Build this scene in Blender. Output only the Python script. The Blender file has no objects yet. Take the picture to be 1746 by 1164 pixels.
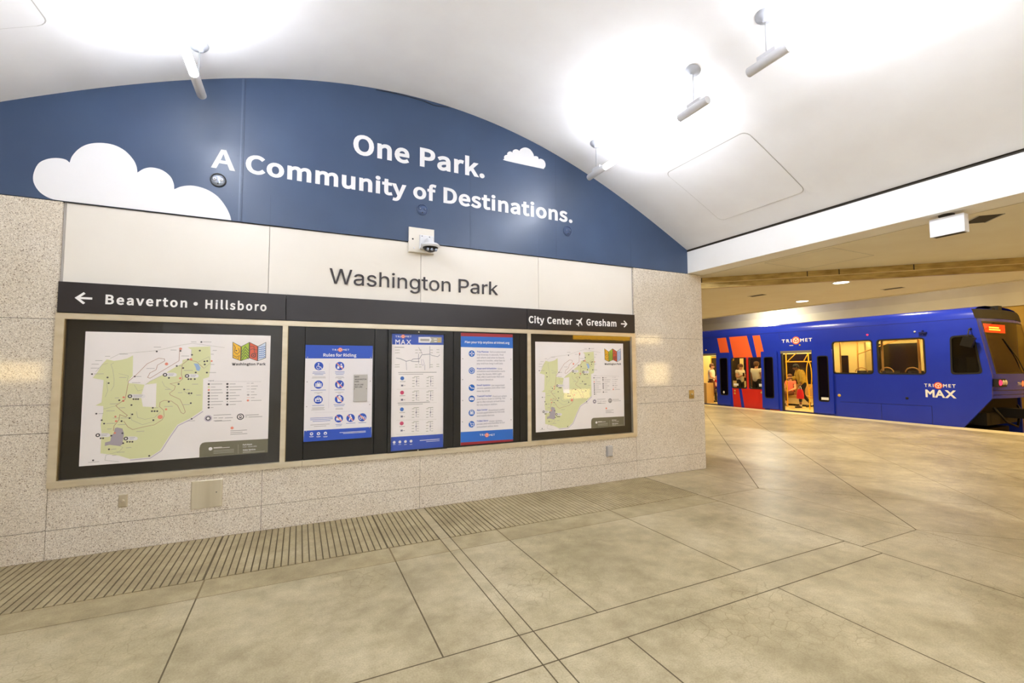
import bpy, bmesh, math, random
from mathutils import Vector, Matrix
random.seed(4)
SC = bpy.context.scene
COL = SC.collection
# ------------------------------------------------------------------ camera, world, exposure
EYE = Vector((0, 0, 1.55))
YAW, PITCH, ROLL = 0.442576544, 0.0561910085, -0.00391078936
cam = bpy.data.cameras.new('camera')
cam.sensor_width = 36.0
cam.lens = 763.439 / 1746 * 36.0
cam.clip_start = 0.05
cam.clip_end = 200
co = bpy.data.objects.new('camera', cam)
COL.objects.link(co)
fw = Vector((math.sin(YAW) * math.cos(PITCH), math.cos(YAW) * math.cos(PITCH), math.sin(PITCH)))
rt = Vector((math.cos(YAW), -math.sin(YAW), 0))
up = rt.cross(fw)
r2 = rt * math.cos(ROLL) + up * math.sin(ROLL)
u2 = -rt * math.sin(ROLL) + up * math.cos(ROLL)
mw = Matrix((r2, u2, -fw)).transposed().to_4x4()
mw.translation = EYE
co.matrix_world = mw
SC.camera = co
world = bpy.data.worlds.new('world')
SC.world = world
world.use_nodes = True
world.node_tree.nodes['Background'].inputs[0].default_value = (1.0, 0.97, 0.94, 1)
world.node_tree.nodes['Background'].inputs[1].default_value = 0.05
SC.view_settings.view_transform = 'Standard'
SC.view_settings.look = 'None'
SC.view_settings.exposure = 0.49
SC.view_settings.gamma = 1.0
SC.view_settings.use_curve_mapping = False
TUBE_LIGHT = 62.0        # emission of the hall's fluorescent tubes
DOWN_LIGHT = 24.0        # watts of each platform downlight
TRAIN_LIGHT = 16.0       # emission of the light strips in the train
TUNNEL_LIGHT = 75.0      # watts of each tunnel lamp

# ------------------------------------------------------------------ materials
def lin(c):
    out = []
    for v in c[:3]:
        v /= 255.0
        out.append(v / 12.92 if v <= 0.04045 else ((v + 0.055) / 1.055) ** 2.4)
    return (*out, 1.0)

def mat(name, rgb, rough=0.5, metal=0.0, emit=0.0, coat=0.0, spec=0.5, alpha=None):
    m = bpy.data.materials.new(name)
    m.use_nodes = True
    b = m.node_tree.nodes['Principled BSDF']
    b.inputs['Base Color'].default_value = lin(rgb)
    b.inputs['Roughness'].default_value = rough
    b.inputs['Metallic'].default_value = metal
    b.inputs['Specular IOR Level'].default_value = spec
    b.inputs['Coat Weight'].default_value = coat
    b.inputs['Coat Roughness'].default_value = 0.05
    if emit:
        b.inputs['Emission Color'].default_value = lin(rgb)
        b.inputs['Emission Strength'].default_value = emit
    m.diffuse_color = lin(rgb)
    return m

def nodes(m):
    nt = m.node_tree
    def N(t, **k):
        n = nt.nodes.new(t)
        for a, v in k.items():
            if a.startswith('_'):
                n.inputs[int(a[1:]) if a[1:].isdigit() else a[1:].replace('_', ' ')].default_value = v
            else:
                setattr(n, a, v)
        return n
    return nt, N, nt.links.new, nt.nodes['Principled BSDF']

def ramp(N, stops):
    r = N('ShaderNodeValToRGB')
    e = r.color_ramp.elements
    while len(e) < len(stops):
        e.new(0.5)
    for k, (p, c) in enumerate(stops):
        e[k].position = p
        e[k].color = lin(c) if len(c) == 3 else c
    return r

def noisy(name, rgb, rgb2, scale, rough=0.5, bump=0.0, metal=0.0, stretch=(1, 1, 1), **k):
    """paint, metal or fabric whose colour drifts a little with a noise, with an optional fine bump"""
    m = mat(name, rgb, rough, metal, **k)
    nt, N, L, B = nodes(m)
    tc = N('ShaderNodeTexCoord')
    mp = N('ShaderNodeMapping')
    mp.inputs['Scale'].default_value = stretch
    L(tc.outputs['Object'], mp.inputs['Vector'])
    nz = N('ShaderNodeTexNoise', _Scale=scale, _Detail=4.0)
    L(mp.outputs[0], nz.inputs['Vector'])
    r = ramp(N, [(0.3, rgb), (0.72, rgb2)])
    L(nz.outputs[0], r.inputs[0])
    L(r.outputs[0], B.inputs['Base Color'])
    if bump:
        bp = N('ShaderNodeBump', _Strength=bump, _Distance=0.01)
        L(nz.outputs[0], bp.inputs['Height'])
        L(bp.outputs[0], B.inputs['Normal'])
    return m

def granite_mat():
    m = mat('granite', (200, 190, 176), 0.07)
    nt, N, L, B = nodes(m)
    tc = N('ShaderNodeTexCoord')
    v1 = N('ShaderNodeTexVoronoi', _Scale=210.0)
    v2 = N('ShaderNodeTexVoronoi', _Scale=135.0)
    nz = N('ShaderNodeTexNoise', _Scale=2.2, _Detail=3.0)
    for n in (v1, v2, nz):
        L(tc.outputs['Object'], n.inputs['Vector'])
    sp = N('ShaderNodeSeparateColor')
    L(v1.outputs['Color'], sp.inputs[0])
    r1 = ramp(N, [(0.0, (182, 171, 155)), (0.2, (208, 197, 181)), (0.45, (226, 216, 198)), (0.75, (235, 226, 210)), (1.0, (250, 245, 234))])
    L(sp.outputs[0], r1.inputs[0])
    s2 = N('ShaderNodeSeparateColor')
    L(v2.outputs['Color'], s2.inputs[0])
    r2_ = ramp(N, [(0.0, (150, 138, 128)), (0.05, (182, 171, 158)), (0.10, (255, 255, 255)), (1.0, (255, 255, 255))])
    L(s2.outputs[1], r2_.inputs[0])
    mx = N('ShaderNodeMixRGB', blend_type='MULTIPLY', _0=0.85)
    L(r1.outputs[0], mx.inputs[1])
    L(r2_.outputs[0], mx.inputs[2])
    r3 = ramp(N, [(0.3, (244, 241, 236)), (0.7, (255, 255, 255))])
    L(nz.outputs[0], r3.inputs[0])
    m2 = N('ShaderNodeMixRGB', blend_type='MULTIPLY', _0=0.8)
    L(mx.outputs[0], m2.inputs[1])
    L(r3.outputs[0], m2.inputs[2])
    L(m2.outputs[0], B.inputs['Base Color'])
    return m

def concrete_mat(name, a, b, c, rough, cracks=True):
    m = mat(name, b, rough)
    nt, N, L, B = nodes(m)
    tc = N('ShaderNodeTexCoord')
    n1 = N('ShaderNodeTexNoise', _Scale=1.1, _Detail=7.0, _Roughness=0.62)
    n2 = N('ShaderNodeTexNoise', _Scale=7.0, _Detail=6.0, _Roughness=0.65)
    n3 = N('ShaderNodeTexNoise', _Scale=110.0, _Detail=2.0)
    for n in (n1, n2, n3):
        L(tc.outputs['Object'], n.inputs['Vector'])
    r1 = ramp(N, [(0.3, a), (0.5, b), (0.68, c)])
    L(n1.outputs[0], r1.inputs[0])
    r2_ = ramp(N, [(0.3, (205, 200, 190)), (0.65, (255, 255, 255))])
    L(n2.outputs[0], r2_.inputs[0])
    r3 = ramp(N, [(0.3, (222, 218, 210)), (0.62, (255, 255, 255))])
    L(n3.outputs[0], r3.inputs[0])
    mx = N('ShaderNodeMixRGB', blend_type='MULTIPLY', _0=0.75)
    L(r1.outputs[0], mx.inputs[1]); L(r2_.outputs[0], mx.inputs[2])
    m2 = N('ShaderNodeMixRGB', blend_type='MULTIPLY', _0=0.7)
    L(mx.outputs[0], m2.inputs[1]); L(r3.outputs[0], m2.inputs[2])
    out = m2
    if cracks:
        wv = N('ShaderNodeTexNoise', _Scale=6.0, _Detail=3.0)
        L(tc.outputs['Object'], wv.inputs['Vector'])
        mxv = N('ShaderNodeMixRGB', _0=0.06)
        L(tc.outputs['Object'], mxv.inputs[1]); L(wv.outputs[1], mxv.inputs[2])
        vo = N('ShaderNodeTexVoronoi', feature='DISTANCE_TO_EDGE', _Scale=13.0)
        L(mxv.outputs[0], vo.inputs['Vector'])
        rc = ramp(N, [(0.0, (176, 162, 122)), (0.035, (255, 255, 255))])
        L(vo.outputs['Distance'], rc.inputs[0])
        nm = N('ShaderNodeTexNoise', _Scale=0.8, _Detail=3.0)
        L(tc.outputs['Object'], nm.inputs['Vector'])
        rm = ramp(N, [(0.47, (0, 0, 0)), (0.6, (190, 190, 190))])
        L(nm.outputs[0], rm.inputs[0])
        mc = N('ShaderNodeMixRGB', blend_type='MULTIPLY')
        L(rm.outputs[0], mc.inputs[0]); L(m2.outputs[0], mc.inputs[1]); L(rc.outputs[0], mc.inputs[2])
        out = mc
    L(out.outputs[0], B.inputs['Base Color'])
    rr = N('ShaderNodeMapRange', _3=rough - 0.07, _4=rough + 0.12)
    L(n2.outputs[0], rr.inputs[0])
    L(rr.outputs[0], B.inputs['Roughness'])
    bp = N('ShaderNodeBump', _Strength=0.06, _Distance=0.01)
    L(n2.outputs[0], bp.inputs['Height'])
    L(bp.outputs[0], B.inputs['Normal'])
    return m

def glass_mat(name, tint, refl=1.0):
    m = bpy.data.materials.new(name)
    m.use_nodes = True
    nt = m.node_tree
    nt.nodes.clear()
    o = nt.nodes.new('ShaderNodeOutputMaterial')
    t = nt.nodes.new('ShaderNodeBsdfTransparent')
    t.inputs[0].default_value = tint
    g = nt.nodes.new('ShaderNodeBsdfGlossy')
    g.inputs['Roughness'].default_value = 0.03
    f = nt.nodes.new('ShaderNodeLayerWeight')
    f.inputs[0].default_value = 0.5
    q = nt.nodes.new('ShaderNodeMath')
    q.operation = 'POWER'
    q.inputs[1].default_value = 5.0
    k = nt.nodes.new('ShaderNodeMath')
    k.operation = 'MULTIPLY_ADD'
    k.inputs[1].default_value = 0.9 * refl
    k.inputs[2].default_value = 0.045 * refl
    nt.links.new(f.outputs['Facing'], q.inputs[0])
    x = nt.nodes.new('ShaderNodeMixShader')
    nt.links.new(q.outputs[0], k.inputs[0])
    nt.links.new(k.outputs[0], x.inputs[0])
    nt.links.new(t.outputs[0], x.inputs[1])
    nt.links.new(g.outputs[0], x.inputs[2])
    nt.links.new(x.outputs[0], o.inputs[0])
    return m

def tube_mat(name, rgb, strength):
    m = bpy.data.materials.new(name)
    m.use_nodes = True
    nt = m.node_tree
    nt.nodes.clear()
    o = nt.nodes.new('ShaderNodeOutputMaterial')
    e = nt.nodes.new('ShaderNodeEmission')
    e.inputs[0].default_value = lin(rgb)
    e.inputs[1].default_value = strength
    nt.links.new(e.outputs[0], o.inputs[0])
    return m

M = {
    'vault': noisy('vault_plaster', (246, 245, 245), (242, 240, 240), 3.0, 0.55),
    'groove': mat('groove', (190, 186, 180), 0.7),
    'dark_gap': mat('dark_gap', (58, 52, 44), 0.8),
    'beam': noisy('beam_paint', (246, 244, 240), (242, 239, 234), 2.0, 0.5),
    'soffit': noisy('soffit_paint', (236, 229, 210), (231, 222, 201), 2.5, 0.6),
    'blue_wall': noisy('blue_wall_paint', (61, 80, 110), (55, 73, 102), 1.6, 0.34, 0.03),
    'seam_highlight': mat('batten_highlight', (76, 94, 122), 0.3),  # lighter blue: the seam's highlight is put into the batten colour
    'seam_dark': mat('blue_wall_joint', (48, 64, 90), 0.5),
    'white_vinyl': mat('white_vinyl', (240, 240, 242), 0.4),
    'granite': granite_mat(),
    'backing': mat('wall_backing', (70, 62, 52), 0.9),
    'white_panel': noisy('white_panel_enamel', (238, 233, 223), (234, 228, 217), 1.2, 0.3),
    'reveal': mat('panel_reveal', (186, 182, 178), 0.5),
    'sign': noisy('sign_black', (38, 34, 35), (33, 29, 31), 4.0, 0.35),
    'letter_black': mat('letter_black', (46, 40, 44), 0.45),
    'letter_white': mat('letter_white', (244, 243, 240), 0.45),
    'bronze': noisy('bronze_frame', (226, 216, 194), (212, 200, 174), 14.0, 0.34, 0.0, 0.55, (0.3, 1, 1)),
    'bronze_dark': mat('bronze_frame_inner', (140, 118, 78), 0.4, 0.6),
    'case_black': noisy('case_black', (20, 19, 17), (16, 15, 14), 5.0, 0.3),
    'glass': glass_mat('display_glass', (1, 1, 1, 1), 1.0),
    'steel': noisy('brushed_steel', (228, 220, 200), (206, 196, 172), 9.0, 0.34, 0.0, 0.7, (1, 1, 0.05)),
    'grey_plastic': mat('grey_plastic', (186, 182, 176), 0.5),
    'lamp_grey': mat('lamp_grey', (222, 223, 228), 0.4),
    'canopy_grey': mat('canopy_grey', (176, 178, 184), 0.4),
    'lamp_white': mat('lamp_white', (232, 233, 236), 0.4),
    'tube': tube_mat('fluorescent_tube', (238, 243, 255), TUBE_LIGHT),
    'wire': mat('wire', (170, 170, 172), 0.4, 0.8),
    'black': mat('black_plastic', (20, 19, 19), 0.35),
    'emerg_glass': mat('lens_glass', (150, 158, 172), 0.15, 0.3),
    'emerg_blue': mat('painted_ring', (70, 88, 122), 0.35),
    'floor': concrete_mat('hall_concrete', (158, 146, 112), (187, 174, 139), (207, 195, 162), 0.34),
    'ridge': concrete_mat('ridge_concrete', (152, 138, 104), (178, 164, 127), (196, 183, 148), 0.5, False),
    'joint': mat('floor_joint', (92, 80, 54), 0.8),
    'joint_soft': mat('floor_joint_worn', (120, 104, 70), 0.7),
    'edge_strip': noisy('platform_edge', (222, 208, 168), (208, 192, 150), 6.0, 0.5),
    'gold': noisy('gate_track_metal', (204, 178, 112), (150, 124, 66), 5.0, 0.32, 0.0, 0.6, (1, 1, 4)),
    'gold_lip': mat('gate_track_lip', (226, 206, 150), 0.3, 0.5),
    'tunnel': noisy('tunnel_plaster', (214, 204, 172), (204, 192, 158), 1.2, 0.7),
    'tunnel_low': noisy('tunnel_lower_wall', (206, 168, 70), (190, 150, 56), 1.5, 0.7),
    'ballast': noisy('track_bed', (120, 74, 40), (84, 52, 30), 14.0, 0.9, 0.4),
    'rail_steel': mat('rail_steel', (150, 140, 130), 0.35, 0.9),
    'paper': noisy('poster_paper', (252, 247, 245), (247, 241, 238), 3.0, 0.6),
    'paper_white': mat('poster_white', (238, 234, 236), 0.5),
}
ART = {'ink': (70, 68, 70), 'grey': (176, 170, 168), 'green': (226, 228, 176), 'paper': (250, 245, 242), 'lake': (158, 188, 226),
       'lot': (176, 168, 178), 'road': (176, 128, 104), 'path': (176, 174, 160), 'lav': (206, 196, 208), 'coral': (238, 146, 124),
       'white': (240, 238, 238), 'olive': (112, 108, 86), 'yellow': (240, 186, 44), 'lime': (168, 196, 56), 'brick': (214, 92, 62),
       'pale': (214, 226, 240), 'blue2': (40, 104, 190), 'blue': (38, 78, 180), 'slate': (112, 110, 128), 'orange': (244, 128, 84),
       'lavblue': (104, 122, 190), 'rose': (206, 62, 106), 'maroon': (150, 38, 46)}
for k_, c_ in ART.items():
    M['art_' + k_] = mat('print_' + k_, c_, 0.5)
# ------------------------------------------------------------------ glyph outlines (advance, loops in em/1000) and printed artwork (metres on each sheet)
INTER={"W":[686,[[155,0,16,509,82,509,163,196,175,145,187,94,197,40,189,40,200,94,211,145,224,196,306,509,380,509,462,196,474,145,486,94,497,40,488,40,499,94,510,145,523,196,603,509,670,509,530,0,455,0,368,323,351,391,336,475,350,475,335,395,318,323,230,0]]],"a":[389,[[160,-9,146,-8,132,-6,119,-4,106,0,94,5,83,11,73,18,63,26,55,35,48,45,41,55,37,67,33,80,31,93,30,108,31,120,32,132,35,143,39,152,43,161,49,169,55,176,62,182,69,188,78,193,86,198,95,202,105,205,115,208,125,211,178,220,234,227,265,235,276,255,276,257,275,266,274,274,272,282,270,290,267,297,263,303,258,309,253,314,247,318,240,322,232,325,224,328,215,329,206,330,196,331,185,330,175,329,166,328,157,325,149,322,118,301,100,274,41,291,47,304,53,317,61,328,69,337,79,346,88,354,99,360,110,366,121,371,133,375,145,379,157,381,169,383,182,384,194,384,239,379,249,377,258,374,268,370,277,366,286,360,294,354,302,347,310,339,316,330,322,320,327,309,331,297,334,283,336,268,337,251,337,0,277,0,277,52,272,52,252,25,246,19,239,14,232,9,224,5,215,1,206,-2,195,-5,184,-7,172,-8],[170,45,184,46,196,48,207,50,218,54,228,59,237,64,245,71,252,78,258,85,263,93,268,102,271,111,274,119,275,129,276,138,276,190,259,182,231,176,200,171,175,168,134,159,127,156,120,152,114,148,108,144,103,139,99,134,96,128,94,121,92,113,92,105,92,97,93,90,95,84,98,78,102,72,106,67,111,63,117,59,123,55,130,52,137,50,145,48,153,47,161,46]]],"s":[365,[[182,-8,167,-8,152,-6,138,-4,125,-1,112,3,100,9,89,15,79,21,70,29,62,38,54,47,48,58,43,69,39,81,36,94,94,107,98,95,102,84,108,75,116,67,124,60,134,55,144,51,156,48,168,46,181,45,196,46,210,48,223,51,234,56,244,62,253,69,260,77,264,85,267,94,268,103,267,110,266,118,263,124,259,130,254,136,248,141,241,145,232,149,223,152,212,155,149,170,130,175,112,182,97,190,83,198,72,208,63,219,56,231,51,244,48,258,47,274,48,287,50,299,53,310,58,321,65,332,73,341,82,350,92,357,103,364,115,370,128,375,142,379,156,382,171,384,187,384,202,384,216,383,230,380,242,377,254,372,265,367,274,361,283,355,292,347,299,339,305,330,311,321,316,311,320,301,324,290,268,277,265,286,261,294,256,301,250,309,243,316,234,322,225,326,214,330,201,332,187,333,174,332,162,330,151,327,140,322,131,317,123,310,117,303,112,295,109,286,109,277,109,269,111,262,114,255,118,249,124,243,131,238,139,234,149,230,159,226,172,223,229,209,249,204,267,197,282,190,295,181,306,171,315,161,322,149,327,136,330,122,331,107,330,93,328,81,324,69,319,58,312,47,304,37,295,28,284,20,273,13,260,6,246,1,231,-3,216,-6,199,-8]]],"h":[410,[[114,227,114,0,53,0,53,509,114,509,114,287,102,287,110,307,119,324,129,339,140,352,152,362,165,370,180,376,195,381,211,384,227,384,242,384,257,382,270,379,283,374,295,369,306,362,316,353,326,344,334,333,341,321,347,307,351,293,354,276,356,259,357,240,357,0,296,0,296,235,295,252,292,268,288,281,281,294,273,304,263,313,252,320,239,325,225,328,210,329,199,329,189,327,179,325,170,322,161,317,152,312,145,306,138,299,132,291,126,283,122,273,118,263,116,252,114,240]]],"i":[166,[[53,0,53,379,114,379,114,0],[84,443,77,443,71,445,65,447,59,450,54,455,49,460,46,465,43,471,42,477,41,483,42,490,43,496,46,502,49,507,54,512,59,516,65,519,71,522,77,523,84,524,91,523,97,522,103,519,109,516,114,512,118,507,122,502,124,496,126,490,126,483,126,477,124,471,122,465,118,460,114,455,109,450,103,447,97,445,91,443]]],"n":[410,[[114,227,114,0,53,0,53,379,112,379,112,287,102,287,110,307,119,324,129,339,140,352,152,362,165,370,180,376,195,381,211,384,227,384,242,384,257,382,270,379,283,374,295,369,306,362,316,353,325,344,333,333,341,321,347,307,351,293,354,276,356,259,357,240,357,0,296,0,296,235,295,252,292,268,288,281,281,294,273,304,263,313,252,320,239,325,225,328,210,329,199,329,189,327,179,325,170,322,161,317,152,312,145,306,138,299,132,291,126,283,122,273,118,263,116,252,114,240]]],"t":[227,[[204,379,204,327,6,327,6,379],[65,471,126,471,126,98,126,88,128,80,130,73,132,66,136,61,141,57,146,54,153,52,161,50,170,50,185,51,202,54,213,2,192,-3,168,-4,150,-3,133,0,117,5,104,12,92,21,82,32,75,45,69,59,66,75,65,93]]],"o":[415,[[207,-8,187,-7,168,-4,150,1,133,8,117,16,102,27,88,39,76,53,65,68,56,85,48,103,42,123,38,143,35,165,34,187,35,211,38,233,42,253,48,273,56,291,65,308,76,323,88,337,102,349,117,360,133,369,150,376,168,380,187,383,207,384,228,383,247,380,265,376,282,369,299,360,314,349,327,337,339,323,350,308,359,291,367,273,373,253,378,233,380,211,381,187,380,165,378,143,373,123,367,103,359,85,350,68,339,53,327,39,314,27,299,16,282,8,265,1,247,-4,228,-7],[207,46,222,47,236,50,248,53,260,59,270,66,280,74,288,83,295,94,302,105,307,117,311,131,315,144,317,158,319,173,319,187,319,202,317,217,315,231,311,245,307,258,302,271,295,282,288,292,280,302,270,310,260,317,248,323,236,327,222,329,207,330,193,329,179,327,167,323,155,317,145,310,136,302,127,292,120,282,114,271,108,258,104,245,101,231,98,217,97,203,96,187,97,173,98,158,101,144,104,131,108,117,114,105,120,94,127,83,136,74,145,66,155,59,167,53,179,50,193,47]]],"P":[444,[[60,0,60,509,235,509,258,508,279,505,298,501,316,495,332,487,347,478,360,468,371,456,381,444,390,430,397,415,402,399,406,383,408,365,409,348,408,330,406,313,402,296,397,280,390,265,381,251,371,239,360,227,347,216,332,207,316,199,298,193,279,189,258,187,235,186,125,186,125,0],[125,242,233,242,248,243,262,245,275,247,287,251,297,256,306,262,315,269,322,276,328,284,333,294,337,303,340,314,343,325,344,336,344,348,344,359,343,371,340,382,337,392,333,402,328,411,322,419,315,426,306,433,297,439,286,443,275,447,262,450,248,451,232,452,125,452]]],"r":[259,[[53,0,53,379,112,379,112,321,115,321,120,332,126,342,134,351,142,360,152,367,163,374,175,378,187,382,200,384,213,385,229,384,243,384,243,322,230,324,207,326,196,325,186,324,177,322,168,319,159,315,151,310,144,304,137,298,131,291,126,284,121,275,118,267,116,257,114,247,114,237,114,0]]],"k":[380,[[110,137,110,212,121,212,284,379,360,379,184,199,177,199],[53,0,53,509,114,509,114,0],[294,0,148,186,191,229,372,0]]],"g":[425,[[207,-151,191,-150,175,-149,160,-147,147,-144,134,-140,122,-135,111,-130,100,-124,91,-117,82,-110,74,-103,67,-95,61,-86,55,-78,51,-69,101,-41,122,-66,127,-71,133,-76,139,-80,146,-84,154,-88,163,-92,173,-94,183,-96,195,-97,207,-97,225,-96,241,-94,256,-89,270,-83,282,-75,293,-65,301,-53,307,-40,310,-24,311,-6,311,68,306,68,287,41,281,36,275,30,268,25,261,20,252,16,243,12,233,9,221,7,209,5,195,5,177,6,160,8,143,13,128,19,113,27,99,36,86,47,74,60,64,74,55,90,48,108,42,126,38,147,35,168,34,191,35,214,37,236,42,256,47,275,55,293,64,310,74,325,86,338,98,350,112,361,127,369,143,376,160,381,178,383,196,384,210,384,222,383,234,380,244,377,253,373,262,368,270,363,277,358,283,352,288,346,308,319,313,319,313,379,372,379,372,-9,372,-28,369,-46,364,-62,358,-77,350,-90,341,-102,330,-112,318,-121,305,-129,291,-136,275,-141,259,-145,242,-148,225,-150],[205,59,218,60,231,62,243,65,254,69,264,75,273,82,281,90,288,99,294,110,300,121,304,133,308,147,310,161,312,176,312,193,312,208,310,223,308,238,305,251,300,264,295,276,288,286,281,296,273,305,264,312,254,319,243,323,231,327,218,329,205,330,191,329,178,327,166,323,155,318,145,312,136,304,128,295,120,285,114,274,109,262,104,250,101,236,98,222,97,208,96,193,97,177,98,162,101,148,104,135,109,123,114,111,121,101,128,91,136,83,145,76,156,70,167,65,178,62,191,60]]]," ":[187,[]]}
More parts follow.
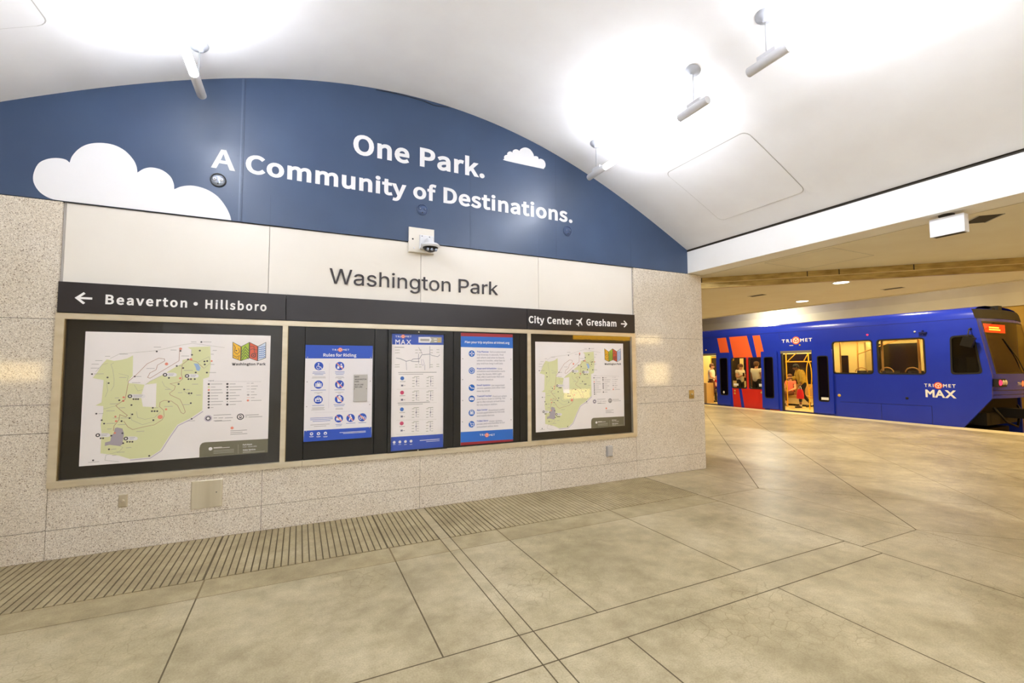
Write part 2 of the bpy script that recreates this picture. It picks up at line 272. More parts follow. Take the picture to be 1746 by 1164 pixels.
SANS={"A":[213,[[1,0,34,0,59,78,153,78,177,0,211,0,124,257,88,257],[67,104,79,144,105,230,106,230,132,144,145,104]]],"B":[230,[[35,0,117,0,149,3,176,12,197,27,210,48,214,75,212,95,205,110,194,122,179,131,162,137,162,138,175,145,186,154,193,166,198,179,200,194,195,218,183,236,165,248,140,254,111,257,35,257],[68,148,68,231,107,231,129,230,146,225,158,217,165,206,168,190,166,175,159,164,147,155,129,150,106,148],[68,26,68,123,112,123,137,121,157,115,171,106,179,93,182,76,179,58,170,44,156,34,137,28,112,26]]],"C":[223,[[132,-5,151,-3,168,2,184,9,198,19,211,32,193,53,183,43,172,35,160,29,147,25,133,24,106,29,84,42,68,64,57,93,54,129,57,165,68,193,85,215,107,228,134,233,147,232,159,228,169,223,178,217,187,209,204,230,195,239,182,248,168,255,152,260,134,261,97,255,66,238,42,211,26,174,20,128,26,82,41,45,65,18,96,1]]],"D":[241,[[35,0,101,0,143,6,176,22,200,49,215,85,220,129,215,174,200,209,176,235,142,251,99,257,35,257],[68,27,68,230,97,230,129,226,155,214,173,193,183,165,187,129,183,94,173,65,155,44,129,31,97,27]]],"E":[206,[[35,0,187,0,187,28,68,28,68,121,165,121,165,149,68,149,68,229,183,229,183,257,35,257]]],"F":[193,[[35,0,68,0,68,115,166,115,166,143,68,143,68,229,183,229,183,257,35,257]]],"G":[241,[[136,-5,156,-3,174,1,190,7,204,16,215,25,215,133,131,133,131,106,186,106,186,39,179,34,170,29,161,26,150,24,139,24,109,29,85,42,68,64,57,93,54,129,57,165,69,193,87,215,110,228,139,233,153,232,166,228,177,223,186,216,194,209,212,230,202,239,190,247,175,255,158,259,138,261,100,255,67,238,42,211,26,174,20,128,26,82,42,45,66,18,98,1]]],"H":[255,[[35,0,68,0,68,121,187,121,187,0,220,0,220,257,187,257,187,149,68,149,68,257,35,257]]],"I":[102,[[35,0,68,0,68,257,35,257]]],"J":[187,[[83,-5,110,-1,130,11,143,28,151,50,154,75,154,257,121,257,121,78,120,58,115,42,106,32,95,26,80,24,69,25,59,28,51,34,43,42,35,53,12,36,22,22,34,10,48,2,65,-3]]],"K":[226,[[35,0,68,0,68,81,112,134,189,0,225,0,132,159,213,257,176,257,68,128,68,257,35,257]]],"L":[190,[[35,0,180,0,180,28,68,28,68,257,35,257]]],"M":[284,[[35,0,64,0,64,142,60,218,62,218,82,159,131,26,153,26,201,159,222,218,223,218,219,142,219,0,249,0,249,257,210,257,161,119,143,66,142,66,123,119,74,257,35,257]]],"N":[253,[[35,0,66,0,66,135,66,151,65,167,64,183,63,199,62,215,63,215,91,162,185,0,218,0,218,257,187,257,187,123,187,107,188,91,189,74,190,58,192,42,190,42,162,95,68,257,35,257]]],"O":[260,[[130,-5,166,1,196,19,219,47,234,84,239,129,234,175,219,211,196,238,166,255,130,261,94,255,63,238,40,211,26,175,20,129,26,84,40,47,63,19,94,1],[130,24,104,29,83,42,67,64,57,94,54,129,57,165,67,193,83,215,104,228,130,233,156,228,177,215,193,193,203,165,206,129,203,94,193,64,177,42,156,29]]],"P":[222,[[35,0,68,0,68,102,110,102,141,105,168,114,187,130,200,152,204,181,200,211,187,232,167,246,141,254,109,257,35,257],[68,129,68,230,104,230,129,229,148,224,161,215,170,201,172,181,170,162,162,147,149,137,130,130,106,129]]],"Q":[260,[[130,22,104,27,83,41,67,63,57,93,54,129,57,165,67,193,83,215,104,228,130,233,156,228,177,215,193,193,203,165,206,129,203,93,193,63,177,41,156,27],[208,-64,245,-58,239,-34,212,-37,196,-36,181,-32,168,-25,157,-15,149,-3,179,7,204,26,223,53,235,88,239,129,234,175,219,211,196,238,166,255,130,261,94,255,63,238,40,211,26,175,20,129,25,87,37,52,57,25,83,6,114,-4,125,-23,140,-40,159,-53,182,-61]]],"R":[222,[[68,135,68,230,111,230,133,229,150,224,163,215,170,203,173,185,170,167,163,153,150,143,133,137,111,135],[176,0,213,0,147,112,167,119,183,130,195,144,203,163,205,185,201,213,189,233,170,247,145,254,116,257,35,257,35,0,68,0,68,109,114,109]]],"S":[209,[[106,-5,136,-1,160,9,178,25,190,45,194,68,191,89,184,105,172,118,158,128,141,137,104,153,92,158,81,164,71,172,64,182,62,196,64,208,70,219,80,226,93,231,110,233,123,232,136,229,148,224,158,217,168,209,185,230,173,240,159,249,144,255,127,260,110,261,83,258,61,249,44,234,33,216,29,193,32,173,40,157,52,144,66,135,81,127,118,111,132,105,143,98,153,90,159,79,161,65,158,52,152,40,140,31,125,26,107,24,91,25,76,29,61,36,48,45,36,56,17,33,31,20,47,10,66,2,85,-3]]],"T":[210,[[89,0,121,0,121,229,199,229,199,257,11,257,11,229,89,229]]],"U":[252,[[126,-5,156,-1,181,11,201,31,214,63,218,106,218,257,187,257,187,105,184,73,176,50,163,35,146,26,126,24,107,26,91,35,78,50,70,73,67,105,67,257,34,257,34,106,39,63,52,31,71,11,97,-1]]],"V":[201,[[82,0,120,0,201,257,168,257,127,118,102,33,101,33,76,118,34,257,0,257]]],"W":[307,[[63,0,102,0,140,155,153,213,154,213,167,155,206,0,245,0,298,257,267,257,239,117,225,34,223,34,205,117,169,257,140,257,104,117,86,34,85,34,69,117,42,257,9,257]]],"X":[201,[[6,0,40,0,77,69,98,111,99,111,121,69,159,0,195,0,120,131,190,257,156,257,121,191,103,153,102,153,82,191,47,257,11,257,81,133]]],"Y":[186,[[77,0,109,0,109,99,186,257,153,257,120,184,94,128,92,128,67,184,34,257,0,257,77,99]]],"Z":[211,[[18,0,195,0,195,28,57,28,193,237,193,257,30,257,30,229,153,229,18,20]]],"a":[197,[[76,-5,90,-3,103,1,116,7,128,14,139,23,140,23,143,0,169,0,169,117,167,143,159,165,147,181,128,191,103,195,85,194,69,190,54,184,40,177,29,170,41,148,51,154,61,160,73,164,85,167,98,168,114,166,125,159,132,148,136,135,137,120,94,114,61,103,38,90,25,72,21,49,23,31,31,16,43,5,58,-2],[85,21,74,22,65,26,58,31,53,40,51,51,54,65,63,77,79,86,104,94,137,99,137,46,126,37,116,30,106,25,96,22]]],"b":[216,[[116,-5,141,0,164,13,182,34,194,62,199,98,195,131,186,158,171,178,150,191,123,195,110,194,98,190,86,184,74,177,63,168,64,202,64,279,32,279,32,0,58,0,61,20,62,20,72,11,83,5,94,0,105,-3],[111,22,103,23,94,25,84,29,74,34,64,42,64,142,75,151,85,159,95,164,105,167,115,168,134,165,148,155,158,141,164,121,165,98,163,72,155,51,143,35,128,26]]],"c":[178,[[107,-5,121,-3,134,0,146,5,158,11,169,19,155,41,147,35,139,30,130,26,120,23,110,22,90,25,74,35,62,50,54,71,51,95,54,119,62,140,75,155,91,165,111,168,120,167,128,165,135,162,142,157,149,152,165,173,156,180,147,186,136,191,124,194,110,195,81,191,56,178,36,158,23,130,18,95,23,60,35,33,54,12,79,0]]],"d":[217,[[97,-5,110,-3,123,1,135,7,145,14,155,22,156,22,159,0,185,0,185,279,153,279,153,206,154,173,145,181,135,187,125,191,113,194,101,195,76,191,53,178,35,157,23,129,19,95,22,60,32,33,49,12,71,0],[104,22,86,26,71,35,60,50,54,70,51,95,54,119,62,140,74,155,89,165,106,168,116,167,125,165,134,161,143,156,153,148,153,48,143,39,134,32,124,26,114,23]]],"e":[194,[[109,-5,124,-4,137,-1,150,3,161,9,172,15,160,36,152,31,143,27,133,24,123,22,113,21,93,24,76,33,62,47,54,65,50,88,178,88,179,106,176,136,167,161,151,179,130,191,103,195,78,191,55,178,36,157,23,129,18,95,23,60,36,33,55,12,80,0],[49,110,54,131,62,147,74,160,88,167,104,169,120,167,133,160,143,148,149,131,151,110]]],"f":[114,[[12,164,37,164,37,0,69,0,69,164,110,164,110,190,69,190,69,220,70,234,74,244,79,252,86,256,96,258,118,252,125,277,93,283,73,280,57,272,46,259,40,242,37,221,37,190,12,188]]],"g":[197,[[96,-88,129,-84,156,-75,176,-60,188,-42,193,-22,190,-5,182,8,169,17,150,22,126,23,89,23,76,24,66,27,60,32,57,37,56,44,57,53,62,61,68,67,96,60,118,63,137,72,152,86,162,104,166,126,165,136,163,145,160,153,155,160,150,166,189,166,189,190,123,190,96,195,74,192,54,183,39,169,29,150,25,127,26,114,30,102,36,92,42,83,50,76,50,75,44,70,38,64,33,56,30,48,29,39,30,31,32,23,36,17,40,12,46,8,46,6,36,-1,28,-9,23,-18,19,-27,18,-37,22,-55,32,-69,49,-79,70,-85],[96,82,83,84,72,90,64,99,58,112,56,127,58,142,63,155,72,164,83,170,96,172,109,170,120,164,129,155,135,142,137,127,134,112,129,99,120,90,109,84],[101,-65,82,-64,67,-60,55,-53,48,-43,46,-32,47,-26,49,-19,52,-12,58,-6,65,0,90,-3,123,-3,136,-4,147,-6,155,-11,159,-18,161,-27,158,-38,150,-49,138,-58,121,-63]]],"h":[212,[[32,0,64,0,64,138,75,148,85,157,95,162,105,166,116,167,130,165,140,159,147,150,151,135,152,116,152,0,184,0,184,120,182,147,175,168,164,183,147,192,126,195,111,193,98,189,85,182,74,173,63,163,64,202,64,279,32,279]]],"i":[96,[[32,0,64,0,64,190,32,190],[48,229,55,230,61,233,66,238,69,244,70,251,67,262,59,269,48,271,37,269,30,262,27,251,30,239,37,232]]],"j":[96,[[12,-85,32,-82,47,-74,57,-61,63,-43,64,-22,64,190,33,190,33,-22,32,-34,30,-45,26,-53,19,-57,9,-59,-9,-56,-15,-80],[48,229,55,230,61,233,66,238,69,244,70,251,67,262,59,269,48,271,37,269,30,262,27,251,28,244,31,238,35,233,41,230]]],"k":[193,[[32,0,64,0,64,50,99,92,155,0,190,0,118,113,181,190,146,190,65,90,64,90,64,279,32,279]]],"l":[99,[[66,-5,84,-2,80,23,73,22,64,36,64,279,32,279,32,38,33,23,37,11,44,3,53,-3]]],"m":[324,[[32,0,64,0,64,138,75,149,84,157,94,162,103,166,112,167,125,165,135,159,142,150,146,135,147,116,147,0,179,0,179,138,190,149,200,157,209,162,218,166,227,167,240,165,250,159,257,150,261,135,263,116,263,0,294,0,294,120,292,147,285,168,274,183,258,192,237,195,223,193,210,188,198,181,186,171,174,159,168,171,161,181,150,189,138,193,121,195,108,193,96,189,84,182,73,173,62,162,58,190,32,190]]],"n":[213,[[32,0,64,0,64,138,75,148,85,157,95,162,105,166,116,167,130,165,140,159,147,150,151,135,152,116,152,0,184,0,184,120,182,147,175,168,164,183,147,192,126,195,111,193,98,189,85,182,73,173,62,162,58,190,32,190]]],"o":[212,[[106,-5,133,0,157,12,176,33,189,60,194,95,189,130,176,158,157,178,133,191,106,195,79,191,55,178,36,158,23,130,18,95,23,60,36,33,55,12,79,0],[106,22,88,25,73,35,61,50,54,71,51,95,54,119,61,140,73,155,88,165,106,168,124,165,140,155,151,140,159,119,161,95,159,71,151,50,140,35,124,25]]],"p":[217,[[32,-80,64,-80,64,-16,63,18,74,10,84,4,95,-1,105,-4,116,-5,141,0,164,13,182,34,194,62,199,98,195,131,186,158,171,178,150,191,123,195,110,194,97,190,85,184,73,176,62,168,58,190,32,190],[111,22,103,23,94,25,84,29,74,34,64,42,64,142,75,151,86,159,96,164,105,167,115,168,134,165,148,155,158,141,164,121,165,98,163,72,155,51,143,35,128,26]]],"r":[136,[[32,0,64,0,64,122,73,139,82,152,92,160,102,165,112,166,131,163,137,191,116,195,104,193,92,188,81,180,71,169,62,155,58,190,32,190]]],"s":[164,[[82,-5,106,-2,126,6,140,19,148,34,151,52,148,71,139,85,125,95,110,103,93,110,81,114,69,120,60,126,54,133,52,143,54,151,58,159,65,165,75,169,88,170,97,169,106,167,115,163,123,159,131,153,146,173,137,180,126,186,114,191,101,194,87,195,64,192,46,185,33,173,25,158,22,141,25,124,34,111,46,100,61,92,77,86,90,81,101,76,111,69,118,60,120,50,119,41,115,32,107,26,97,22,83,20,70,21,58,24,47,29,37,35,27,43,11,22,23,13,36,6,51,0,66,-3]]],"t":[132,[[92,-5,127,2,121,27,99,21,88,23,79,28,74,35,71,45,70,58,70,164,121,164,121,190,70,190,70,244,43,244,40,190,9,188,9,164,38,164,38,59,40,38,45,20,55,7,71,-2]]],"u":[212,[[88,-5,103,-3,116,2,128,9,140,18,151,30,152,30,154,0,181,0,181,190,149,190,149,55,138,43,128,34,119,28,108,24,97,23,84,25,74,31,67,41,63,55,62,74,62,190,29,190,29,70,32,43,38,23,50,8,66,-2]]],"v":[182,[[73,0,111,0,178,190,146,190,110,82,93,26,91,26,74,82,38,190,5,190]]],"w":[281,[[62,0,99,0,126,102,139,157,141,157,154,103,181,0,220,0,272,190,241,190,213,80,202,27,200,27,187,80,157,190,126,190,96,80,83,27,82,27,70,80,42,190,9,190]]],"x":[174,[[5,0,39,0,64,44,84,78,85,78,106,44,134,0,169,0,106,96,164,190,131,190,107,148,91,117,89,117,70,148,45,190,10,190,68,99]]],"y":[182,[[35,-82,56,-79,73,-69,87,-55,98,-37,106,-16,178,190,147,190,112,85,97,31,95,31,76,85,38,190,5,190,81,0,77,-15,71,-28,64,-39,56,-48,46,-54,34,-56,19,-53,13,-78]]],"z":[166,[[12,0,156,0,156,26,53,26,153,173,153,190,23,190,23,164,112,164,12,17]]],".":[97,[[49,-5,56,-3,62,0,67,5,71,12,72,20,71,28,67,35,62,40,56,43,49,44,41,43,35,40,30,35,27,28,26,20,27,12,30,5,35,0,41,-3]]],",":[97,[[26,-67,44,-57,58,-45,68,-30,75,-13,77,7,76,20,73,30,67,38,60,42,50,44,43,43,36,40,31,36,28,29,26,22,27,14,31,8,36,3,42,0,50,-1,54,0,52,-12,47,-23,40,-33,31,-41,19,-48]]],":":[97,[[49,137,56,138,62,141,67,146,71,153,72,161,71,169,67,176,62,181,56,184,49,186,41,184,35,181,30,176,27,169,26,161,27,153,30,146,35,141,41,138],[49,-5,56,-3,62,0,67,5,71,12,72,20,71,28,67,35,62,40,56,43,49,44,41,43,35,40,30,35,27,28,26,20,27,12,30,5,35,0,41,-3]]],"&":[238,[[91,-5,108,-3,124,1,139,7,152,15,165,25,177,17,189,9,201,4,213,-1,224,-5,232,22,223,25,214,29,204,34,194,40,184,47,196,63,206,81,215,99,223,118,229,138,199,138,194,121,188,105,180,90,172,76,163,63,149,75,135,89,121,104,109,119,98,135,115,147,131,161,144,175,153,192,156,211,154,227,147,241,137,252,123,259,105,261,86,258,69,250,57,237,49,220,47,201,47,190,49,178,53,166,58,153,63,141,48,129,34,117,23,102,15,86,13,67,16,43,27,24,43,9,65,-1],[144,42,134,35,125,29,115,25,105,22,95,21,78,23,64,29,53,39,46,52,44,68,45,80,50,90,57,100,66,110,76,118,88,102,100,86,114,70,129,55],[86,156,82,165,78,175,76,184,74,193,74,201,75,213,79,224,86,232,95,237,106,239,115,237,122,233,126,227,129,219,130,210,128,197,121,186,112,175,100,165]]],"-":[121,[[16,86,106,86,106,110,16,110]]],"0":[194,[[97,-5,124,1,146,17,163,43,174,81,177,129,174,177,163,214,146,240,124,256,97,261,70,256,48,240,31,214,21,177,18,129,21,81,31,43,48,17,70,1],[97,21,81,25,68,38,57,59,51,89,48,129,51,169,57,199,68,220,81,232,97,236,114,232,127,220,137,199,144,169,146,129,144,89,137,59,127,38,114,25]]],"1":[194,[[31,0,172,0,172,27,120,27,120,257,96,257,87,252,77,248,67,244,55,241,42,238,42,218,88,218,88,27,31,27]]],"2":[194,[[15,0,177,0,177,28,106,28,64,25,97,59,125,92,146,124,160,155,165,186,161,211,151,232,136,248,115,258,90,261,71,259,55,255,40,247,27,236,14,224,33,206,42,215,51,223,62,230,74,234,86,235,103,233,116,226,126,215,131,201,133,185,129,157,115,127,92,95,59,59,15,19]]],"3":[194,[[92,-5,118,-1,141,8,159,23,171,43,175,69,172,88,164,105,153,118,138,128,120,134,120,136,136,143,148,152,158,165,164,180,166,197,162,219,152,237,136,250,116,258,91,261,74,260,59,256,45,249,32,241,20,231,37,210,46,219,56,226,67,231,78,234,90,235,105,233,117,228,126,220,131,208,133,195,131,179,124,165,110,155,90,148,62,146,62,121,93,119,116,112,131,101,140,87,142,70,140,53,133,40,122,30,107,24,90,22,74,24,59,28,47,34,36,42,27,51,10,31,21,20,35,10,51,3,70,-3]]],"4":[194,[[119,0,149,0,149,71,183,71,183,96,149,96,149,257,114,257,7,92,7,71,119,71],[119,96,40,96,99,184,119,222,121,222,119,175]]],"5":[194,[[92,-5,117,-1,140,10,159,28,171,53,176,83,172,114,161,137,144,153,123,162,98,165,90,165,82,164,74,161,67,159,60,155,67,229,163,229,163,257,39,257,30,137,47,126,56,131,64,136,72,139,80,140,90,141,108,139,123,131,134,119,141,103,143,83,140,62,133,45,121,33,106,25,89,22,72,24,58,28,45,34,35,42,26,50,9,29,21,19,34,10,50,2,69,-3]]],"6":[194,[[105,-5,128,-1,149,10,165,28,175,51,179,79,176,108,167,130,152,146,132,156,108,159,96,158,83,154,71,148,60,139,50,129,54,170,63,200,78,220,95,232,116,235,125,234,134,231,142,227,150,222,157,215,175,235,165,244,155,251,143,256,130,260,114,261,86,256,60,241,39,215,25,176,20,123,24,77,36,41,54,16,78,1],[50,103,61,115,72,125,82,131,93,134,103,136,119,133,132,126,142,114,147,98,149,79,147,59,141,43,131,31,119,23,105,21,88,24,73,34,62,51,54,74]]],"7":[194,[[69,0,103,0,106,56,114,105,127,149,147,193,178,237,178,257,17,257,17,229,142,229,115,188,96,146,82,103,74,55]]],"8":[194,[[98,-5,125,-1,147,8,164,22,174,40,178,62,176,81,170,97,160,110,148,121,135,129,135,131,144,139,154,150,161,163,167,177,169,193,166,215,157,234,142,248,123,257,99,261,76,257,57,249,42,235,32,217,28,195,30,180,35,167,43,155,52,145,63,136,63,135,49,126,36,114,26,100,19,83,16,64,20,41,31,23,49,8,71,-1],[116,139,98,147,82,155,69,166,61,179,57,195,59,209,65,221,74,229,85,235,98,237,113,234,125,228,134,218,140,206,142,191,141,180,138,169,132,159,125,149],[98,19,81,22,66,28,55,38,47,51,44,67,46,81,51,94,58,106,68,116,80,125,101,116,119,106,134,95,144,81,148,63,145,48,139,36,129,27,115,21]]],"9":[194,[[82,-5,110,0,136,16,156,44,170,84,175,139,171,183,159,217,141,242,117,256,89,261,66,257,46,246,30,229,19,206,15,178,19,149,28,127,43,110,62,101,86,97,99,99,112,103,124,109,135,118,145,129,141,87,131,57,117,37,100,25,81,22,71,23,62,25,53,29,45,35,38,42,20,22,30,13,40,6,53,0,66,-3],[145,155,134,142,124,133,113,126,102,122,91,121,75,124,62,131,53,143,47,159,46,178,48,198,54,214,63,226,75,234,89,236,107,233,122,223,133,207,141,184]]]," ":[78,[]]}
# ------------------------------------------------------------------ mesh helpers
def rounded(x0, y0, x1, y1, r, n=5):
    pts = []
    for cx, cy, a0 in ((x1 - r, y1 - r, 0), (x0 + r, y1 - r, 90), (x0 + r, y0 + r, 180), (x1 - r, y0 + r, 270)):
        for k in range(n + 1):
            a = math.radians(a0 + 90 * k / n)
            pts.append((cx + r * math.cos(a), cy + r * math.sin(a)))
    return pts

def soften(poly, r, n=4):
    """round the corners of any convex-ish polygon"""
    out = []
    m = len(poly)
    for i in range(m):
        p = Vector(poly[i]); a = Vector(poly[i - 1]); b = Vector(poly[(i + 1) % m])
        ra = min(r, (a - p).length * 0.45); rb = min(r, (b - p).length * 0.45)
        s = p + (a - p).normalized() * ra; e = p + (b - p).normalized() * rb
        for k in range(n + 1):
            t = k / n
            q = s * (1 - t) ** 2 + p * 2 * t * (1 - t) + e * t * t
            out.append((q.x, q.y))
    return out

def on_wall(y):                       # u right, v up, w towards the hall (-Y)
    return lambda u, v, w=0.0: Vector((u, y - w, v))
def on_train(x):                      # u right as seen from the hall (= -Y), v up, w towards the hall (-X)
    return lambda u, v, w=0.0: Vector((x - w, -u, v))

class MB:
    """collects shapes with material slots and links them as ONE mesh object"""
    def __init__(s):
        s.v = []; s.f = []; s.mi = []; s.mats = []; s.sm = []
    def slot(s, m):
        m = M[m] if isinstance(m, str) else m
        if m not in s.mats:
            s.mats.append(m)
        return s.mats.index(m)
    def add(s, vs, fs, m, smooth=False):
        o = len(s.v); k = s.slot(m)
        s.v += [tuple(p) for p in vs]
        for f in fs:
            s.f.append([o + i for i in f]); s.mi.append(k); s.sm.append(smooth)
        return s
    def box(s, a, b, m, mtx=None):
        x0, y0, z0 = a; x1, y1, z1 = b
        vs = [Vector(p) for p in ((x0, y0, z0), (x1, y0, z0), (x1, y1, z0), (x0, y1, z0), (x0, y0, z1), (x1, y0, z1), (x1, y1, z1), (x0, y1, z1))]
        if mtx:
            vs = [mtx @ p for p in vs]
        return s.add(vs, [(3, 2, 1, 0), (4, 5, 6, 7), (0, 1, 5, 4), (1, 2, 6, 5), (2, 3, 7, 6), (3, 0, 4, 7)], m)
    def bevel_box(s, a, b, m, r=0.004):
        """box whose face towards -Y is chamfered"""
        x0, y0, z0 = a; x1, y1, z1 = b
        vs = [(x0, y1, z0), (x1, y1, z0), (x1, y1, z1), (x0, y1, z1), (x0, y0 + r, z0), (x1, y0 + r, z0), (x1, y0 + r, z1), (x0, y0 + r, z1),
              (x0 + r, y0, z0 + r), (x1 - r, y0, z0 + r), (x1 - r, y0, z1 - r), (x0 + r, y0, z1 - r)]
        fs = [(0, 3, 2, 1), (8, 9, 10, 11)]
        for i in range(4):
            j = (i + 1) % 4
            fs += [(i, j, 4 + j, 4 + i), (4 + i, 4 + j, 8 + j, 8 + i)]
        return s.add(vs, fs, m)
    def poly(s, pts, fn, w0, w1, m, m_side=None):
        """filled outline between depths w0 (front) and w1 (back) of a plane mapping"""
        n = len(pts)
        area = sum(pts[i - 1][0] * pts[i][1] - pts[i][0] * pts[i - 1][1] for i in range(n))
        if area < 0:
            pts = pts[::-1]
        vs = [fn(u, v, w0) for u, v in pts]
        if w1 is None:
            return s.add(vs, [tuple(range(n))], m)
        vs += [fn(u, v, w1) for u, v in pts]
        s.add(vs, [tuple(range(n)), tuple(range(2 * n - 1, n - 1, -1))], m)
        return s.add(vs, [((i + 1) % n, i, n + i, n + (i + 1) % n) for i in range(n)], m_side or m)
    def fill(s, loops, fn, w0, w1, m, flip=False):
        """outline with holes, filled by a 2D curve"""
        c = bpy.data.curves.new('tmp', 'CURVE')
        c.dimensions = '2D'; c.fill_mode = 'BOTH'; c.extrude = 0.5
        for lp in loops:
            sp = c.splines.new('POLY')
            sp.points.add(len(lp) - 1)
            for p, q in zip(sp.points, lp):
                p.co = (q[0], q[1], 0, 1)
            sp.use_cyclic_u = True
        o = bpy.data.objects.new('tmp', c)
        COL.objects.link(o)
        dg = bpy.context.evaluated_depsgraph_get()
        me = o.evaluated_get(dg).to_mesh()
        vs = [fn(v.co.x, v.co.y, w0 if v.co.z > 0 else w1) for v in me.vertices]
        fs = [tuple(p.vertices) for p in me.polygons]
        s.add(vs, fs, m)
        o.evaluated_get(dg).to_mesh_clear()
        bpy.data.objects.remove(o); bpy.data.curves.remove(c)
        return s
    def tube(s, pts, r, m, n=10, closed=False, caps=True, r_end=None):
        pts = [Vector(p) for p in pts]
        k = len(pts)
        rings = []
        prev = None
        for i, p in enumerate(pts):
            a = pts[i - 1] if (i or closed) else p
            b = pts[(i + 1) % k] if (i < k - 1 or closed) else p
            t = (b - a).normalized()
            if prev is None:
                h = Vector((0, 0, 1)) if abs(t.z) < 0.9 else Vector((1, 0, 0))
                x = t.cross(h).normalized()
            else:
                x = (prev - t * prev.dot(t)).normalized()
            prev = x
            y = t.cross(x)
            rr = r if r_end is None else r + (r_end - r) * i / max(1, k - 1)
            rings.append([p + (x * math.cos(2 * math.pi * j / n) + y * math.sin(2 * math.pi * j / n)) * rr for j in range(n)])
        vs = [q for g in rings for q in g]
        fs = []
        for i in range(k if closed else k - 1):
            for j in range(n):
                a, b = i * n + j, i * n + (j + 1) % n
                c, d = ((i + 1) % k) * n + (j + 1) % n, ((i + 1) % k) * n + j
                fs.append((a, b, c, d))
        s.add(vs, fs, m, True)
        if caps and not closed:
            s.add(vs[:n], [tuple(range(n - 1, -1, -1))], m)
            s.add(vs[-n:], [tuple(range(n))], m)
        return s
    def lathe(s, prof, origin, axis, m, n=20):
        """(radius, height) profile turned about an axis"""
        ax = Vector(axis).normalized(); o = Vector(origin)
        h = Vector((0, 0, 1)) if abs(ax.z) < 0.9 else Vector((1, 0, 0))
        x = ax.cross(h).normalized(); y = ax.cross(x)
        vs = []
        for r, t in prof:
            for j in range(n):
                a = 2 * math.pi * j / n
                vs.append(o + ax * t + (x * math.cos(a) + y * math.sin(a)) * r)
        fs = []
        for i in range(len(prof) - 1):
            for j in range(n):
                fs.append((i * n + j, i * n + (j + 1) % n, (i + 1) * n + (j + 1) % n, (i + 1) * n + j))
        s.add(vs, fs, m, True)
        s.add(vs[:n], [tuple(range(n))], m)
        s.add(vs[-n:], [tuple(range(n - 1, -1, -1))], m)
        return s
    def ball(s, c, r, m, n=12, sc=(1, 1, 1)):
        c = Vector(c); vs = []; fs = []
        for i in range(1, n // 2):
            for j in range(n):
                a, b = math.pi * i / (n // 2), 2 * math.pi * j / n
                vs.append(c + Vector((r * sc[0] * math.sin(a) * math.cos(b), r * sc[1] * math.sin(a) * math.sin(b), r * sc[2] * math.cos(a))))
        k = n // 2 - 1
        for i in range(k - 1):
            for j in range(n):
                fs.append((i * n + j, (i + 1) * n + j, (i + 1) * n + (j + 1) % n, i * n + (j + 1) % n))
        t, b = len(vs), len(vs) + 1
        vs += [c + Vector((0, 0, r * sc[2])), c - Vector((0, 0, r * sc[2]))]
        for j in range(n):
            fs.append((t, j, (j + 1) % n)); fs.append((b, (k - 1) * n + (j + 1) % n, (k - 1) * n + j))
        return s.add(vs, fs, m, True)
    def stroke(s, pts, width, fn, w, m, closed=False):
        """flat ribbon along a polyline lying in a plane mapping"""
        pts = [Vector(p) for p in pts]
        n = len(pts)
        L_, R_ = [], []
        for i, p in enumerate(pts):
            a = pts[i - 1] if (i or closed) else None
            b = pts[(i + 1) % n] if (i < n - 1 or closed) else None
            d1 = (p - a).normalized() if a is not None and (p - a).length else None
            d2 = (b - p).normalized() if b is not None and (b - p).length else None
            d = d1 if d2 is None else d2 if d1 is None else (d1 + d2)
            if d is None or d.length < 1e-6:
                d = d1 or Vector((1, 0))
            d = d.normalized()
            nr = Vector((-d.y, d.x))
            k = width / 2
            if d1 is not None and d2 is not None:
                k /= max(0.5, abs(nr.dot(Vector((-d1.y, d1.x)))))
            L_.append(p + nr * k); R_.append(p - nr * k)
        vs = [fn(q.x, q.y, w) for q in L_] + [fn(q.x, q.y, w) for q in R_]
        fs = [(i, n + i, n + (i + 1) % n, (i + 1) % n) for i in range(n if closed else n - 1)]
        return s.add(vs, fs, m)
    def build(s, name, parent=None, **props):
        me = bpy.data.meshes.new(name)
        me.from_pydata(s.v, [], s.f)
        for m in s.mats:
            me.materials.append(m)
        me.polygons.foreach_set('material_index', s.mi)
        me.polygons.foreach_set('use_smooth', s.sm)
        me.update()
        o = bpy.data.objects.new(name, me)
        COL.objects.link(o)
        if parent:
            o.parent = parent
            o.matrix_parent_inverse = Matrix.Translation(-parent.location)
        for k, v in props.items():
            o[k] = v
        return o

def thing(name, label, cat, loc=(0, 0, 0), group=None):
    o = bpy.data.objects.new(name, None)
    o.empty_display_size = 0.1
    COL.objects.link(o)
    o.location = loc
    o['label'] = label; o['category'] = cat
    if group:
        o['group'] = group
    return o

# ------------------------------------------------------------------ lettering
def _dec(d):
    return {k: (a, [[(sp[i], sp[i + 1]) for i in range(0, len(sp), 2)] for sp in spl]) for k, (a, spl) in d.items()}
FONT_A, FONT_B = _dec(INTER), _dec(SANS)

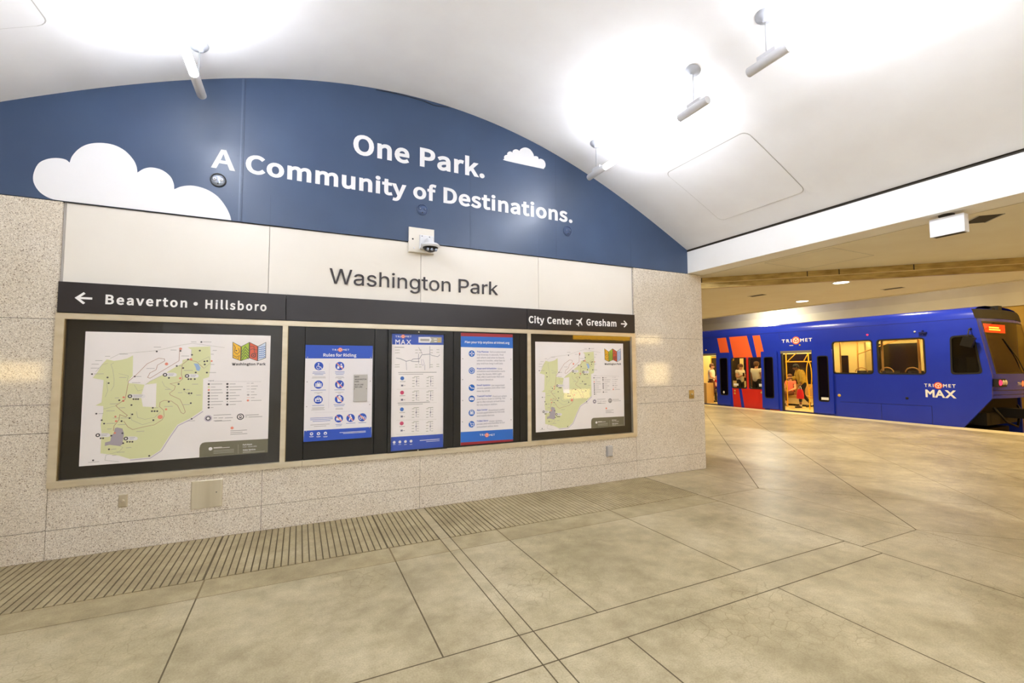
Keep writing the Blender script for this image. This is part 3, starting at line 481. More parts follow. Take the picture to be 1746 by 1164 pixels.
def built_in(ch, cache={}):
    if ch not in cache:
        t = bpy.data.curves.new('tmp', 'FONT')
        t.body = ch; t.size = 1.0; t.resolution_u = 3
        o = bpy.data.objects.new('tmp', t)
        COL.objects.link(o)
        dg = bpy.context.evaluated_depsgraph_get()
        c = o.evaluated_get(dg).to_curve(dg)
        spl = []
        for sp in c.splines:
            bp = sp.bezier_points
            pts = []
            for i in range(len(bp)):
                a, b = bp[i], bp[(i + 1) % len(bp)]
                p0, h0, h1, p1 = a.co, a.handle_right, b.handle_left, b.co
                flat = (h0 - p0).cross(p1 - p0).length < 1e-4 and (h1 - p0).cross(p1 - p0).length < 1e-4
                for k in range(1 if flat else 4):
                    u = k / 4
                    q = p0 * (1 - u) ** 3 + h0 * 3 * (1 - u) ** 2 * u + h1 * 3 * (1 - u) * u * u + p1 * u ** 3
                    q = (q.x * 1000, q.y * 1000)
                    if not pts or (Vector(q) - Vector(pts[-1])).length > 2:
                        pts.append(q)
            spl.append(pts)
        xs = [p[0] for q in spl for p in q]
        cache[ch] = (max(xs) + 60 if xs else 300, spl)
        bpy.data.objects.remove(o)
    return cache[ch]

FILL_CACHE = {}
def glyph_tris(key, spl):
    """triangles of one glyph, filled with its holes"""
    if key not in FILL_CACHE:
        ar = [sum(q[i - 1][0] * q[i][1] - q[i][0] * q[i - 1][1] for i in range(len(q))) for q in spl]
        big_ = max(ar, key=abs)
        sets = [[q for q in spl]] if any(a * big_ < 0 for a in ar) else [[q] for q in spl]
        vs, keep = [], []
        for n_, loops in enumerate(sets):
            b = MB()
            b.fill(loops, lambda u, v, w=0: Vector((u, v, w)), 1, 0, 'black')
            o = len(vs)
            keep += [[o + i for i in f] for f in b.f if all(abs(b.v[i][2] - 1) < 1e-3 for i in f)]
            vs += [(v[0], v[1], float(n_)) for v in b.v]
        FILL_CACHE[key] = (vs, keep)
    return FILL_CACHE[key]

def embolden(spl, k):
    """grow the ink of a glyph by k: outer loops move out, holes close in"""
    ar = [sum(q[i - 1][0] * q[i][1] - q[i][0] * q[i - 1][1] for i in range(len(q))) for q in spl]
    sg = 1 if max(ar, key=abs) > 0 else -1
    res = []
    for q, a_ in zip(spl, ar):
        kk = k
        if a_ * sg < 0:                                   # a hole keeps most of its width
            kk = min(k, 0.42 * abs(a_) / sum((Vector(q[i]) - Vector(q[i - 1])).length for i in range(len(q))))
        src = [Vector(p) for i, p in enumerate(q) if (Vector(p) - Vector(q[i - 1])).length > 1e-6]
        for _ in range(6):
            n = len(src); lp = []
            for i in range(n):
                p = src[i]
                d1, d2 = (p - src[i - 1]).normalized(), (src[(i + 1) % n] - p).normalized()
                n1, n2 = Vector((d1.y, -d1.x)), Vector((d2.y, -d2.x))
                h = n1 + n2
                h = n1.copy() if h.length < 1e-3 else h.normalized()
                lp.append(p + h * (sg * kk / max(0.45, h.dot(n1))))
            bad = [i for i in range(n) if (lp[(i + 1) % n] - lp[i]).dot(src[(i + 1) % n] - src[i]) <= 0]
            if not bad or n < 6:
                break
            drop = set(); new = []
            for i in bad:
                if i not in drop and (i + 1) % n not in drop:
                    src[i] = (src[i] + src[(i + 1) % n]) / 2
                    drop.add((i + 1) % n)
            src = [p for i, p in enumerate(src) if i not in drop]
        lp = [tuple(p) for p in lp]
        res.append(lp)
    return res

def text(mb, s, font, fn, w, x0, x1, base, cap, m, bold=0.0, depth=0.0, track=0.0):
    """one word or line whose ink runs from x0 to x1 and whose capitals are cap high; bold is an outline half-width in em/1000"""
    fid = {0: FONT_B, 1: FONT_A, 2: None}[font]
    cur = 0.0; pl = []
    for ch in s:
        if ch == ' ':
            cur += (fid[' '][0] if fid else 300) + track
            continue
        a, spl = (fid[ch] if fid else built_in(ch))
        pl.append((ch, spl, cur)); cur += a + track + bold
    xs = [p[0] + c for ch, spl, c in pl for q in spl for p in q]
    lo, hi = min(xs) - bold, max(xs) + bold
    caph = {0: 733.0, 1: 727.0, 2: 680.0}[font]
    if fid is None:
        caph = max(p[1] for q in built_in('T')[1] for p in q)
    elif font == 1:
        caph = max(p[1] for q in fid['P'][1] for p in q)
    else:
        caph = max(p[1] for q in fid['H'][1] for p in q)
    sx = (x1 - x0) / (hi - lo); sy = cap / (caph + 2 * bold)
    X = lambda u: x0 + (u - lo) * sx
    Y = lambda v: base + (v + bold) * sy
    for ch, spl, c in pl:
        q_ = embolden(spl, bold) if bold else spl
        vs, fs = glyph_tris((font, ch, bold), q_)
        mb.add([fn(X(v[0] + c), Y(v[1]), w + 3e-5 * v[2]) for v in vs], fs, m)
        if bold:
            vs, fs = glyph_tris((font, ch), spl)
            mb.add([fn(X(v[0] + c), Y(v[1]), w + 3e-5 * v[2] + 1.2e-4) for v in vs], fs, m)
        if depth:
            for q in spl:
                k = len(q)
                vs3 = [fn(X(p[0] + c), Y(p[1]), w) for p in q] + [fn(X(p[0] + c), Y(p[1]), w - depth) for p in q]
                mb.add(vs3, [(i, (i + 1) % k, k + (i + 1) % k, k + i) for i in range(k)], m)

def draw_art(mb, items, fn, ox, oy, w0, step=0.00025):
    for it in items:
        m = 'art_' + it[1]; w = w0 + step * it[2]
        if it[0] == 'p':
            p = it[3]
            mb.fill([[(ox + p[i], oy + p[i + 1]) for i in range(0, len(p), 2)]], fn, w, w - step * 0.4, m) if len(p) > 10 else \
                mb.poly([(ox + p[i], oy + p[i + 1]) for i in range(0, len(p), 2)], fn, w, None, m)
        elif it[0] == 'd':
            mb.poly([(ox + it[3] + it[5] * math.cos(math.pi * k / 8), oy + it[4] + it[5] * math.sin(math.pi * k / 8)) for k in range(16)], fn, w, None, m)
        elif it[0] == 'l':
            p = it[4]
            mb.stroke([(ox + p[i], oy + p[i + 1]) for i in range(0, len(p), 2)], it[3], fn, w, m)
        else:
            _, c, L_, s, u0, u1, v, cap, bold, font = it
            text(mb, s, font, fn, w, ox + u0, ox + u1, oy + v, cap, m, bold=(0, 10, 16, 24)[bold], track=(60 if font == 2 else 0))
# ------------------------------------------------------------------ the setting
WALL = 4.961                     # face of the granite
def vz(x):
    d = x - 1.15
    return 4.639 - 0.0891 * d * d + 0.00074 * d ** 4
VX0, VX1 = -3.015, 5.315         # feet of the vault
BACK = -5.0                      # rear wall of the side passages
HALL = -13.0                     # rear wall of the vaulted hall
S = {'kind': 'structure'}

# floor slab, joints and ridged strip
b = MB()
b.box((-8, HALL - 0.2, -1.1), (14.92, 20, 0), 'floor')
def joint(x0, y0, x1, y1, w, m='joint', z=0.0008):
    d = Vector((x1 - x0, y1 - y0, 0)).normalized(); n = Vector((-d.y, d.x, 0)) * (w / 2)
    p, q = Vector((x0, y0, z)), Vector((x1, y1, z))
    b.add([p - n, q - n, q + n, p + n], [(0, 1, 2, 3)], m)
b.add([(-8, 4.012, 0.0004), (1.177, 4.012, 0.0004), (1.177, WALL, 0.0004), (-8, WALL, 0.0004)], [(0, 1, 2, 3)], 'joint')
b.add([(1.271, 4.012, 0.0004), (4.385, 4.012, 0.0004), (4.385, WALL, 0.0004), (1.271, WALL, 0.0004)], [(0, 1, 2, 3)], 'joint')
x = -3.6
while x < 4.37:
    if not (x + 0.04 > 1.177 and x < 1.271):
        wide = min(abs(x - q) for q in (-0.585, 0.735, 1.722, 3.045)) < 0.026
        b.box((x + (0.006 if wide else 0), 4.012, 0), (x + 0.0405, WALL - 0.004, 0.0045), 'ridge')
    x += 0.0508
for xa, xb in ((-8, 1.177), (1.271, 4.385)):
    b.add([(xa, 3.722, 0.0003), (xb, 3.722, 0.0003), (xb, 4.012, 0.0003), (xa, 4.012, 0.0003)], [(0, 1, 2, 3)], 'ridge')
b.box((-8, 4.012, 0), (-3.6, WALL - 0.004, 0.0045), 'ridge')
b.add([(-8, WALL - 0.006, 0.001), (5.6, WALL - 0.006, 0.001), (5.6, WALL, 0.001), (-8, WALL, 0.001)], [(0, 1, 2, 3)], 'dark_gap')
joint(-8, 3.726, 4.385, 3.715, 0.006, 'joint_soft'); joint(-8, 4.014, 4.385, 4.01, 0.005, 'joint_soft')
for xx in (-1.92, -0.597, 0.726, 1.73, 3.054):
    joint(xx, 3.72, xx, 2.405, 0.009); joint(xx, 2.12, xx, BACK, 0.009)
    joint(xx, 4.012, xx, 3.72, 0.012, 'joint_soft')
joint(1.177, WALL, 1.177, BACK, 0.008); joint(1.271, WALL, 1.271, BACK, 0.008)
joint(4.385, WALL, 4.385, BACK, 0.010); joint(5.287, WALL, 5.287, BACK, 0.006, 'joint_soft')
for yy in (2.405, 2.12, -0.81, -1.1, -4.0):
    joint(-8, yy, 4.385, yy, 0.009)
for k in range(5):
    yy = 3.88 - 1.61 * k
    joint(4.385, yy, 5.287, yy, 0.007, 'joint' if k else 'joint_soft')
def diag(sgn, c, w, m):
    # y = sgn * (x - c) clipped to the platform
    pts = []
    x0, x1 = 5.287, 14.3
    for t in range(2):
        xx = (x0, x1)[t]; yy = sgn * (xx - c)
        if yy < BACK: yy = BACK; xx = yy / sgn + c
        if yy > 20: yy = 20; xx = yy / sgn + c
        pts.append((xx, yy))
    if pts[1][0] > pts[0][0]:
        joint(*pts[0], *pts[1], w, m)
for k in range(-6, 12):
    diag(1, 1.41 + 1.607 * k, 0.010 if k in (0, 1) else 0.006, 'joint' if k in (0, 1) else 'joint_soft')
    diag(-1, 9.17 + 1.607 * k, 0.006, 'joint_soft')
b.add([(14.36, BACK, 0.001), (14.92, BACK, 0.001), (14.92, 20, 0.001), (14.36, 20, 0.001)], [(0, 1, 2, 3)], 'edge_strip')
b.build('floor', **S)

# granite wall: slabs in front of a dark backing
b = MB()
b.box((-8, 4.992, 0), (5.585, 20, 5.2), 'backing')
G = 0.0035
def slab(x0, x1, z0, z1):
    b.box((x0 + G / 2, WALL, z0 + G / 2), (x1 - G / 2, 4.992, z1 - G / 2), 'granite')
rows = (0, 0.237, 1.024, 1.254, 1.959, 2.953)
for xa, xb in ((-8, -5.9), (-5.9, -3.9), (-3.9, -1.83), (4.266, 5.6)):
    for za, zb in zip(rows, rows[1:]):
        slab(xa, xb, za, zb)
for xa, xb in zip((-1.83, -0.303, 1.222, 2.742), (-0.303, 1.222, 2.742, 4.266)):
    slab(xa, xb, 0, 0.237); slab(xa, xb, 0.237, 0.578)
for za, zb in zip(rows, rows[1:]):
    b.box((5.585, 4.994, za + G / 2), (5.602, 20, zb - G / 2), 'granite')
b.build('wall_back', **S)

# painted arch over it
b = MB()
N_ = 64
arch = [(VX0 + (5.318 - VX0) * k / N_, vz(VX0 + (5.318 - VX0) * k / N_) + 0.02) for k in range(N_ + 1)]
b.poly([(VX0, 2.957)] + [(5.318, 2.957)] + arch[::-1], on_wall(4.957), 0, -0.03, 'blue_wall')
fn = on_wall(4.957)
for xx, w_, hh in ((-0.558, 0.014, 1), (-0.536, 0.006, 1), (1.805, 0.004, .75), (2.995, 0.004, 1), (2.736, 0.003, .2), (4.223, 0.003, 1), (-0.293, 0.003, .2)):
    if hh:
        b.poly([(xx - w_ / 2, 2.96), (xx + w_ / 2, 2.96), (xx + w_ / 2, 2.96 + (vz(xx) - 2.97) * hh), (xx - w_ / 2, 2.96 + (vz(xx) - 2.97) * hh)], fn, 0.003 if -0.56 < xx < -0.53 else 0.0008, -0.001, 'seam_highlight' if xx == -0.558 else 'seam_dark')
for cx, cz in ((-0.61, 3.2), (-0.60, 3.02), (-0.59, 3.6), (1.86, 3.02), (2.68, 3.02)):
    b.lathe([(0.005, 0), (0.004, 0.002)], (cx, 4.957, cz), (0, -1, 0), 'blue_wall', 8)
arch_o = b.build('wall_arch', **S)
b = MB(); fn = on_wall(4.956)
for s, x0, x1, base, cap, bd in (('One', 0.472, 1.073, 3.838, 0.222, 13), ('Park.', 1.193, 1.988, 3.838, 0.222, 13), ('A', -0.794, -0.604, 3.443, 0.190, 9),
                                 ('Community', -0.515, 1.039, 3.445, 0.187, 13), ('of', 1.12, 1.386, 3.455, 0.180, 13), ('Destinations.', 1.473, 3.247, 3.456, 0.187, 13)):
    text(b, s, 0, fn, 0.001, x0, x1, base, cap, 'white_vinyl', bold=bd)
b.build('lettering', arch_o, label='white painted words on the blue arch')
big = [(-1.909, 2.966), (-1.973, 3.007), (-2.013, 3.077), (-2.019, 3.152), (-1.995, 3.242), (-1.948, 3.291), (-1.886, 3.316), (-1.828, 3.315), (-1.799, 3.293), (-1.785, 3.353), (-1.742, 3.428), (-1.684, 3.479), (-1.605, 3.507), (-1.516, 3.508), (-1.438, 3.473), (-1.379, 3.408), (-1.352, 3.349), (-1.343, 3.291), (-1.298, 3.335), (-1.241, 3.357), (-1.167, 3.347), (-1.106, 3.301), (-1.078, 3.24), (-1.072, 3.185), (-1.013, 3.223), (-0.928, 3.243), (-0.826, 3.226), (-0.736, 3.173), (-0.669, 3.086), (-0.634, 3.012), (-0.62, 2.959), (-0.9, 2.958), (-1.3, 2.958), (-1.7, 2.958), (-1.84, 2.958)]
small = [(2.279, 4.115), (2.25, 4.134), (2.25, 4.163), (2.268, 4.185), (2.292, 4.194), (2.295, 4.219), (2.319, 4.242), (2.345, 4.247), (2.364, 4.238), (2.372, 4.266), (2.406, 4.289), (2.442, 4.29), (2.462, 4.278), (2.48, 4.307), (2.521, 4.334), (2.562, 4.344), (2.611, 4.334), (2.645, 4.306), (2.666, 4.276), (2.671, 4.252), (2.698, 4.261), (2.729, 4.255), (2.743, 4.228), (2.771, 4.24), (2.814, 4.23), (2.839, 4.196), (2.839, 4.151), (2.813, 4.114), (2.777, 4.112)]
def spline(pts, n=4, sharp=0.62):
    out = []
    k = len(pts)
    V = [Vector(p) for p in pts]
    def corner(i):
        a, p, c = V[i - 1], V[i], V[(i + 1) % k]
        return (p - a).normalized().dot((c - p).normalized()) < sharp
    for i in range(k):
        p1, p2 = V[i], V[(i + 1) % k]
        p0 = p1 * 2 - p2 if corner(i) else V[i - 1]
        p3 = p2 * 2 - p1 if corner((i + 1) % k) else V[(i + 2) % k]
        for j in range(n):
            t = j / n
            q = 0.5 * (2 * p1 + (p2 - p0) * t + (2 * p0 - 5 * p1 + 4 * p2 - p3) * t * t + (3 * p1 - p0 - 3 * p2 + p3) * t ** 3)
            out.append((q.x, q.y))
    return out
for nm, pts, lb in (('painted_cloud', big, 'large white painted cloud'), ('painted_cloud', small, 'small white painted cloud')):
    b = MB(); b.fill([spline(pts)], on_wall(4.956), 0.001, 0.0, 'white_vinyl'); b.build(nm, arch_o, label=lb)

# vault
b = MB()
vs, fs = [], []
NX = 72
for k in range(NX + 1):
    xx = VX0 + (VX1 - VX0) * k / NX
    for off in (0, 0.15):
        vs += [(xx, HALL, vz(xx) + off), (xx, 4.99, vz(xx) + off)]
for k in range(NX):
    o = 4 * k
    fs += [(o, o + 1, o + 5, o + 4), (o + 2, o + 6, o + 7, o + 3)]
b.add(vs, fs, 'vault', True)
b.box((VX1 - 0.003, HALL, 3.2885), (VX1 + 0.10, 4.957, 3.299), 'dark_gap')
b.build('ceiling', **S)
# beams at the feet of the vault
for nm, xa, xb in (('trim_1', 5.318, 5.632), ('trim_2', -3.33, -3.018)):
    b = MB(); b.box((xa, HALL, 2.956), (xb, 4.985 if xa > 0 else 4.95, 3.288), 'beam'); b.box((xa + .02, HALL, 3.288), (xb, 4.985, 3.6), 'backing'); b.build(nm, **S)
# low platform ceiling with a dark joint beside the beam
b = MB()
b.box((5.632, BACK, 2.972), (5.652, 4.985, 3.1), 'dark_gap')
b.box((5.652, BACK, 2.956), (10.78, 20, 3.08), 'soffit')
b.box((10.76, BACK, 2.938), (10.80, 20, 3.16), 'soffit')
pw = 0.004
for q in (((5.73, 3.13), (6.62, 3.13)), ((5.73, 4.0), (6.62, 4.0)), ((5.73, 3.13), (5.73, 4.0)), ((6.62, 3.13), (6.62, 4.0))):
    (xa, ya), (xb, yb) = q
    b.box((min(xa, xb) - pw / 2, min(ya, yb) - pw / 2, 2.954), (max(xa, xb) + pw / 2, max(ya, yb) + pw / 2, 2.957), 'groove')
b.build('ceiling_platform', **S)
b = MB(); b.box((-8, BACK, 2.956), (-3.33, 4.95, 3.08), 'soffit'); b.build('ceiling_side', **S)
b = MB(); b.box((-8.2, BACK, 0), (-8, 4.95, 3.1), 'tunnel'); b.build('wall_left', **S)
b = MB(); b.box((5.635, BACK - 0.2, -1.1), (18.6, BACK, 5.2), 'white_panel'); b.box((-8, BACK - 0.2, 0), (-3.335, BACK, 3.1), 'white_panel')
b.box((5.635, HALL, 0), (5.8, BACK - 0.2, 3.6), 'white_panel'); b.box((-3.5, HALL, 0), (-3.335, BACK - 0.2, 3.6), 'white_panel')
b.box((-3.5, HALL - 0.2, 0), (5.8, HALL, 5.2), 'white_panel'); b.build('wall_front', **S)
# tunnel round the track
b = MB()
prof = [(10.80, 3.05)] + [(10.80 + 7.6 * (1 - math.cos(math.pi * k / 16)) / 2 * 0.987, 3.15 + 1.75 * math.sin(math.pi * k / 16) + 0.45 * k / 16) for k in range(0, 17)] + [(18.3, 3.22)]
vs = []; fs = []
for p in prof:
    vs += [(p[0], BACK, p[1]), (p[0], 20, p[1])]
for k in range(len(prof) - 1):
    fs.append((2 * k, 2 * k + 1, 2 * k + 3, 2 * k + 2))
b.add(vs, fs, 'tunnel', False)
b.box((18.3, BACK, 3.22), (18.6, 20, 3.9), 'tunnel')
b.build('ceiling_tunnel', **S)
b = MB(); b.box((18.34, BACK, -1.1), (18.6, 20, 3.22), 'tunnel_low'); b.build('wall_right', **S)
b = MB(); b.box((5.585, 20, -1.1), (18.6, 20.2, 5.2), 'tunnel'); b.build('wall_far', **S)
b = MB(); b.box((14.92, BACK, -1.1), (18.34, 20, -0.9), 'ballast')
for xx in (15.58, 17.02):
    b.box((xx - 0.035, BACK, -0.9), (xx + 0.035, 20, -0.76), 'rail_steel')
b.build('track_bed', **S)

# gate track set diagonally across the platform ceiling
b = MB()
dg_ = Matrix(((0.7071, 0.7071, 0, 5.67), (-0.7071, 0.7071, 0, 5.24), (0, 0, 1, 0), (0, 0, 0, 1)))
b.box((-0.15, 0, 2.878), (7.2, 0.10, 2.956), 'gold', dg_)
b.box((-0.15, -0.006, 2.868), (7.2, 0.05, 2.877), 'gold_lip', dg_)
b.box((-0.15, 0.012, 2.786), (7.2, 0.07, 2.868), 'gold', dg_)
for t in (0.165, 1.62, 2.02, 2.9, 4.6):
    b.box((t, -0.004, 2.872), (t + 0.012, 0.001, 2.956), 'dark_gap', dg_)
b.build('trim_3', **S)

b = MB(); b.box((-1.829, 4.986, 2.24), (4.265, 4.9915, 2.956), 'reveal'); b.build('trim_4', **S)
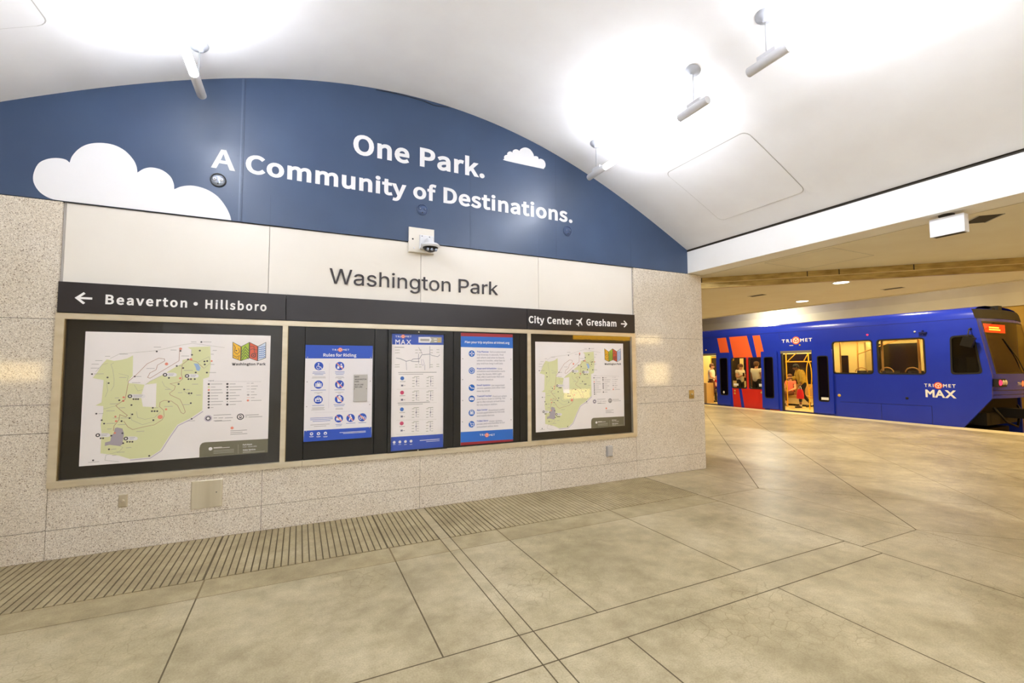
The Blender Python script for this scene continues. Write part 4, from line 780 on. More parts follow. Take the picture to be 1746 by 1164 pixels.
# four enamelled panels above the sign band
for k in range(4):
    xa, xb = (-1.812, -0.295, 1.217, 2.733)[k], (-0.295, 1.217, 2.733, 4.246)[k]
    b = MB()
    b.bevel_box((xa + 0.002, 4.972, 2.25), (xb - 0.002, 4.986, 2.947), 'white_panel', 0.003)
    o = b.build('wall_panel', label=('cream wall panel above the left half of the left-pointing station sign', 'cream wall panel behind the first letters of the station name', 'cream wall panel behind the last letters of the station name', 'cream wall panel above the right-pointing station sign')[k], category='wall panel', group='cream panels above the sign band')
MAP_ART=[["p","green",1,[0.0913,0.7863,0.1172,0.8499,0.1479,0.8942,0.1968,0.8809,0.2455,0.8894,0.2863,0.9021,0.3254,0.9286,0.3288,0.7498,0.3065,0.7155,0.299,0.6873,0.3677,0.6787,0.4186,0.6693,0.4518,0.7005,0.5281,0.7475,0.6053,0.8061,0.6823,0.8602,0.6833,0.8908,0.7508,0.9042,0.7487,0.9835,0.7182,1.0051,0.8912,1.0166,0.9008,0.8603,0.8891,0.7322,0.8448,0.7161,0.8466,0.4288,0.7604,0.3615,0.663,0.307,0.604,0.203,0.546,0.0899,0.4702,0.0347,0.336,0.0317,0.261,0.0661,0.1354,0.0971,0.1368,0.2651,0.1284,0.3371,0.141,0.449,0.1396,0.4951,0.0878,0.5023,0.1267,0.5264,0.1339,0.716,0.0612,0.7355]],["p","paper",2,[0.4143,0.6715,0.4995,0.6826,0.5011,0.4703,0.4086,0.4793,0.3925,0.5748,0.4067,0.6378]],["p","lake",2,[0.7675,0.858,0.8024,0.8558,0.8218,0.8182,0.8133,0.7895,0.7912,0.794,0.783,0.8272]],["p","lot",2,[0.2377,0.3082,0.2748,0.2957,0.2867,0.2534,0.2795,0.1628,0.2628,0.1475,0.1934,0.164,0.1616,0.1562,0.1623,0.1858,0.1965,0.1946,0.2031,0.2444,0.2189,0.2599,0.2233,0.3008]],["l","road",3,0.0032,[0.6566,0.882,0.659,0.9965]],["l","road",3,0.0032,[0.6566,0.882,0.451,0.7271,0.4338,0.7348,0.4497,0.775,0.4919,0.8014,0.5011,0.8441,0.5506,0.8796,0.5501,0.899,0.5064,0.9053,0.4262,0.8549,0.3488,0.7527,0.3019,0.703,0.2954,0.6403,0.2841,0.5467,0.2226,0.495,0.2496,0.4628,0.3045,0.4084,0.2925,0.3954,0.2525,0.4171,0.2481,0.3717,0.2171,0.3218,0.2142,0.2808]],["l","road",3,0.003,[0.2812,0.3596,0.3115,0.308,0.3454,0.2831,0.412,0.3001,0.4967,0.3163,0.5492,0.3561,0.564,0.3874,0.5582,0.4412,0.5269,0.4746,0.5302,0.5119,0.5601,0.529,0.613,0.5197,0.6584,0.4802,0.6869,0.414,0.7052,0.4023,0.7183,0.418,0.7035,0.4676,0.6748,0.5338,0.6045,0.5738,0.5953,0.5903,0.6298,0.6218,0.6378,0.6541,0.5965,0.6765,0.6618,0.6883,0.6896,0.7184,0.6777,0.7621,0.6826,0.8493,0.7284,0.8932,0.7928,0.8713,0.845,0.8159]],["l","path",2,0.002,[0.1972,0.8654,0.1774,0.8498,0.1908,0.8083,0.2029,0.7253,0.2031,0.6632,0.184,0.6223]],["l","path",2,0.0021,[0.366,0.439,0.3759,0.3861,0.427,0.3677,0.4949,0.3802,0.5367,0.4315]],["l","path",2,0.002,[0.2585,0.1519,0.2836,0.1335,0.26,0.1023,0.1718,0.0787,0.1667,0.0363,0.2625,0.0134]],["l","path",2,0.002,[0.1719,0.9016,0.2317,0.9415,0.2768,0.9461,0.4872,0.9727,0.6618,1.0239,0.7517,1.043,1.0053,1.0071]],["l","path",2,0.002,[0.1404,0.4695,0.2323,0.4967]],["l","path",2,0.0022,[0.7462,0.9042,0.7487,0.9835]],["l","path",2,0.0022,[0.802,0.8713,0.8843,0.9216,0.8952,0.8603,0.8452,0.8103]],["l","path",2,0.0021,[0.5381,0.6991,0.5567,0.6558,0.6194,0.6112]],["l","path",2,0.002,[0.2325,0.7717,0.2989,0.7501,0.292,0.7031]],["l","path",2,0.0021,[0.3428,0.6708,0.3694,0.6176,0.4028,0.6273]],["l","path",2,0.0022,[0.6997,0.6092,0.7551,0.564]],["l","path",2,0.002,[0.1535,0.7054,0.1639,0.6228,0.1494,0.5718]],["l","path",2,0.002,[0.0793,0.7885,0.1212,0.8499,0.157,0.8602]],["l","path",2,0.0021,[0.3246,0.4304,0.3347,0.3672,0.4114,0.3211,0.4958,0.3482]],["l","path",2,0.0021,[0.4186,0.6693,0.4518,0.7005,0.5281,0.7475]],["l","lav",2,0.0081,[0.8525,0.4175,0.7697,0.3534,0.6686,0.298,0.6112,0.1972,0.5532,0.0829,0.4756,0.0258,0.3362,0.0213]],["d","ink",3,0.4918,0.9652,0.0073],["d","ink",3,0.665,0.9726,0.0075],["d","ink",3,0.8113,0.9765,0.0076],["d","ink",3,0.8212,1.0566,0.0076],["d","ink",3,0.7527,0.9373,0.0075],["d","ink",3,0.3432,0.7444,0.0071],["d","ink",3,0.6418,0.8352,0.0074],["d","ink",3,0.6897,0.8165,0.0075],["d","ink",3,0.85,0.8769,0.0076],["d","ink",3,0.8713,0.8803,0.0077],["d","ink",3,0.8535,0.8491,0.0077],["d","ink",3,0.8721,0.7735,0.0077],["d","ink",3,0.7861,0.7753,0.0076],["d","ink",3,0.6604,0.672,0.0074],["d","ink",3,0.1589,0.7383,0.0069],["d","ink",3,0.1676,0.6897,0.0069],["d","ink",3,0.0555,0.7682,0.0068],["d","ink",3,0.2449,0.5408,0.007],["d","ink",3,0.3294,0.4961,0.007],["d","ink",3,0.0962,0.4326,0.0068],["d","ink",3,0.1504,0.3461,0.0068],["d","ink",3,0.1336,0.3756,0.0068],["d","ink",3,0.1905,0.1263,0.0069],["d","ink",3,0.2016,0.2404,0.0069],["d","ink",3,0.2842,0.1707,0.007],["d","ink",3,0.3201,0.3836,0.007],["d","ink",3,0.487,0.3572,0.0072],["d","ink",3,0.3375,0.4152,0.0071],["d","ink",3,0.5929,0.515,0.0073],["d","ink",3,0.7569,0.4961,0.0075],["d","ink",3,0.7039,0.6221,0.0075],["d","ink",3,0.7409,0.5862,0.0075],["d","ink",3,0.7591,0.5857,0.0075],["d","ink",3,0.5872,0.7284,0.0073],["d","ink",3,0.733,0.7155,0.0075],["d","ink",3,0.7512,0.7153,0.0075],["d","ink",3,0.7804,0.7149,0.0076],["d","ink",3,0.3421,0.5469,0.0071],["d","ink",3,0.3588,0.5464,0.0071],["d","ink",3,0.3739,0.5459,0.0071],["d","ink",3,0.4745,0.4363,0.0072],["d","ink",3,0.4934,0.4355,0.0072],["d","ink",3,0.5124,0.4347,0.0072],["d","ink",3,0.4797,0.4658,0.0072],["d","ink",3,0.1325,0.2236,0.0068],["d","ink",3,0.1484,0.2225,0.0068],["d","ink",3,0.3111,0.1802,0.007],["d","ink",3,0.3293,0.1789,0.007],["d","ink",3,0.3467,0.1776,0.007],["d","ink",3,0.2664,0.3604,0.007],["d","ink",3,0.276,0.2562,0.007],["d","ink",3,0.0897,0.0421,0.0068],["d","ink",3,0.4682,0.0465,0.0072],["d","ink",3,0.7679,0.3535,0.0075],["d","ink",3,0.7247,0.8953,0.0075],["d","coral",3,0.5662,0.8537,0.0127],["d","coral",3,0.5354,0.3824,0.0184],["d","coral",3,0.6654,0.9912,0.0109],["d","coral",3,0.7465,0.8954,0.0111],["d","coral",3,0.6716,0.7241,0.0099],["d","coral",3,0.2737,0.5648,0.0084],["d","coral",3,0.2721,0.5347,0.0084],["d","coral",3,0.2297,0.3624,0.0083],["d","coral",3,0.2237,0.4009,0.0074],["d","coral",3,0.5755,0.448,0.0088],["d","coral",3,0.2245,0.2616,0.0083],["d","coral",3,1.0856,0.2516,0.0126],["d","coral",3,0.9059,0.8804,0.0082],["d","white",2.4,0.4086,0.5701,0.0152],["p","white",2,[0.3159,0.5907,0.4081,0.588,0.4091,0.5542,0.3168,0.5572]],["d","ink",3,0.3164,0.5729,0.016],["d","paper",4,0.3164,0.5729,0.0075],["l","grey",3,0.0038,[0.3395,0.5795,0.405,0.5795]],["l","grey",3,0.0038,[0.3399,0.5669,0.3986,0.5669]],["d","white",2.4,0.6288,0.7561,0.0158],["p","white",2,[0.5578,0.7751,0.6283,0.7745,0.6293,0.7398,0.5588,0.7407]],["d","ink",3,0.5583,0.7568,0.0166],["d","paper",4,0.5583,0.7568,0.0078],["l","grey",3,0.0039,[0.5827,0.7641,0.6251,0.7641]],["l","grey",3,0.0039,[0.583,0.7512,0.6183,0.7512]],["d","white",2.4,0.7943,0.7433,0.0162],["p","white",2,[0.7209,0.7628,0.7938,0.762,0.7947,0.7268,0.7218,0.7277]],["d","ink",3,0.7214,0.7442,0.017],["d","paper",4,0.7214,0.7442,0.008],["l","grey",3,0.004,[0.7466,0.7515,0.7904,0.7515]],["l","grey",3,0.004,[0.7469,0.7384,0.7834,0.7384]],["d","white",2.4,0.1806,0.2459,0.0147],["p","white",2,[0.1122,0.2677,0.18,0.2634,0.181,0.2305,0.1131,0.2351]],["d","ink",3,0.1127,0.2504,0.0154],["d","paper",4,0.1127,0.2504,0.0073],["l","grey",3,0.0036,[0.1347,0.2561,0.1771,0.2561]],["l","grey",3,0.0036,[0.1351,0.2438,0.1711,0.2438]],["d","white",2.4,0.3676,0.2043,0.0151],["p","white",2,[0.3007,0.2266,0.3671,0.2221,0.3681,0.1886,0.3016,0.1933]],["d","ink",3,0.3012,0.2089,0.0159],["d","paper",4,0.3012,0.2089,0.0075],["l","grey",3,0.0037,[0.3241,0.2146,0.3641,0.2146]],["l","grey",3,0.0037,[0.3245,0.2021,0.3578,0.2021]],["l","grey",3,0.0033,[0.1351,0.92,0.1697,0.92]],["l","grey",3,0.0033,[0.2317,0.9394,0.2894,0.9394]],["l","grey",3,0.0035,[0.4691,1.0046,0.521,1.0046]],["l","grey",3,0.0035,[0.5918,0.9793,0.6362,0.9793]],["l","grey",3,0.0033,[0.0726,0.8827,0.1202,0.8827]],["l","grey",3,0.0033,[0.0498,0.852,0.0972,0.852]],["l","grey",3,0.0032,[0.0453,0.8193,0.0982,0.8193]],["l","grey",3,0.0033,[0.068,0.7702,0.1315,0.7702]],["l","grey",3,0.0034,[0.349,0.7443,0.3894,0.7443]],["l","grey",3,0.0036,[0.6734,0.9257,0.732,0.9257]],["l","grey",3,0.0036,[0.6534,0.8363,0.6802,0.8363]],["l","grey",3,0.0034,[0.423,0.8145,0.4812,0.8145]],["l","grey",3,0.0034,[0.3255,0.69,0.3842,0.69]],["l","grey",3,0.0033,[0.2376,0.7373,0.2869,0.7373]],["l","grey",3,0.0033,[0.1833,0.5109,0.2401,0.5109]],["l","grey",3,0.0033,[0.2451,0.4754,0.2862,0.4754]],["l","grey",3,0.0033,[0.1609,0.4522,0.2174,0.4522]],["l","grey",3,0.0033,[0.1097,0.432,0.1415,0.432]],["l","grey",3,0.0033,[0.164,0.3453,0.2246,0.3453]],["l","grey",3,0.0033,[0.207,0.3893,0.2477,0.3893]],["l","grey",3,0.0033,[0.2599,0.3867,0.3259,0.3867]],["l","grey",3,0.0033,[0.1734,0.2987,0.2016,0.2987]],["l","grey",3,0.0033,[0.2412,0.3307,0.2945,0.3307]],["l","grey",3,0.0034,[0.371,0.2648,0.4257,0.2648]],["l","grey",3,0.0035,[0.5617,0.4732,0.6232,0.4732]],["l","grey",3,0.0035,[0.5619,0.6256,0.6014,0.6256]],["l","grey",3,0.0036,[0.694,0.4842,0.7482,0.4842]],["l","grey",3,0.0036,[0.7961,0.5682,0.8329,0.5682]],["l","grey",3,0.0036,[0.7615,0.6679,0.8073,0.6679]],["l","grey",3,0.0036,[0.6948,0.7947,0.7628,0.7947]],["l","grey",3,0.0037,[0.8834,0.7734,0.9445,0.7734]],["l","grey",3,0.0037,[0.8955,0.8491,0.9284,0.8491]],["l","grey",3,0.0037,[0.8342,1.0579,0.8995,1.0579]],["l","grey",3,0.0036,[0.7423,1.0561,0.7834,1.0561]],["l","grey",3,0.0037,[0.911,0.9799,0.944,0.9799]],["l","grey",3,0.0037,[0.8978,0.944,0.9213,0.944]],["l","grey",3,0.0033,[0.2122,0.0733,0.2405,0.0733]],["l","grey",3,0.0033,[0.2439,0.0953,0.2971,0.0953]],["l","grey",3,0.0034,[0.3043,0.1298,0.3415,0.1298]],["l","grey",3,0.0033,[0.2026,0.1254,0.2391,0.1254]],["l","grey",3,0.0032,[0.0588,0.0277,0.1297,0.0277]],["l","grey",3,0.0036,[0.7294,0.3358,0.7931,0.3358]],["l","grey",3,0.0035,[0.4926,0.4653,0.5167,0.4653]],["l","grey",3,0.0033,[0.2141,0.5615,0.2427,0.5615]],["l","grey",3,0.0036,[0.6581,0.594,0.6912,0.594]],["l","grey",3,0.0036,[0.7175,0.6196,0.7446,0.6196]],["t","ink",3,"Legend",0.8863,0.9276,0.6933,0.01,0,0],["l","grey",2,0.0016,[0.9323,0.6925,1.3142,0.6827]],["d","ink",3,0.8898,0.6666,0.0087],["l","grey",3,0.0043,[0.9057,0.6663,0.9956,0.6663]],["d","green",3,0.8905,0.6394,0.0087],["l","grey",3,0.0043,[0.9064,0.6391,0.9422,0.6391]],["d","coral",3,0.8912,0.6123,0.0087],["l","grey",3,0.0043,[0.9071,0.6119,0.9941,0.6119]],["d","ink",3,0.8919,0.5852,0.0087],["l","grey",3,0.0043,[0.9078,0.5848,1.0025,0.5848]],["d","ink",3,0.8926,0.5581,0.0087],["l","grey",3,0.0043,[0.9085,0.5576,0.967,0.5576]],["d","ink",3,0.8932,0.531,0.0087],["l","grey",3,0.0043,[0.9092,0.5305,0.9676,0.5305]],["d","ink",3,0.8939,0.5039,0.0087],["l","grey",3,0.0043,[0.9099,0.5033,1.0064,0.5033]],["d","ink",3,0.8946,0.4768,0.0087],["l","grey",3,0.0043,[0.9105,0.4762,0.9975,0.4762]],["d","ink",3,0.8953,0.4497,0.0087],["l","grey",3,0.0043,[0.9112,0.4491,0.9319,0.4491]],["d","ink",3,1.0368,0.6649,0.0094],["l","grey",3,0.0044,[1.0542,0.6645,1.1027,0.6645]],["d","ink",3,1.0375,0.6373,0.0094],["l","grey",3,0.0044,[1.0549,0.637,1.1623,0.637]],["d","ink",3,1.0382,0.6098,0.0052],["l","grey",3,0.0044,[1.0556,0.6094,1.1511,0.6094]],["d","ink",3,1.0389,0.5823,0.0094],["l","grey",3,0.0044,[1.0562,0.5818,1.1067,0.5818]],["d","ink",3,1.0396,0.5548,0.0094],["l","grey",3,0.0044,[1.0569,0.5543,1.1387,0.5543]],["d","ink",3,1.0402,0.5273,0.0094],["l","grey",3,0.0044,[1.0576,0.5267,1.111,0.5267]],["d","ink",3,1.0409,0.4998,0.0042],["l","grey",3,0.0044,[1.0583,0.4992,1.1577,0.4992]],["d","ink",3,1.0416,0.4723,0.0094],["l","grey",3,0.0044,[1.0589,0.4717,1.1094,0.4717]],["l","grey",3,0.0027,[1.1941,0.6687,1.219,0.6687]],["l","grey",3,0.0043,[1.229,0.6681,1.251,0.6681]],["l","grey",3,0.0027,[1.1947,0.6412,1.2196,0.6412]],["l","grey",3,0.0043,[1.2296,0.6405,1.2879,0.6405]],["l","grey",3,0.0027,[1.1954,0.6137,1.2203,0.6137]],["l","grey",3,0.0043,[1.2303,0.6129,1.2754,0.6129]],["l","grey",3,0.0027,[1.1961,0.5863,1.2209,0.5863]],["l","grey",3,0.0043,[1.2309,0.5853,1.259,0.5853]],["l","grey",3,0.0027,[1.1967,0.5588,1.2216,0.5588]],["l","grey",3,0.0043,[1.2316,0.5578,1.2818,0.5578]],["l","coral",3,0.0027,[1.1974,0.5313,1.2222,0.5313]],["l","grey",3,0.0043,[1.2322,0.5302,1.2623,0.5302]],["l","grey",3,0.0027,[1.198,0.5039,1.2229,0.5039]],["l","grey",3,0.0043,[1.2329,0.5027,1.3215,0.5027]],["d","coral",4,1.2079,0.5047,0.0096],["d","grey",4,1.2086,0.5584,0.0086],["d","lav",3,0.8941,0.3514,0.0306],["d","ink",4,0.8941,0.3514,0.0204],["d","paper",5,0.8941,0.3514,0.0122],["d","ink",3,1.1503,0.3532,0.0297],["d","paper",4,1.1503,0.3532,0.0212],["p","ink",5,[1.1409,0.339,1.1403,0.3617,1.1451,0.3682,1.1549,0.3678,1.16,0.3607,1.1605,0.338]],["p","paper",6,[1.1445,0.3501,1.1443,0.3603,1.1561,0.3598,1.1563,0.3495]],["l","grey",3,0.0051,[0.9355,0.3782,1.0739,0.3782]],["l","grey",3,0.0051,[0.9362,0.3526,0.9645,0.3526]],["l","grey",3,0.0052,[0.974,0.3507,1.0121,0.3507]],["l","grey",3,0.0052,[1.0235,0.3483,1.0891,0.3483]],["l","grey",3,0.0051,[0.9368,0.3271,1.0032,0.3271]],["l","grey",3,0.0051,[0.9464,0.3221,1.0753,0.3221]],["l","grey",3,0.0053,[1.1894,0.3661,1.3015,0.3661]],["l","grey",3,0.0053,[1.1898,0.3501,1.2066,0.3501]],["l","grey",3,0.0053,[1.2166,0.3465,1.3323,0.3465]],["l","grey",3,0.0052,[1.0727,0.2254,1.2078,0.2254]],["l","grey",3,0.0052,[1.0731,0.2074,1.1707,0.2074]],["l","grey",3,0.0052,[1.0735,0.1916,1.2106,0.1916]],["p","olive",2,[0.8364,0.0011,0.8352,0.0833,0.84,0.1103,0.8534,0.128,0.8764,0.134,1.3861,0.1295,1.386,-0.0]],["l","path",3,0.0026,[1.139,0.0935,1.141,0.0087]],["d","white",3,0.9199,0.0712,0.0153],["t","white",3,"Park Hours",1.1765,1.2529,0.0805,0.0148,1,0],["t","white",3,"5 am - 10 pm daily",1.1769,1.2935,0.0624,0.0102,0,0],["t","white",3,"Visitor Services",1.1777,1.2822,0.0306,0.0148,1,0],["l","paper",3,0.0041,[0.943,0.0805,1.0093,0.0805]],["l","paper",3,0.0041,[0.9432,0.0738,1.0718,0.0738]],["l","path",3,0.0041,[0.9437,0.0527,1.1062,0.0527]],["l","path",3,0.0041,[0.944,0.0405,1.1065,0.0405]],["l","path",3,0.0041,[0.9444,0.0272,1.1069,0.0272]],["l","path",3,0.0042,[1.1779,0.0215,1.2443,0.0215]],["l","path",3,0.0042,[1.1781,0.0136,1.3605,0.0136]],["p","ink",3,[1.0677,1.0637,1.1402,1.0205,1.1406,0.8809,1.0714,0.9102]],["p","yellow",4,[1.0727,1.0571,1.1351,1.0168,1.1357,0.887,1.0762,0.9143]],["p","ink",3,[1.1392,1.0205,1.2076,1.0642,1.2093,0.9086,1.1396,0.8809]],["p","lime",4,[1.144,1.0169,1.2027,1.0574,1.2044,0.9128,1.1445,0.887]],["p","ink",3,[1.2066,1.0642,1.2799,1.025,1.2803,0.88,1.2083,0.9086]],["p","brick",4,[1.2116,1.0576,1.2748,1.0211,1.2753,0.8863,1.2133,0.9129]],["p","ink",3,[1.2779,1.025,1.3473,1.067,1.3498,0.9116,1.2783,0.88]],["p","pale",4,[1.2828,1.0212,1.3423,1.0602,1.3447,0.9158,1.2833,0.8863]],["l","ink",5,0.0048,[1.1463,0.9702,1.1729,1.0187,1.2016,0.9823]],["l","ink",5,0.0048,[1.147,0.9427,1.1735,0.9911,1.2022,0.9546]],["l","ink",5,0.0048,[1.1476,0.9152,1.1742,0.9636,1.2029,0.927]],["l","ink",5,0.0048,[1.1483,0.8877,1.1748,0.936,1.2035,0.8994]],["l","blue2",5,0.0049,[1.2844,1.0065,1.2944,1.0148,1.3046,1.0103,1.3146,1.0197,1.3249,1.0152,1.3349,1.0247,1.3422,1.0213]],["l","blue2",5,0.0049,[1.2849,0.9867,1.2948,0.995,1.3051,0.9905,1.3151,0.9999,1.3254,0.9954,1.3354,1.0049,1.3426,1.0015]],["l","blue2",5,0.0049,[1.2853,0.967,1.2953,0.9753,1.3056,0.9707,1.3155,0.9801,1.3258,0.9756,1.3358,0.985,1.3431,0.9816]],["l","blue2",5,0.0049,[1.2858,0.9473,1.2957,0.9555,1.306,0.951,1.316,0.9604,1.3263,0.9558,1.3363,0.9652,1.3435,0.9618]],["l","blue2",5,0.0049,[1.2863,0.9276,1.2962,0.9358,1.3065,0.9312,1.3164,0.9406,1.3267,0.936,1.3367,0.9454,1.344,0.9419]],["l","blue2",5,0.0049,[1.2867,0.9078,1.2967,0.916,1.3069,0.9114,1.3169,0.9208,1.3272,0.9162,1.3372,0.9256,1.3444,0.9221]],["l","ink",5,0.0042,[1.0791,1.0366,1.0924,1.0083,1.0836,0.9683,1.1086,0.9458,1.1277,0.9688,1.117,1.003]],["l","ink",5,0.0042,[1.0786,0.9342,1.1024,0.9172,1.1285,0.9345,1.1147,0.8968]],["d","ink",5,1.1009,0.9799,0.0064],["l","ink",5,0.0043,[1.2136,1.0216,1.2457,1.0221,1.2501,0.9643,1.2726,0.9507]],["l","ink",5,0.0043,[1.2144,0.987,1.2312,0.9988,1.2717,0.9877]],["d","ink",5,1.2447,0.9354,0.0216],["d","brick",6,1.2447,0.9354,0.014],["d","ink",7,1.2447,0.9354,0.0065],["t","ink",3,"Washington Park",1.0683,1.3484,0.8399,0.0238,2,0]]
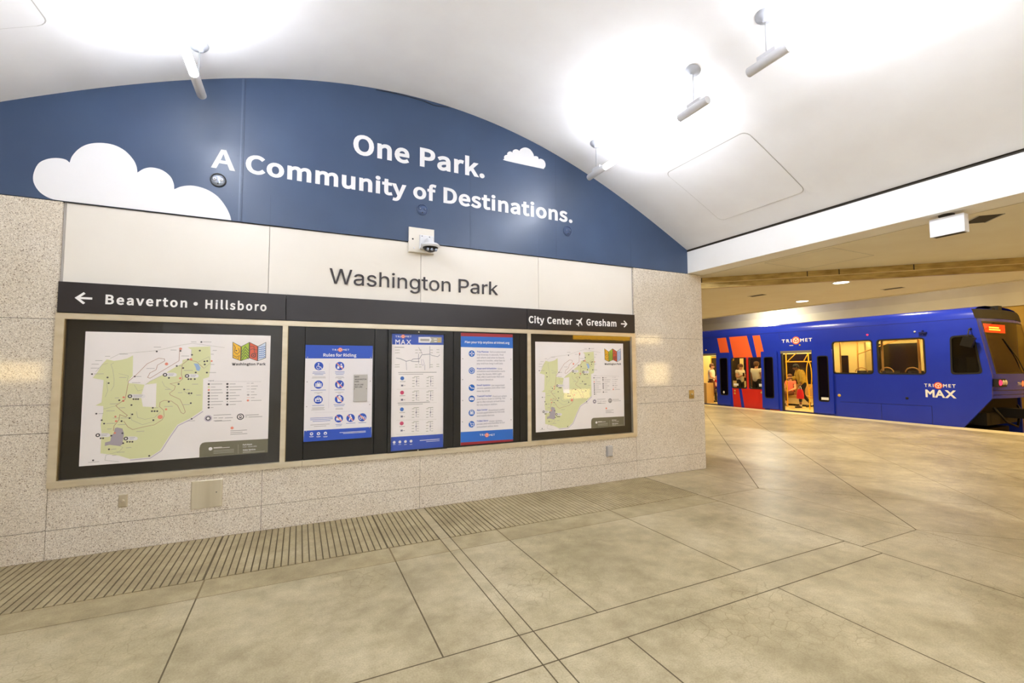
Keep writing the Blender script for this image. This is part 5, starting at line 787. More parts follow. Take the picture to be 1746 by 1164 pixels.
RULES_ART=[["p","blue",1,[-0.0,0.965,0.652,0.965,0.6493,0.8308,0.001,0.8293]],["p","blue",1,[0.0044,0.1097,0.6484,0.1085,0.652,0.0,-0.0,0.0]],["t","white",3,"TRI",0.2479,0.3022,0.9102,0.0169,1,2],["t","white",3,"MET",0.3517,0.4159,0.9115,0.0171,1,2],["d","orange",3,0.3268,0.9197,0.022],["d","white",4,0.3268,0.9197,0.0145],["d","orange",5,0.3268,0.9197,0.0101],["l","orange",6,0.004,[0.3268,0.9197,0.3399,0.9123]],["l","orange",6,0.004,[0.3268,0.9197,0.3142,0.9113]],["l","orange",6,0.004,[0.3268,0.9197,0.3262,0.9357]],["t","white",3,"Rules for Riding",0.166,0.487,0.8487,0.0316,1,0],["l","lav",2,0.0018,[0.2265,0.782,0.2266,0.3247]],["l","lav",2,0.0017,[0.0978,0.2838,0.5627,0.2817]],["d","blue",2,0.1267,0.7523,0.0425],["d","white",3,0.1237,0.7745,0.0071],["l","white",3,0.0062,[0.1239,0.7652,0.1268,0.7431,0.1438,0.7431,0.1527,0.7245]],["l","white",3,0.0044,[0.1181,0.7579,0.1081,0.7468,0.1067,0.734,0.1153,0.7229,0.1289,0.7228,0.1355,0.732]],["d","blue",2,0.1265,0.5648,0.0423],["p","white",3,[0.0976,0.5782,0.1551,0.5771,0.1558,0.5404,0.0983,0.5416]],["l","white",3,0.0044,[0.1145,0.5779,0.116,0.5888,0.1371,0.5885,0.139,0.5774]],["l","blue",4,0.0035,[0.1094,0.578,0.1101,0.5414]],["l","blue",4,0.0035,[0.1441,0.5773,0.1447,0.5406]],["d","blue",2,0.1275,0.4132,0.0421],["p","white",3,[0.0978,0.4251,0.1568,0.4278,0.1574,0.394,0.0984,0.3933]],["l","white",3,0.0044,[0.1146,0.4246,0.117,0.4354,0.138,0.4366,0.1407,0.4265]],["p","blue",4,[0.1106,0.4174,0.1191,0.4108,0.1376,0.4129,0.1442,0.4191,0.1445,0.4036,0.1379,0.3947,0.1319,0.4031,0.1209,0.4007,0.1177,0.3954,0.1108,0.4029]],["d","blue",2,0.3255,0.752,0.0437],["l","coral",5,0.0087,[0.2964,0.7826,0.3547,0.7212]],["d","white",3,0.3113,0.7632,0.0082],["p","white",3,[0.2996,0.7239,0.3009,0.7501,0.3202,0.7501,0.3224,0.7238]],["d","white",3,0.3394,0.7689,0.0082],["p","white",3,[0.331,0.735,0.3334,0.7557,0.3537,0.7557,0.354,0.735]],["d","blue",2,0.3254,0.5629,0.0434],["l","coral",5,0.0087,[0.2965,0.5938,0.3545,0.5318]],["p","white",3,[0.3051,0.5763,0.3156,0.5761,0.3274,0.5479,0.3232,0.5331,0.3101,0.5334,0.3037,0.5531]],["l","white",3,0.0072,[0.3335,0.5497,0.3421,0.5682,0.3489,0.583]],["d","blue",2,0.3258,0.4122,0.0432],["l","coral",5,0.0086,[0.2969,0.4434,0.3548,0.381]],["p","white",3,[0.3037,0.4315,0.3509,0.43,0.3445,0.3838,0.3113,0.3849]],["d","white",3,0.3272,0.4363,0.0126],["d","blue",2,0.325,0.2146,0.0412],["l","coral",5,0.0082,[0.2974,0.2448,0.3527,0.1844]],["p","white",3,[0.2997,0.2233,0.3275,0.2219,0.3404,0.2323,0.3522,0.2041,0.3523,0.193,0.3001,0.1957]],["d","blue",2,0.4393,0.2135,0.0418],["l","coral",5,0.0083,[0.4112,0.2439,0.4675,0.183]],["d","white",3,0.4373,0.2387,0.0082],["p","white",3,[0.4201,0.1867,0.4329,0.2296,0.4489,0.2289,0.4619,0.1845,0.4512,0.185,0.4403,0.207,0.4299,0.1861]],["d","blue",2,0.5552,0.2143,0.0425],["l","coral",5,0.0085,[0.5265,0.245,0.5839,0.1834]],["d","white",3,0.5371,0.2077,0.0157],["d","blue",4,0.5371,0.2077,0.0101],["d","white",3,0.5734,0.2059,0.0157],["d","blue",4,0.5734,0.2059,0.0102],["l","white",5,0.0046,[0.5371,0.2077,0.5514,0.2295,0.5734,0.2059]],["l","lavblue",2,0.0044,[0.0729,0.6928,0.1831,0.6928]],["l","lavblue",2,0.0044,[0.0681,0.6791,0.1885,0.6791]],["l","lavblue",2,0.0044,[0.0868,0.6652,0.1699,0.6652]],["l","grey",2,0.0039,[0.0675,0.6426,0.1904,0.6426]],["l","grey",2,0.0039,[0.0635,0.6317,0.1948,0.6317]],["l","lavblue",2,0.0044,[0.0574,0.508,0.1968,0.508]],["l","grey",2,0.0039,[0.0892,0.4844,0.1652,0.4844]],["l","grey",2,0.0039,[0.1146,0.4728,0.14,0.4728]],["l","lavblue",2,0.0043,[0.0723,0.3554,0.1818,0.3554]],["l","grey",2,0.0039,[0.0686,0.3329,0.1865,0.3329]],["l","grey",2,0.0039,[0.075,0.3218,0.1803,0.3218]],["l","grey",2,0.0039,[0.0648,0.3115,0.1911,0.3115]],["l","lavblue",2,0.0045,[0.2808,0.6932,0.3722,0.6932]],["l","lavblue",2,0.0045,[0.281,0.6792,0.3724,0.6792]],["l","lavblue",2,0.0045,[0.2899,0.6651,0.3637,0.6651]],["l","grey",2,0.0041,[0.2902,0.6418,0.364,0.6418]],["l","grey",2,0.0041,[0.2834,0.6307,0.3713,0.6307]],["l","grey",2,0.0041,[0.3107,0.6191,0.344,0.6191]],["l","lavblue",2,0.0045,[0.2774,0.5063,0.3755,0.5063]],["l","grey",2,0.004,[0.2873,0.4829,0.3661,0.4829]],["l","grey",2,0.0041,[0.3145,0.471,0.339,0.471]],["l","lavblue",2,0.0045,[0.2726,0.3568,0.381,0.3568]],["l","lavblue",2,0.0045,[0.2806,0.3427,0.3732,0.3427]],["l","grey",2,0.004,[0.2931,0.3192,0.3612,0.3192]],["l","grey",2,0.004,[0.2915,0.3082,0.3631,0.3082]],["l","lavblue",2,0.0045,[0.2946,0.1539,0.3572,0.1539]],["l","lavblue",2,0.0045,[0.3,0.1398,0.3522,0.1398]],["l","lavblue",2,0.0045,[0.3949,0.1603,0.4873,0.1603]],["l","lavblue",2,0.0046,[0.5177,0.1582,0.5958,0.1582]],["l","lavblue",2,0.0052,[0.0564,0.23,0.2678,0.23]],["l","lavblue",2,0.0052,[0.0567,0.2147,0.268,0.2147]],["l","lavblue",2,0.0052,[0.0798,0.1983,0.2446,0.1983]],["l","grey",2,0.0047,[0.0601,0.1635,0.2387,0.1635]],["l","grey",2,0.0048,[0.0924,0.1464,0.2061,0.1464]],["d","white",2,0.0717,0.0751,0.0155],["d","blue",3,0.0717,0.0769,0.0069],["l","white",2,0.0034,[0.0523,0.0496,0.0921,0.0496]],["l","white",2,0.0026,[0.0558,0.0432,0.0889,0.0432]],["d","white",2,0.1359,0.0728,0.0156],["d","blue",3,0.1359,0.0728,0.007],["l","white",2,0.0035,[0.1163,0.0453,0.1565,0.0453]],["l","white",2,0.0026,[0.1197,0.0388,0.1533,0.0388]],["d","white",2,0.2,0.0722,0.0158],["d","blue",3,0.2,0.0686,0.007],["l","white",2,0.0035,[0.1802,0.041,0.2209,0.041]],["l","white",2,0.0026,[0.1836,0.0345,0.2176,0.0345]],["l","white",2,0.0045,[0.3339,0.0701,0.5921,0.0701]],["l","white",2,0.0045,[0.3689,0.0587,0.5922,0.0587]],["d","grey",6,0.0207,0.8413,0.0053],["d","grey",6,0.6324,0.8404,0.0057],["d","grey",6,0.0213,0.5941,0.0052],["d","grey",6,0.6316,0.5916,0.0057],["d","grey",6,0.0219,0.3474,0.0052],["d","grey",6,0.629,0.3453,0.0056],["d","grey",6,0.0225,0.1068,0.0051],["d","grey",6,0.6291,0.1049,0.0056]]
TIMES_ART=[["p","blue",1,[0.0,1.266,0.58,1.266,0.5794,1.1519,0.0043,1.147]],["p","blue",1,[0.0025,0.1513,0.5782,0.1472,0.58,0.0,0.0,-0.0]],["t","white",3,"TRI",0.0364,0.0963,1.2246,0.0201,1,2],["t","white",3,"MET",0.1451,0.2131,1.2279,0.0203,1,2],["d","orange",3,0.1206,1.2373,0.0213],["d","white",4,0.1206,1.2373,0.014],["d","orange",5,0.1206,1.2373,0.0098],["l","orange",6,0.0038,[0.1206,1.2373,0.1335,1.2305]],["l","orange",6,0.0038,[0.1206,1.2373,0.1081,1.2291]],["l","orange",6,0.0038,[0.1206,1.2373,0.1203,1.2524]],["t","white",3,"MAX",0.0374,0.2106,1.149,0.0532,2,2],["p","white",3,[0.2916,1.236,0.4211,1.24,0.4394,1.2099,0.4208,1.1727,0.2914,1.1719]],["p","path",2,[0.4211,1.24,0.5573,1.2405,0.557,1.1761,0.4208,1.1727,0.4394,1.2099]],["l","grey",4,0.0265,[0.3119,1.2039,0.4149,1.2039]],["l","yellow",4,0.0099,[0.511,1.2181,0.5447,1.2181]],["l","yellow",4,0.0099,[0.5109,1.191,0.5445,1.191]],["l","paper",4,0.0074,[0.464,1.2168,0.5011,1.2168]],["l","paper",4,0.0074,[0.47,1.1899,0.501,1.1899]],["l","grey",2,0.0081,[0.0305,1.1181,0.1343,1.1181]],["l","slate",2,0.0047,[0.0474,1.0002,0.0934,0.9924,0.1572,0.9655,0.1983,0.9754,0.2242,0.9636,0.2692,0.9616,0.3051,0.9642]],["l","slate",2,0.0048,[0.2159,0.9756,0.2337,0.9901,0.3052,0.9944,0.3293,1.0371,0.4203,1.0456]],["l","slate",2,0.0037,[0.4207,1.1361,0.4221,0.8858]],["l","slate",2,0.0037,[0.4203,1.0456,0.4509,1.0289,0.5126,1.0174,0.5376,1.0399]],["l","slate",2,0.003,[0.3354,1.0493,0.2936,1.1212]],["l","lav",2,0.0048,[0.3231,0.9886,0.329,0.9402,0.3433,0.916,0.3591,0.9404,0.3412,0.9887]],["l","slate",2,0.003,[0.1572,0.9655,0.1628,0.8678]],["l","slate",2,0.0036,[0.2934,1.0487,0.2954,0.94]],["l","slate",2,0.003,[0.3651,0.9282,0.3649,0.8676]],["l","path",2,0.0046,[0.0339,1.0862,0.0637,1.0862]],["l","path",2,0.0046,[0.0338,1.0567,0.0636,1.0567]],["l","path",2,0.0046,[0.0336,0.9269,0.0633,0.9269]],["l","path",2,0.0046,[0.0335,0.9033,0.0633,0.9033]],["l","path",2,0.0047,[0.0568,1.0878,0.0867,1.0878]],["l","path",2,0.0047,[0.0567,1.0582,0.0866,1.0582]],["l","path",2,0.0047,[0.0565,0.9282,0.0864,0.9282]],["l","path",2,0.0047,[0.0564,0.9045,0.0863,0.9045]],["l","path",2,0.0048,[0.2553,1.0891,0.2863,1.0891]],["l","path",2,0.0048,[0.2553,1.059,0.2862,1.059]],["l","path",2,0.0048,[0.2548,0.9266,0.2858,0.9266]],["l","path",2,0.0048,[0.2548,0.9025,0.2857,0.9025]],["l","path",2,0.0048,[0.2971,1.0898,0.3283,1.0898]],["l","path",2,0.0048,[0.297,1.0596,0.3282,1.0596]],["l","path",2,0.0048,[0.2965,0.9268,0.3277,0.9268]],["l","path",2,0.0048,[0.2965,0.9026,0.3276,0.9026]],["l","path",2,0.0049,[0.4242,1.0921,0.4561,1.0921]],["l","path",2,0.0049,[0.4241,1.0616,0.4559,1.0616]],["l","path",2,0.0049,[0.4235,0.9273,0.4554,0.9273]],["l","path",2,0.0049,[0.4234,0.9029,0.4553,0.9029]],["l","path",2,0.0049,[0.4981,1.0972,0.5304,1.0972]],["l","path",2,0.0049,[0.4979,1.0664,0.5302,1.0664]],["l","path",2,0.0049,[0.4973,0.9312,0.5296,0.9312]],["l","path",2,0.0049,[0.4972,0.9067,0.5295,0.9067]],["l","grey",2,0.007,[0.0723,0.8419,0.4994,0.8419]],["l","grey",2,0.0058,[0.0758,0.8229,0.3466,0.8229]],["l","grey",2,0.007,[0.0716,0.5114,0.4242,0.5114]],["l","grey",2,0.0058,[0.075,0.4924,0.3454,0.4924]],["d","blue2",2,0.116,0.7788,0.0211],["l","grey",2,0.0058,[0.0905,0.7436,0.1508,0.7436]],["l","slate",2,0.0187,[0.1043,0.7008,0.1274,0.7008]],["l","grey",2,0.0059,[0.1309,0.7003,0.1507,0.7003]],["l","slate",2,0.0036,[0.2734,0.7895,0.2731,0.6909]],["d","slate",3,0.2733,0.7438,0.0072],["l","path",2,0.006,[0.2437,0.7945,0.3033,0.7945]],["l","path",2,0.0059,[0.226,0.7826,0.252,0.7826]],["l","path",2,0.0042,[0.2829,0.7725,0.3044,0.7725]],["l","path",2,0.0059,[0.2259,0.7515,0.2519,0.7515]],["l","path",2,0.0042,[0.2828,0.7461,0.3043,0.7461]],["l","path",2,0.0059,[0.2258,0.7204,0.2518,0.7204]],["l","path",2,0.0042,[0.2827,0.7196,0.3042,0.7196]],["l","path",2,0.0059,[0.2257,0.6893,0.2517,0.6893]],["l","path",2,0.0042,[0.2826,0.6931,0.3041,0.6931]],["l","slate",2,0.0037,[0.4339,0.7882,0.4335,0.6883]],["d","slate",3,0.4337,0.7419,0.0073],["l","path",2,0.0061,[0.4034,0.7933,0.4646,0.7933]],["l","path",2,0.0061,[0.3852,0.7813,0.4119,0.7813]],["l","path",2,0.0043,[0.4437,0.771,0.4658,0.771]],["l","path",2,0.0061,[0.385,0.7497,0.4118,0.7497]],["l","path",2,0.0043,[0.4436,0.7442,0.4657,0.7442]],["l","path",2,0.0061,[0.3849,0.7182,0.4117,0.7182]],["l","path",2,0.0043,[0.4434,0.7174,0.4655,0.7174]],["l","path",2,0.0061,[0.3848,0.6866,0.4115,0.6866]],["l","path",2,0.0043,[0.4433,0.6905,0.4654,0.6905]],["l","path",1,0.0014,[0.0582,0.6614,0.5048,0.6626]],["d","rose",2,0.1157,0.6236,0.0211],["l","grey",2,0.0058,[0.0902,0.5887,0.1504,0.5887]],["l","slate",2,0.0187,[0.1039,0.5458,0.1271,0.5458]],["l","grey",2,0.0059,[0.1305,0.545,0.1503,0.545]],["l","slate",2,0.0036,[0.2729,0.632,0.2726,0.5336]],["d","slate",3,0.2727,0.5864,0.0072],["l","path",2,0.006,[0.2433,0.6375,0.3027,0.6375]],["l","path",2,0.0059,[0.2255,0.6259,0.2515,0.6259]],["l","path",2,0.0042,[0.2824,0.615,0.3038,0.615]],["l","path",2,0.0059,[0.2254,0.5948,0.2514,0.5948]],["l","path",2,0.0042,[0.2823,0.5886,0.3038,0.5886]],["l","path",2,0.0059,[0.2253,0.5637,0.2513,0.5637]],["l","path",2,0.0042,[0.2822,0.5622,0.3037,0.5622]],["l","path",2,0.0059,[0.2252,0.5327,0.2512,0.5327]],["l","path",2,0.0042,[0.2821,0.5358,0.3036,0.5358]],["l","slate",2,0.0037,[0.4333,0.6286,0.4329,0.5288]],["d","slate",3,0.4331,0.5823,0.0073],["l","path",2,0.0061,[0.4028,0.6341,0.4639,0.6341]],["l","path",2,0.0061,[0.3845,0.6224,0.4113,0.6224]],["l","path",2,0.0043,[0.443,0.6113,0.4651,0.6113]],["l","path",2,0.0061,[0.3844,0.5909,0.4112,0.5909]],["l","path",2,0.0043,[0.4429,0.5845,0.465,0.5845]],["l","path",2,0.0061,[0.3843,0.5594,0.411,0.5594]],["l","path",2,0.0043,[0.4428,0.5578,0.4648,0.5578]],["l","path",2,0.0061,[0.3842,0.5279,0.4109,0.5279]],["l","path",2,0.0043,[0.4427,0.531,0.4647,0.531]],["l","path",1,0.0014,[0.0579,0.5071,0.5041,0.5022]],["d","blue2",2,0.1152,0.4426,0.021],["l","grey",2,0.0058,[0.0898,0.4082,0.1499,0.4082]],["l","slate",2,0.0187,[0.1035,0.3652,0.1266,0.3652]],["l","grey",2,0.0059,[0.1301,0.3639,0.1498,0.3639]],["l","slate",2,0.0036,[0.2723,0.4485,0.272,0.3503]],["d","slate",3,0.2721,0.403,0.0072],["l","path",2,0.0059,[0.2427,0.4544,0.3021,0.4544]],["l","path",2,0.0059,[0.2249,0.4431,0.2509,0.4431]],["l","path",2,0.0042,[0.2818,0.4314,0.3032,0.4314]],["l","path",2,0.0059,[0.2249,0.4121,0.2508,0.4121]],["l","path",2,0.0042,[0.2817,0.405,0.3031,0.405]],["l","path",2,0.0059,[0.2248,0.3811,0.2507,0.3811]],["l","path",2,0.0042,[0.2816,0.3787,0.303,0.3787]],["l","path",2,0.0059,[0.2247,0.3501,0.2506,0.3501]],["l","path",2,0.0042,[0.2815,0.3523,0.3029,0.3523]],["l","slate",2,0.0037,[0.4325,0.4425,0.4321,0.343]],["d","slate",3,0.4323,0.3964,0.0073],["l","path",2,0.0061,[0.4021,0.4485,0.4631,0.4485]],["l","path",2,0.0061,[0.3838,0.4371,0.4105,0.4371]],["l","path",2,0.0043,[0.4422,0.4252,0.4643,0.4252]],["l","path",2,0.0061,[0.3837,0.4057,0.4104,0.4057]],["l","path",2,0.0043,[0.4421,0.3984,0.4642,0.3984]],["l","path",2,0.006,[0.3836,0.3742,0.4103,0.3742]],["l","path",2,0.0043,[0.442,0.3717,0.464,0.3717]],["l","path",2,0.006,[0.3835,0.3428,0.4102,0.3428]],["l","path",2,0.0043,[0.4419,0.345,0.4639,0.345]],["l","path",1,0.0014,[0.0575,0.3273,0.5032,0.3153]],["d","rose",2,0.1149,0.2914,0.021],["l","grey",2,0.0058,[0.0894,0.2575,0.1495,0.2575]],["l","slate",2,0.0186,[0.1031,0.2143,0.1262,0.2143]],["l","grey",2,0.0058,[0.1297,0.2127,0.1494,0.2127]],["l","slate",2,0.0036,[0.2718,0.2953,0.2715,0.1973]],["d","slate",3,0.2716,0.2498,0.0071],["l","path",2,0.0059,[0.2422,0.3016,0.3016,0.3016]],["l","path",2,0.0059,[0.2245,0.2905,0.2504,0.2905]],["l","path",2,0.0042,[0.2812,0.2781,0.3027,0.2781]],["l","path",2,0.0059,[0.2244,0.2596,0.2503,0.2596]],["l","path",2,0.0042,[0.2812,0.2517,0.3026,0.2517]],["l","path",2,0.0059,[0.2243,0.2286,0.2502,0.2286]],["l","path",2,0.0042,[0.2811,0.2254,0.3025,0.2254]],["l","path",2,0.0059,[0.2242,0.1977,0.2501,0.1977]],["l","path",2,0.0042,[0.281,0.1991,0.3024,0.1991]],["l","slate",2,0.0036,[0.4319,0.2872,0.4314,0.1878]],["d","slate",3,0.4317,0.2411,0.0073],["l","path",2,0.0061,[0.4015,0.2936,0.4625,0.2936]],["l","path",2,0.006,[0.3832,0.2824,0.4099,0.2824]],["l","path",2,0.0043,[0.4416,0.2697,0.4636,0.2697]],["l","path",2,0.006,[0.3831,0.251,0.4098,0.251]],["l","path",2,0.0043,[0.4414,0.243,0.4635,0.243]],["l","path",2,0.006,[0.383,0.2196,0.4097,0.2196]],["l","path",2,0.0043,[0.4413,0.2163,0.4634,0.2163]],["l","path",2,0.006,[0.3829,0.1883,0.4095,0.1883]],["l","path",2,0.0043,[0.4412,0.1896,0.4632,0.1896]],["l","path",1,0.0014,[0.0572,0.1771,0.5025,0.1592]],["d","white",2,0.0365,0.0942,0.015],["l","white",2,0.0046,[0.0228,0.0706,0.0501,0.0706]],["d","white",2,0.0971,0.0937,0.0151],["l","white",2,0.0046,[0.0833,0.0662,0.1109,0.0662]],["d","white",2,0.1572,0.0932,0.0152],["l","white",2,0.0047,[0.1432,0.0619,0.1711,0.0619]],["d","white",2,0.218,0.0927,0.0154],["l","white",2,0.0047,[0.2038,0.0576,0.232,0.0576]],["l","white",2,0.0072,[0.314,0.0928,0.5393,0.0928]],["l","white",2,0.0048,[0.386,0.0747,0.5392,0.0747]]]
TRIP_ART=[["p","maroon",1,[-0.0,1.296,0.667,1.296,0.6667,1.2573,0.0,1.2568]],["p","blue2",1,[0.0,1.2568,0.6667,1.2573,0.67,1.1246,-0.0011,1.1308]],["p","blue2",1,[-0.0002,0.152,0.6639,0.1467,0.6672,0.0225,-0.0,0.0332]],["p","maroon",1,[-0.0,0.0332,0.6672,0.0225,0.667,0.0,0.0,0.0]],["t","white",3,"Plan your trip anytime at trimet.org",0.0485,0.6214,1.1765,0.027,1,0],["t","white",3,"TRI",0.233,0.2933,0.0916,0.0218,1,2],["t","white",3,"MET",0.3555,0.4266,0.0823,0.022,1,2],["d","orange",3,0.3244,0.0957,0.0254],["d","white",4,0.3244,0.0957,0.0168],["d","orange",5,0.3244,0.0957,0.0117],["l","orange",6,0.0046,[0.3244,0.0957,0.3408,0.0863]],["l","orange",6,0.0046,[0.3244,0.0957,0.3084,0.0881]],["l","orange",6,0.0046,[0.3244,0.0957,0.324,0.1126]],["d","blue2",2,0.1344,1.0552,0.0384],["t","blue",3,"Trip Planner",0.1986,0.3502,1.0688,0.0186,1,0],["t","slate",3,"Get a customized",0.364,0.5678,1.069,0.0188,0,0],["t","slate",3,"trip itinerary in seconds. Find",0.1986,0.5392,1.0341,0.0186,0,0],["t","slate",3,"out where and when to board,",0.1985,0.5531,0.9995,0.0185,0,0],["t","slate",3,"where to transfer, what fare to",0.1985,0.56,0.9649,0.0185,0,0],["t","slate",3,"pay and how long it will take.",0.1984,0.5385,0.9303,0.0185,0,0],["d","blue2",2,0.1343,0.8549,0.0383],["t","blue",3,"Maps and Schedules",0.1983,0.4492,0.8712,0.0185,1,0],["t","slate",3,"View",0.4632,0.524,0.8673,0.0189,0,0],["t","slate",3,"schedules and interactive route",0.1982,0.562,0.8379,0.0185,0,0],["t","slate",3,"maps for buses, MAX Light",0.1982,0.5166,0.8047,0.0185,0,0],["t","slate",3,"Rail, WES Commuter Rail and",0.1981,0.5474,0.7715,0.0184,0,0],["t","slate",3,"Portland Streetcar.",0.1981,0.4116,0.7383,0.0184,0,0],["d","blue2",2,0.1341,0.6569,0.0381],["t","blue",3,"Email Updates",0.198,0.3685,0.6745,0.0184,1,0],["t","slate",3,"Get important",0.3822,0.5553,0.669,0.0187,0,0],["t","slate",3,"service updates and other rider",0.1979,0.5649,0.6402,0.0184,0,0],["t","slate",3,"news by email.",0.1979,0.367,0.606,0.0184,0,0],["d","blue2",2,0.134,0.5279,0.038],["t","blue",3,"TransitTracker",0.1978,0.3877,0.546,0.0183,1,0],["t","slate",3,"Find out when",0.4015,0.5813,0.5379,0.0186,0,0],["t","slate",3,"your bus or train is coming. Get",0.1977,0.5641,0.5125,0.0183,0,0],["t","slate",3,"up-to-the-minute arrival times",0.1977,0.5568,0.4789,0.0183,0,0],["t","slate",3,"for any stop or station.",0.1976,0.4615,0.4454,0.0183,0,0],["d","blue2",2,0.1339,0.3655,0.0379],["t","blue",3,"App Center",0.1975,0.334,0.3851,0.0183,1,0],["t","slate",3,"Download useful",0.3477,0.552,0.3772,0.0185,0,0],["t","slate",3,"transit applications for the web",0.1975,0.5532,0.3511,0.0182,0,0],["t","slate",3,"and mobile devices.",0.1974,0.4235,0.3171,0.0182,0,0],["d","blue2",2,0.1338,0.2327,0.0378],["t","blue",3,"TriMet Store",0.1973,0.3413,0.2564,0.0182,1,0],["t","slate",3,"Order tickets,",0.355,0.5245,0.2465,0.0184,0,0],["t","slate",3,"passes and merchandise in our",0.1973,0.558,0.2225,0.0182,0,0],["t","slate",3,"convenient online store.",0.1972,0.474,0.1886,0.0182,0,0],["d","white",3,0.1145,1.0552,0.0077],["l","white",3,0.0038,[0.1344,1.0552,0.1145,1.0552]],["d","white",3,0.1544,1.0552,0.0077],["l","white",3,0.0038,[0.1344,1.0552,0.1544,1.0552]],["d","white",3,0.1345,1.0737,0.0077],["l","white",3,0.0038,[0.1344,1.0552,0.1345,1.0737]],["d","white",3,0.1344,1.0367,0.0077],["l","white",3,0.0038,[0.1344,1.0552,0.1344,1.0367]],["d","white",3,0.1343,0.8549,0.0281],["d","blue2",4,0.1343,0.8549,0.0217],["l","white",5,0.0051,[0.1343,0.8709,0.1343,0.8549,0.1449,0.8437]],["l","white",3,0.0089,[0.1143,0.6722,0.1275,0.6535,0.158,0.6501]],["d","white",3,0.1143,0.6722,0.0076],["d","white",3,0.1606,0.65,0.0064],["p","white",3,[0.1077,0.5448,0.1605,0.5427,0.1605,0.511,0.1077,0.5133]],["l","blue2",4,0.0032,[0.1077,0.5448,0.134,0.5243,0.1605,0.5427]],["p","white",3,[0.1116,0.3812,0.1564,0.3788,0.1563,0.3461,0.1115,0.3486]],["l","white",3,0.005,[0.1181,0.3748,0.1208,0.394,0.1471,0.3926,0.1498,0.3731]],["l","blue2",4,0.0038,[0.1234,0.3745,0.1234,0.3504]],["l","blue2",4,0.0038,[0.1432,0.3735,0.1431,0.3493]],["l","white",3,0.0057,[0.1076,0.2524,0.1181,0.2517,0.1259,0.2235,0.1549,0.2216,0.1602,0.243,0.1207,0.2456]],["d","white",3,0.1299,0.2112,0.005],["d","white",3,0.1509,0.2098,0.0051],["d","grey",6,0.0224,0.9942,0.0063],["d","grey",6,0.6416,0.9912,0.0068],["d","grey",6,0.0213,0.7536,0.0063],["d","grey",6,0.6413,0.7489,0.0068],["d","grey",6,0.0228,0.5121,0.0063],["d","grey",6,0.6409,0.5068,0.0067],["d","grey",6,0.0204,0.2675,0.0062],["d","grey",6,0.6405,0.2587,0.0067]]
# ------------------------------------------------------------------ things on the wall
b = MB(); fn = on_wall(4.972)
for s, x0, x1 in (('Washington', 0.262, 1.565), ('Park', 1.666, 2.167)):
    text(b, s, 1, fn, 0.012, x0, x1, 2.421, 0.158, 'letter_black', depth=0.012)
b.build('station_name_sign', label='raised black letters spelling the station name on cream panels', category='sign')

def arrow(mb, fn, w, tip, tail, y, h, th, m):
    d = 1 if tail > tip else -1
    mb.stroke([(tip + d * 0.008, y), (tail, y)], th, fn, w, m)
    mb.stroke([(tip + d * h * 0.55, y + h / 2), (tip, y), (tip + d * h * 0.55, y - h / 2)], th, fn, w + 0.0002, m)

def board(x0, x1, label):
    t = thing('direction_sign', label, 'sign', ((x0 + x1) / 2, 4.96, 2.02), 'black boards of the sign band')
    b = MB(); b.bevel_box((x0 + 0.002, 4.93, 2.016), (x1 - 0.002, 4.992, 2.272), 'sign', 0.002); b.build('board', t)
    return t
t = board(-1.822, -0.133, 'long black sign board pointing left to Beaverton and Hillsboro')
b = MB(); fn = on_wall(4.93); K = 4.93 / WALL
text(b, 'Beaverton', 0, fn, 0.001, -1.523 * K, -0.943 * K, 2.0975, 0.083, 'letter_white', bold=13, track=40)
text(b, 'Hillsboro', 0, fn, 0.001, -0.804 * K, -0.304 * K, 2.0965, 0.083, 'letter_white', bold=13, track=40)
b.poly([(-0.873 + 0.017 * math.cos(k * math.pi / 8), 2.137 + 0.017 * math.sin(k * math.pi / 8)) for k in range(16)], fn, 0.001, None, 'letter_white')
arrow(b, fn, 0.001, -1.70, -1.60, 2.14, 0.09, 0.018, 'letter_white')
b.build('lettering', t)
board(-0.133, 2.547, 'blank black sign board in the middle of the band below the station name')
t = board(2.547, 4.252, 'black sign board pointing right to City Center, airport and Gresham')
b = MB()
for s, x0, x1 in (('City', 2.584, 2.806), ('Center', 2.85, 3.229), ('Gresham', 3.452, 3.951)):
    text(b, s, 0, fn, 0.001, x0 * K, x1 * K, 2.093, 0.088, 'letter_white', bold=13, track=12)
arrow(b, fn, 0.001, 4.105, 4.005, 2.136, 0.088, 0.018, 'letter_white')
pa = Matrix.Translation(Vector((3.325, 2.138, 0))) @ Matrix.Rotation(math.radians(-36), 4, 'Z')
pl = [(0, 0.066), (0.009, 0.055), (0.010, 0.022), (0.058, -0.008), (0.058, -0.02), (0.010, -0.006), (0.008, -0.038), (0.026, -0.052), (0.026, -0.062), (0, -0.054)]
pl = pl + [(-u, v) for u, v in pl[-2:0:-1]]
b.fill([[tuple((pa @ Vector((u, v, 0)))[:2]) for u, v in pl]], fn, 0.001, 0.0005, 'letter_white')
b.build('lettering', t)

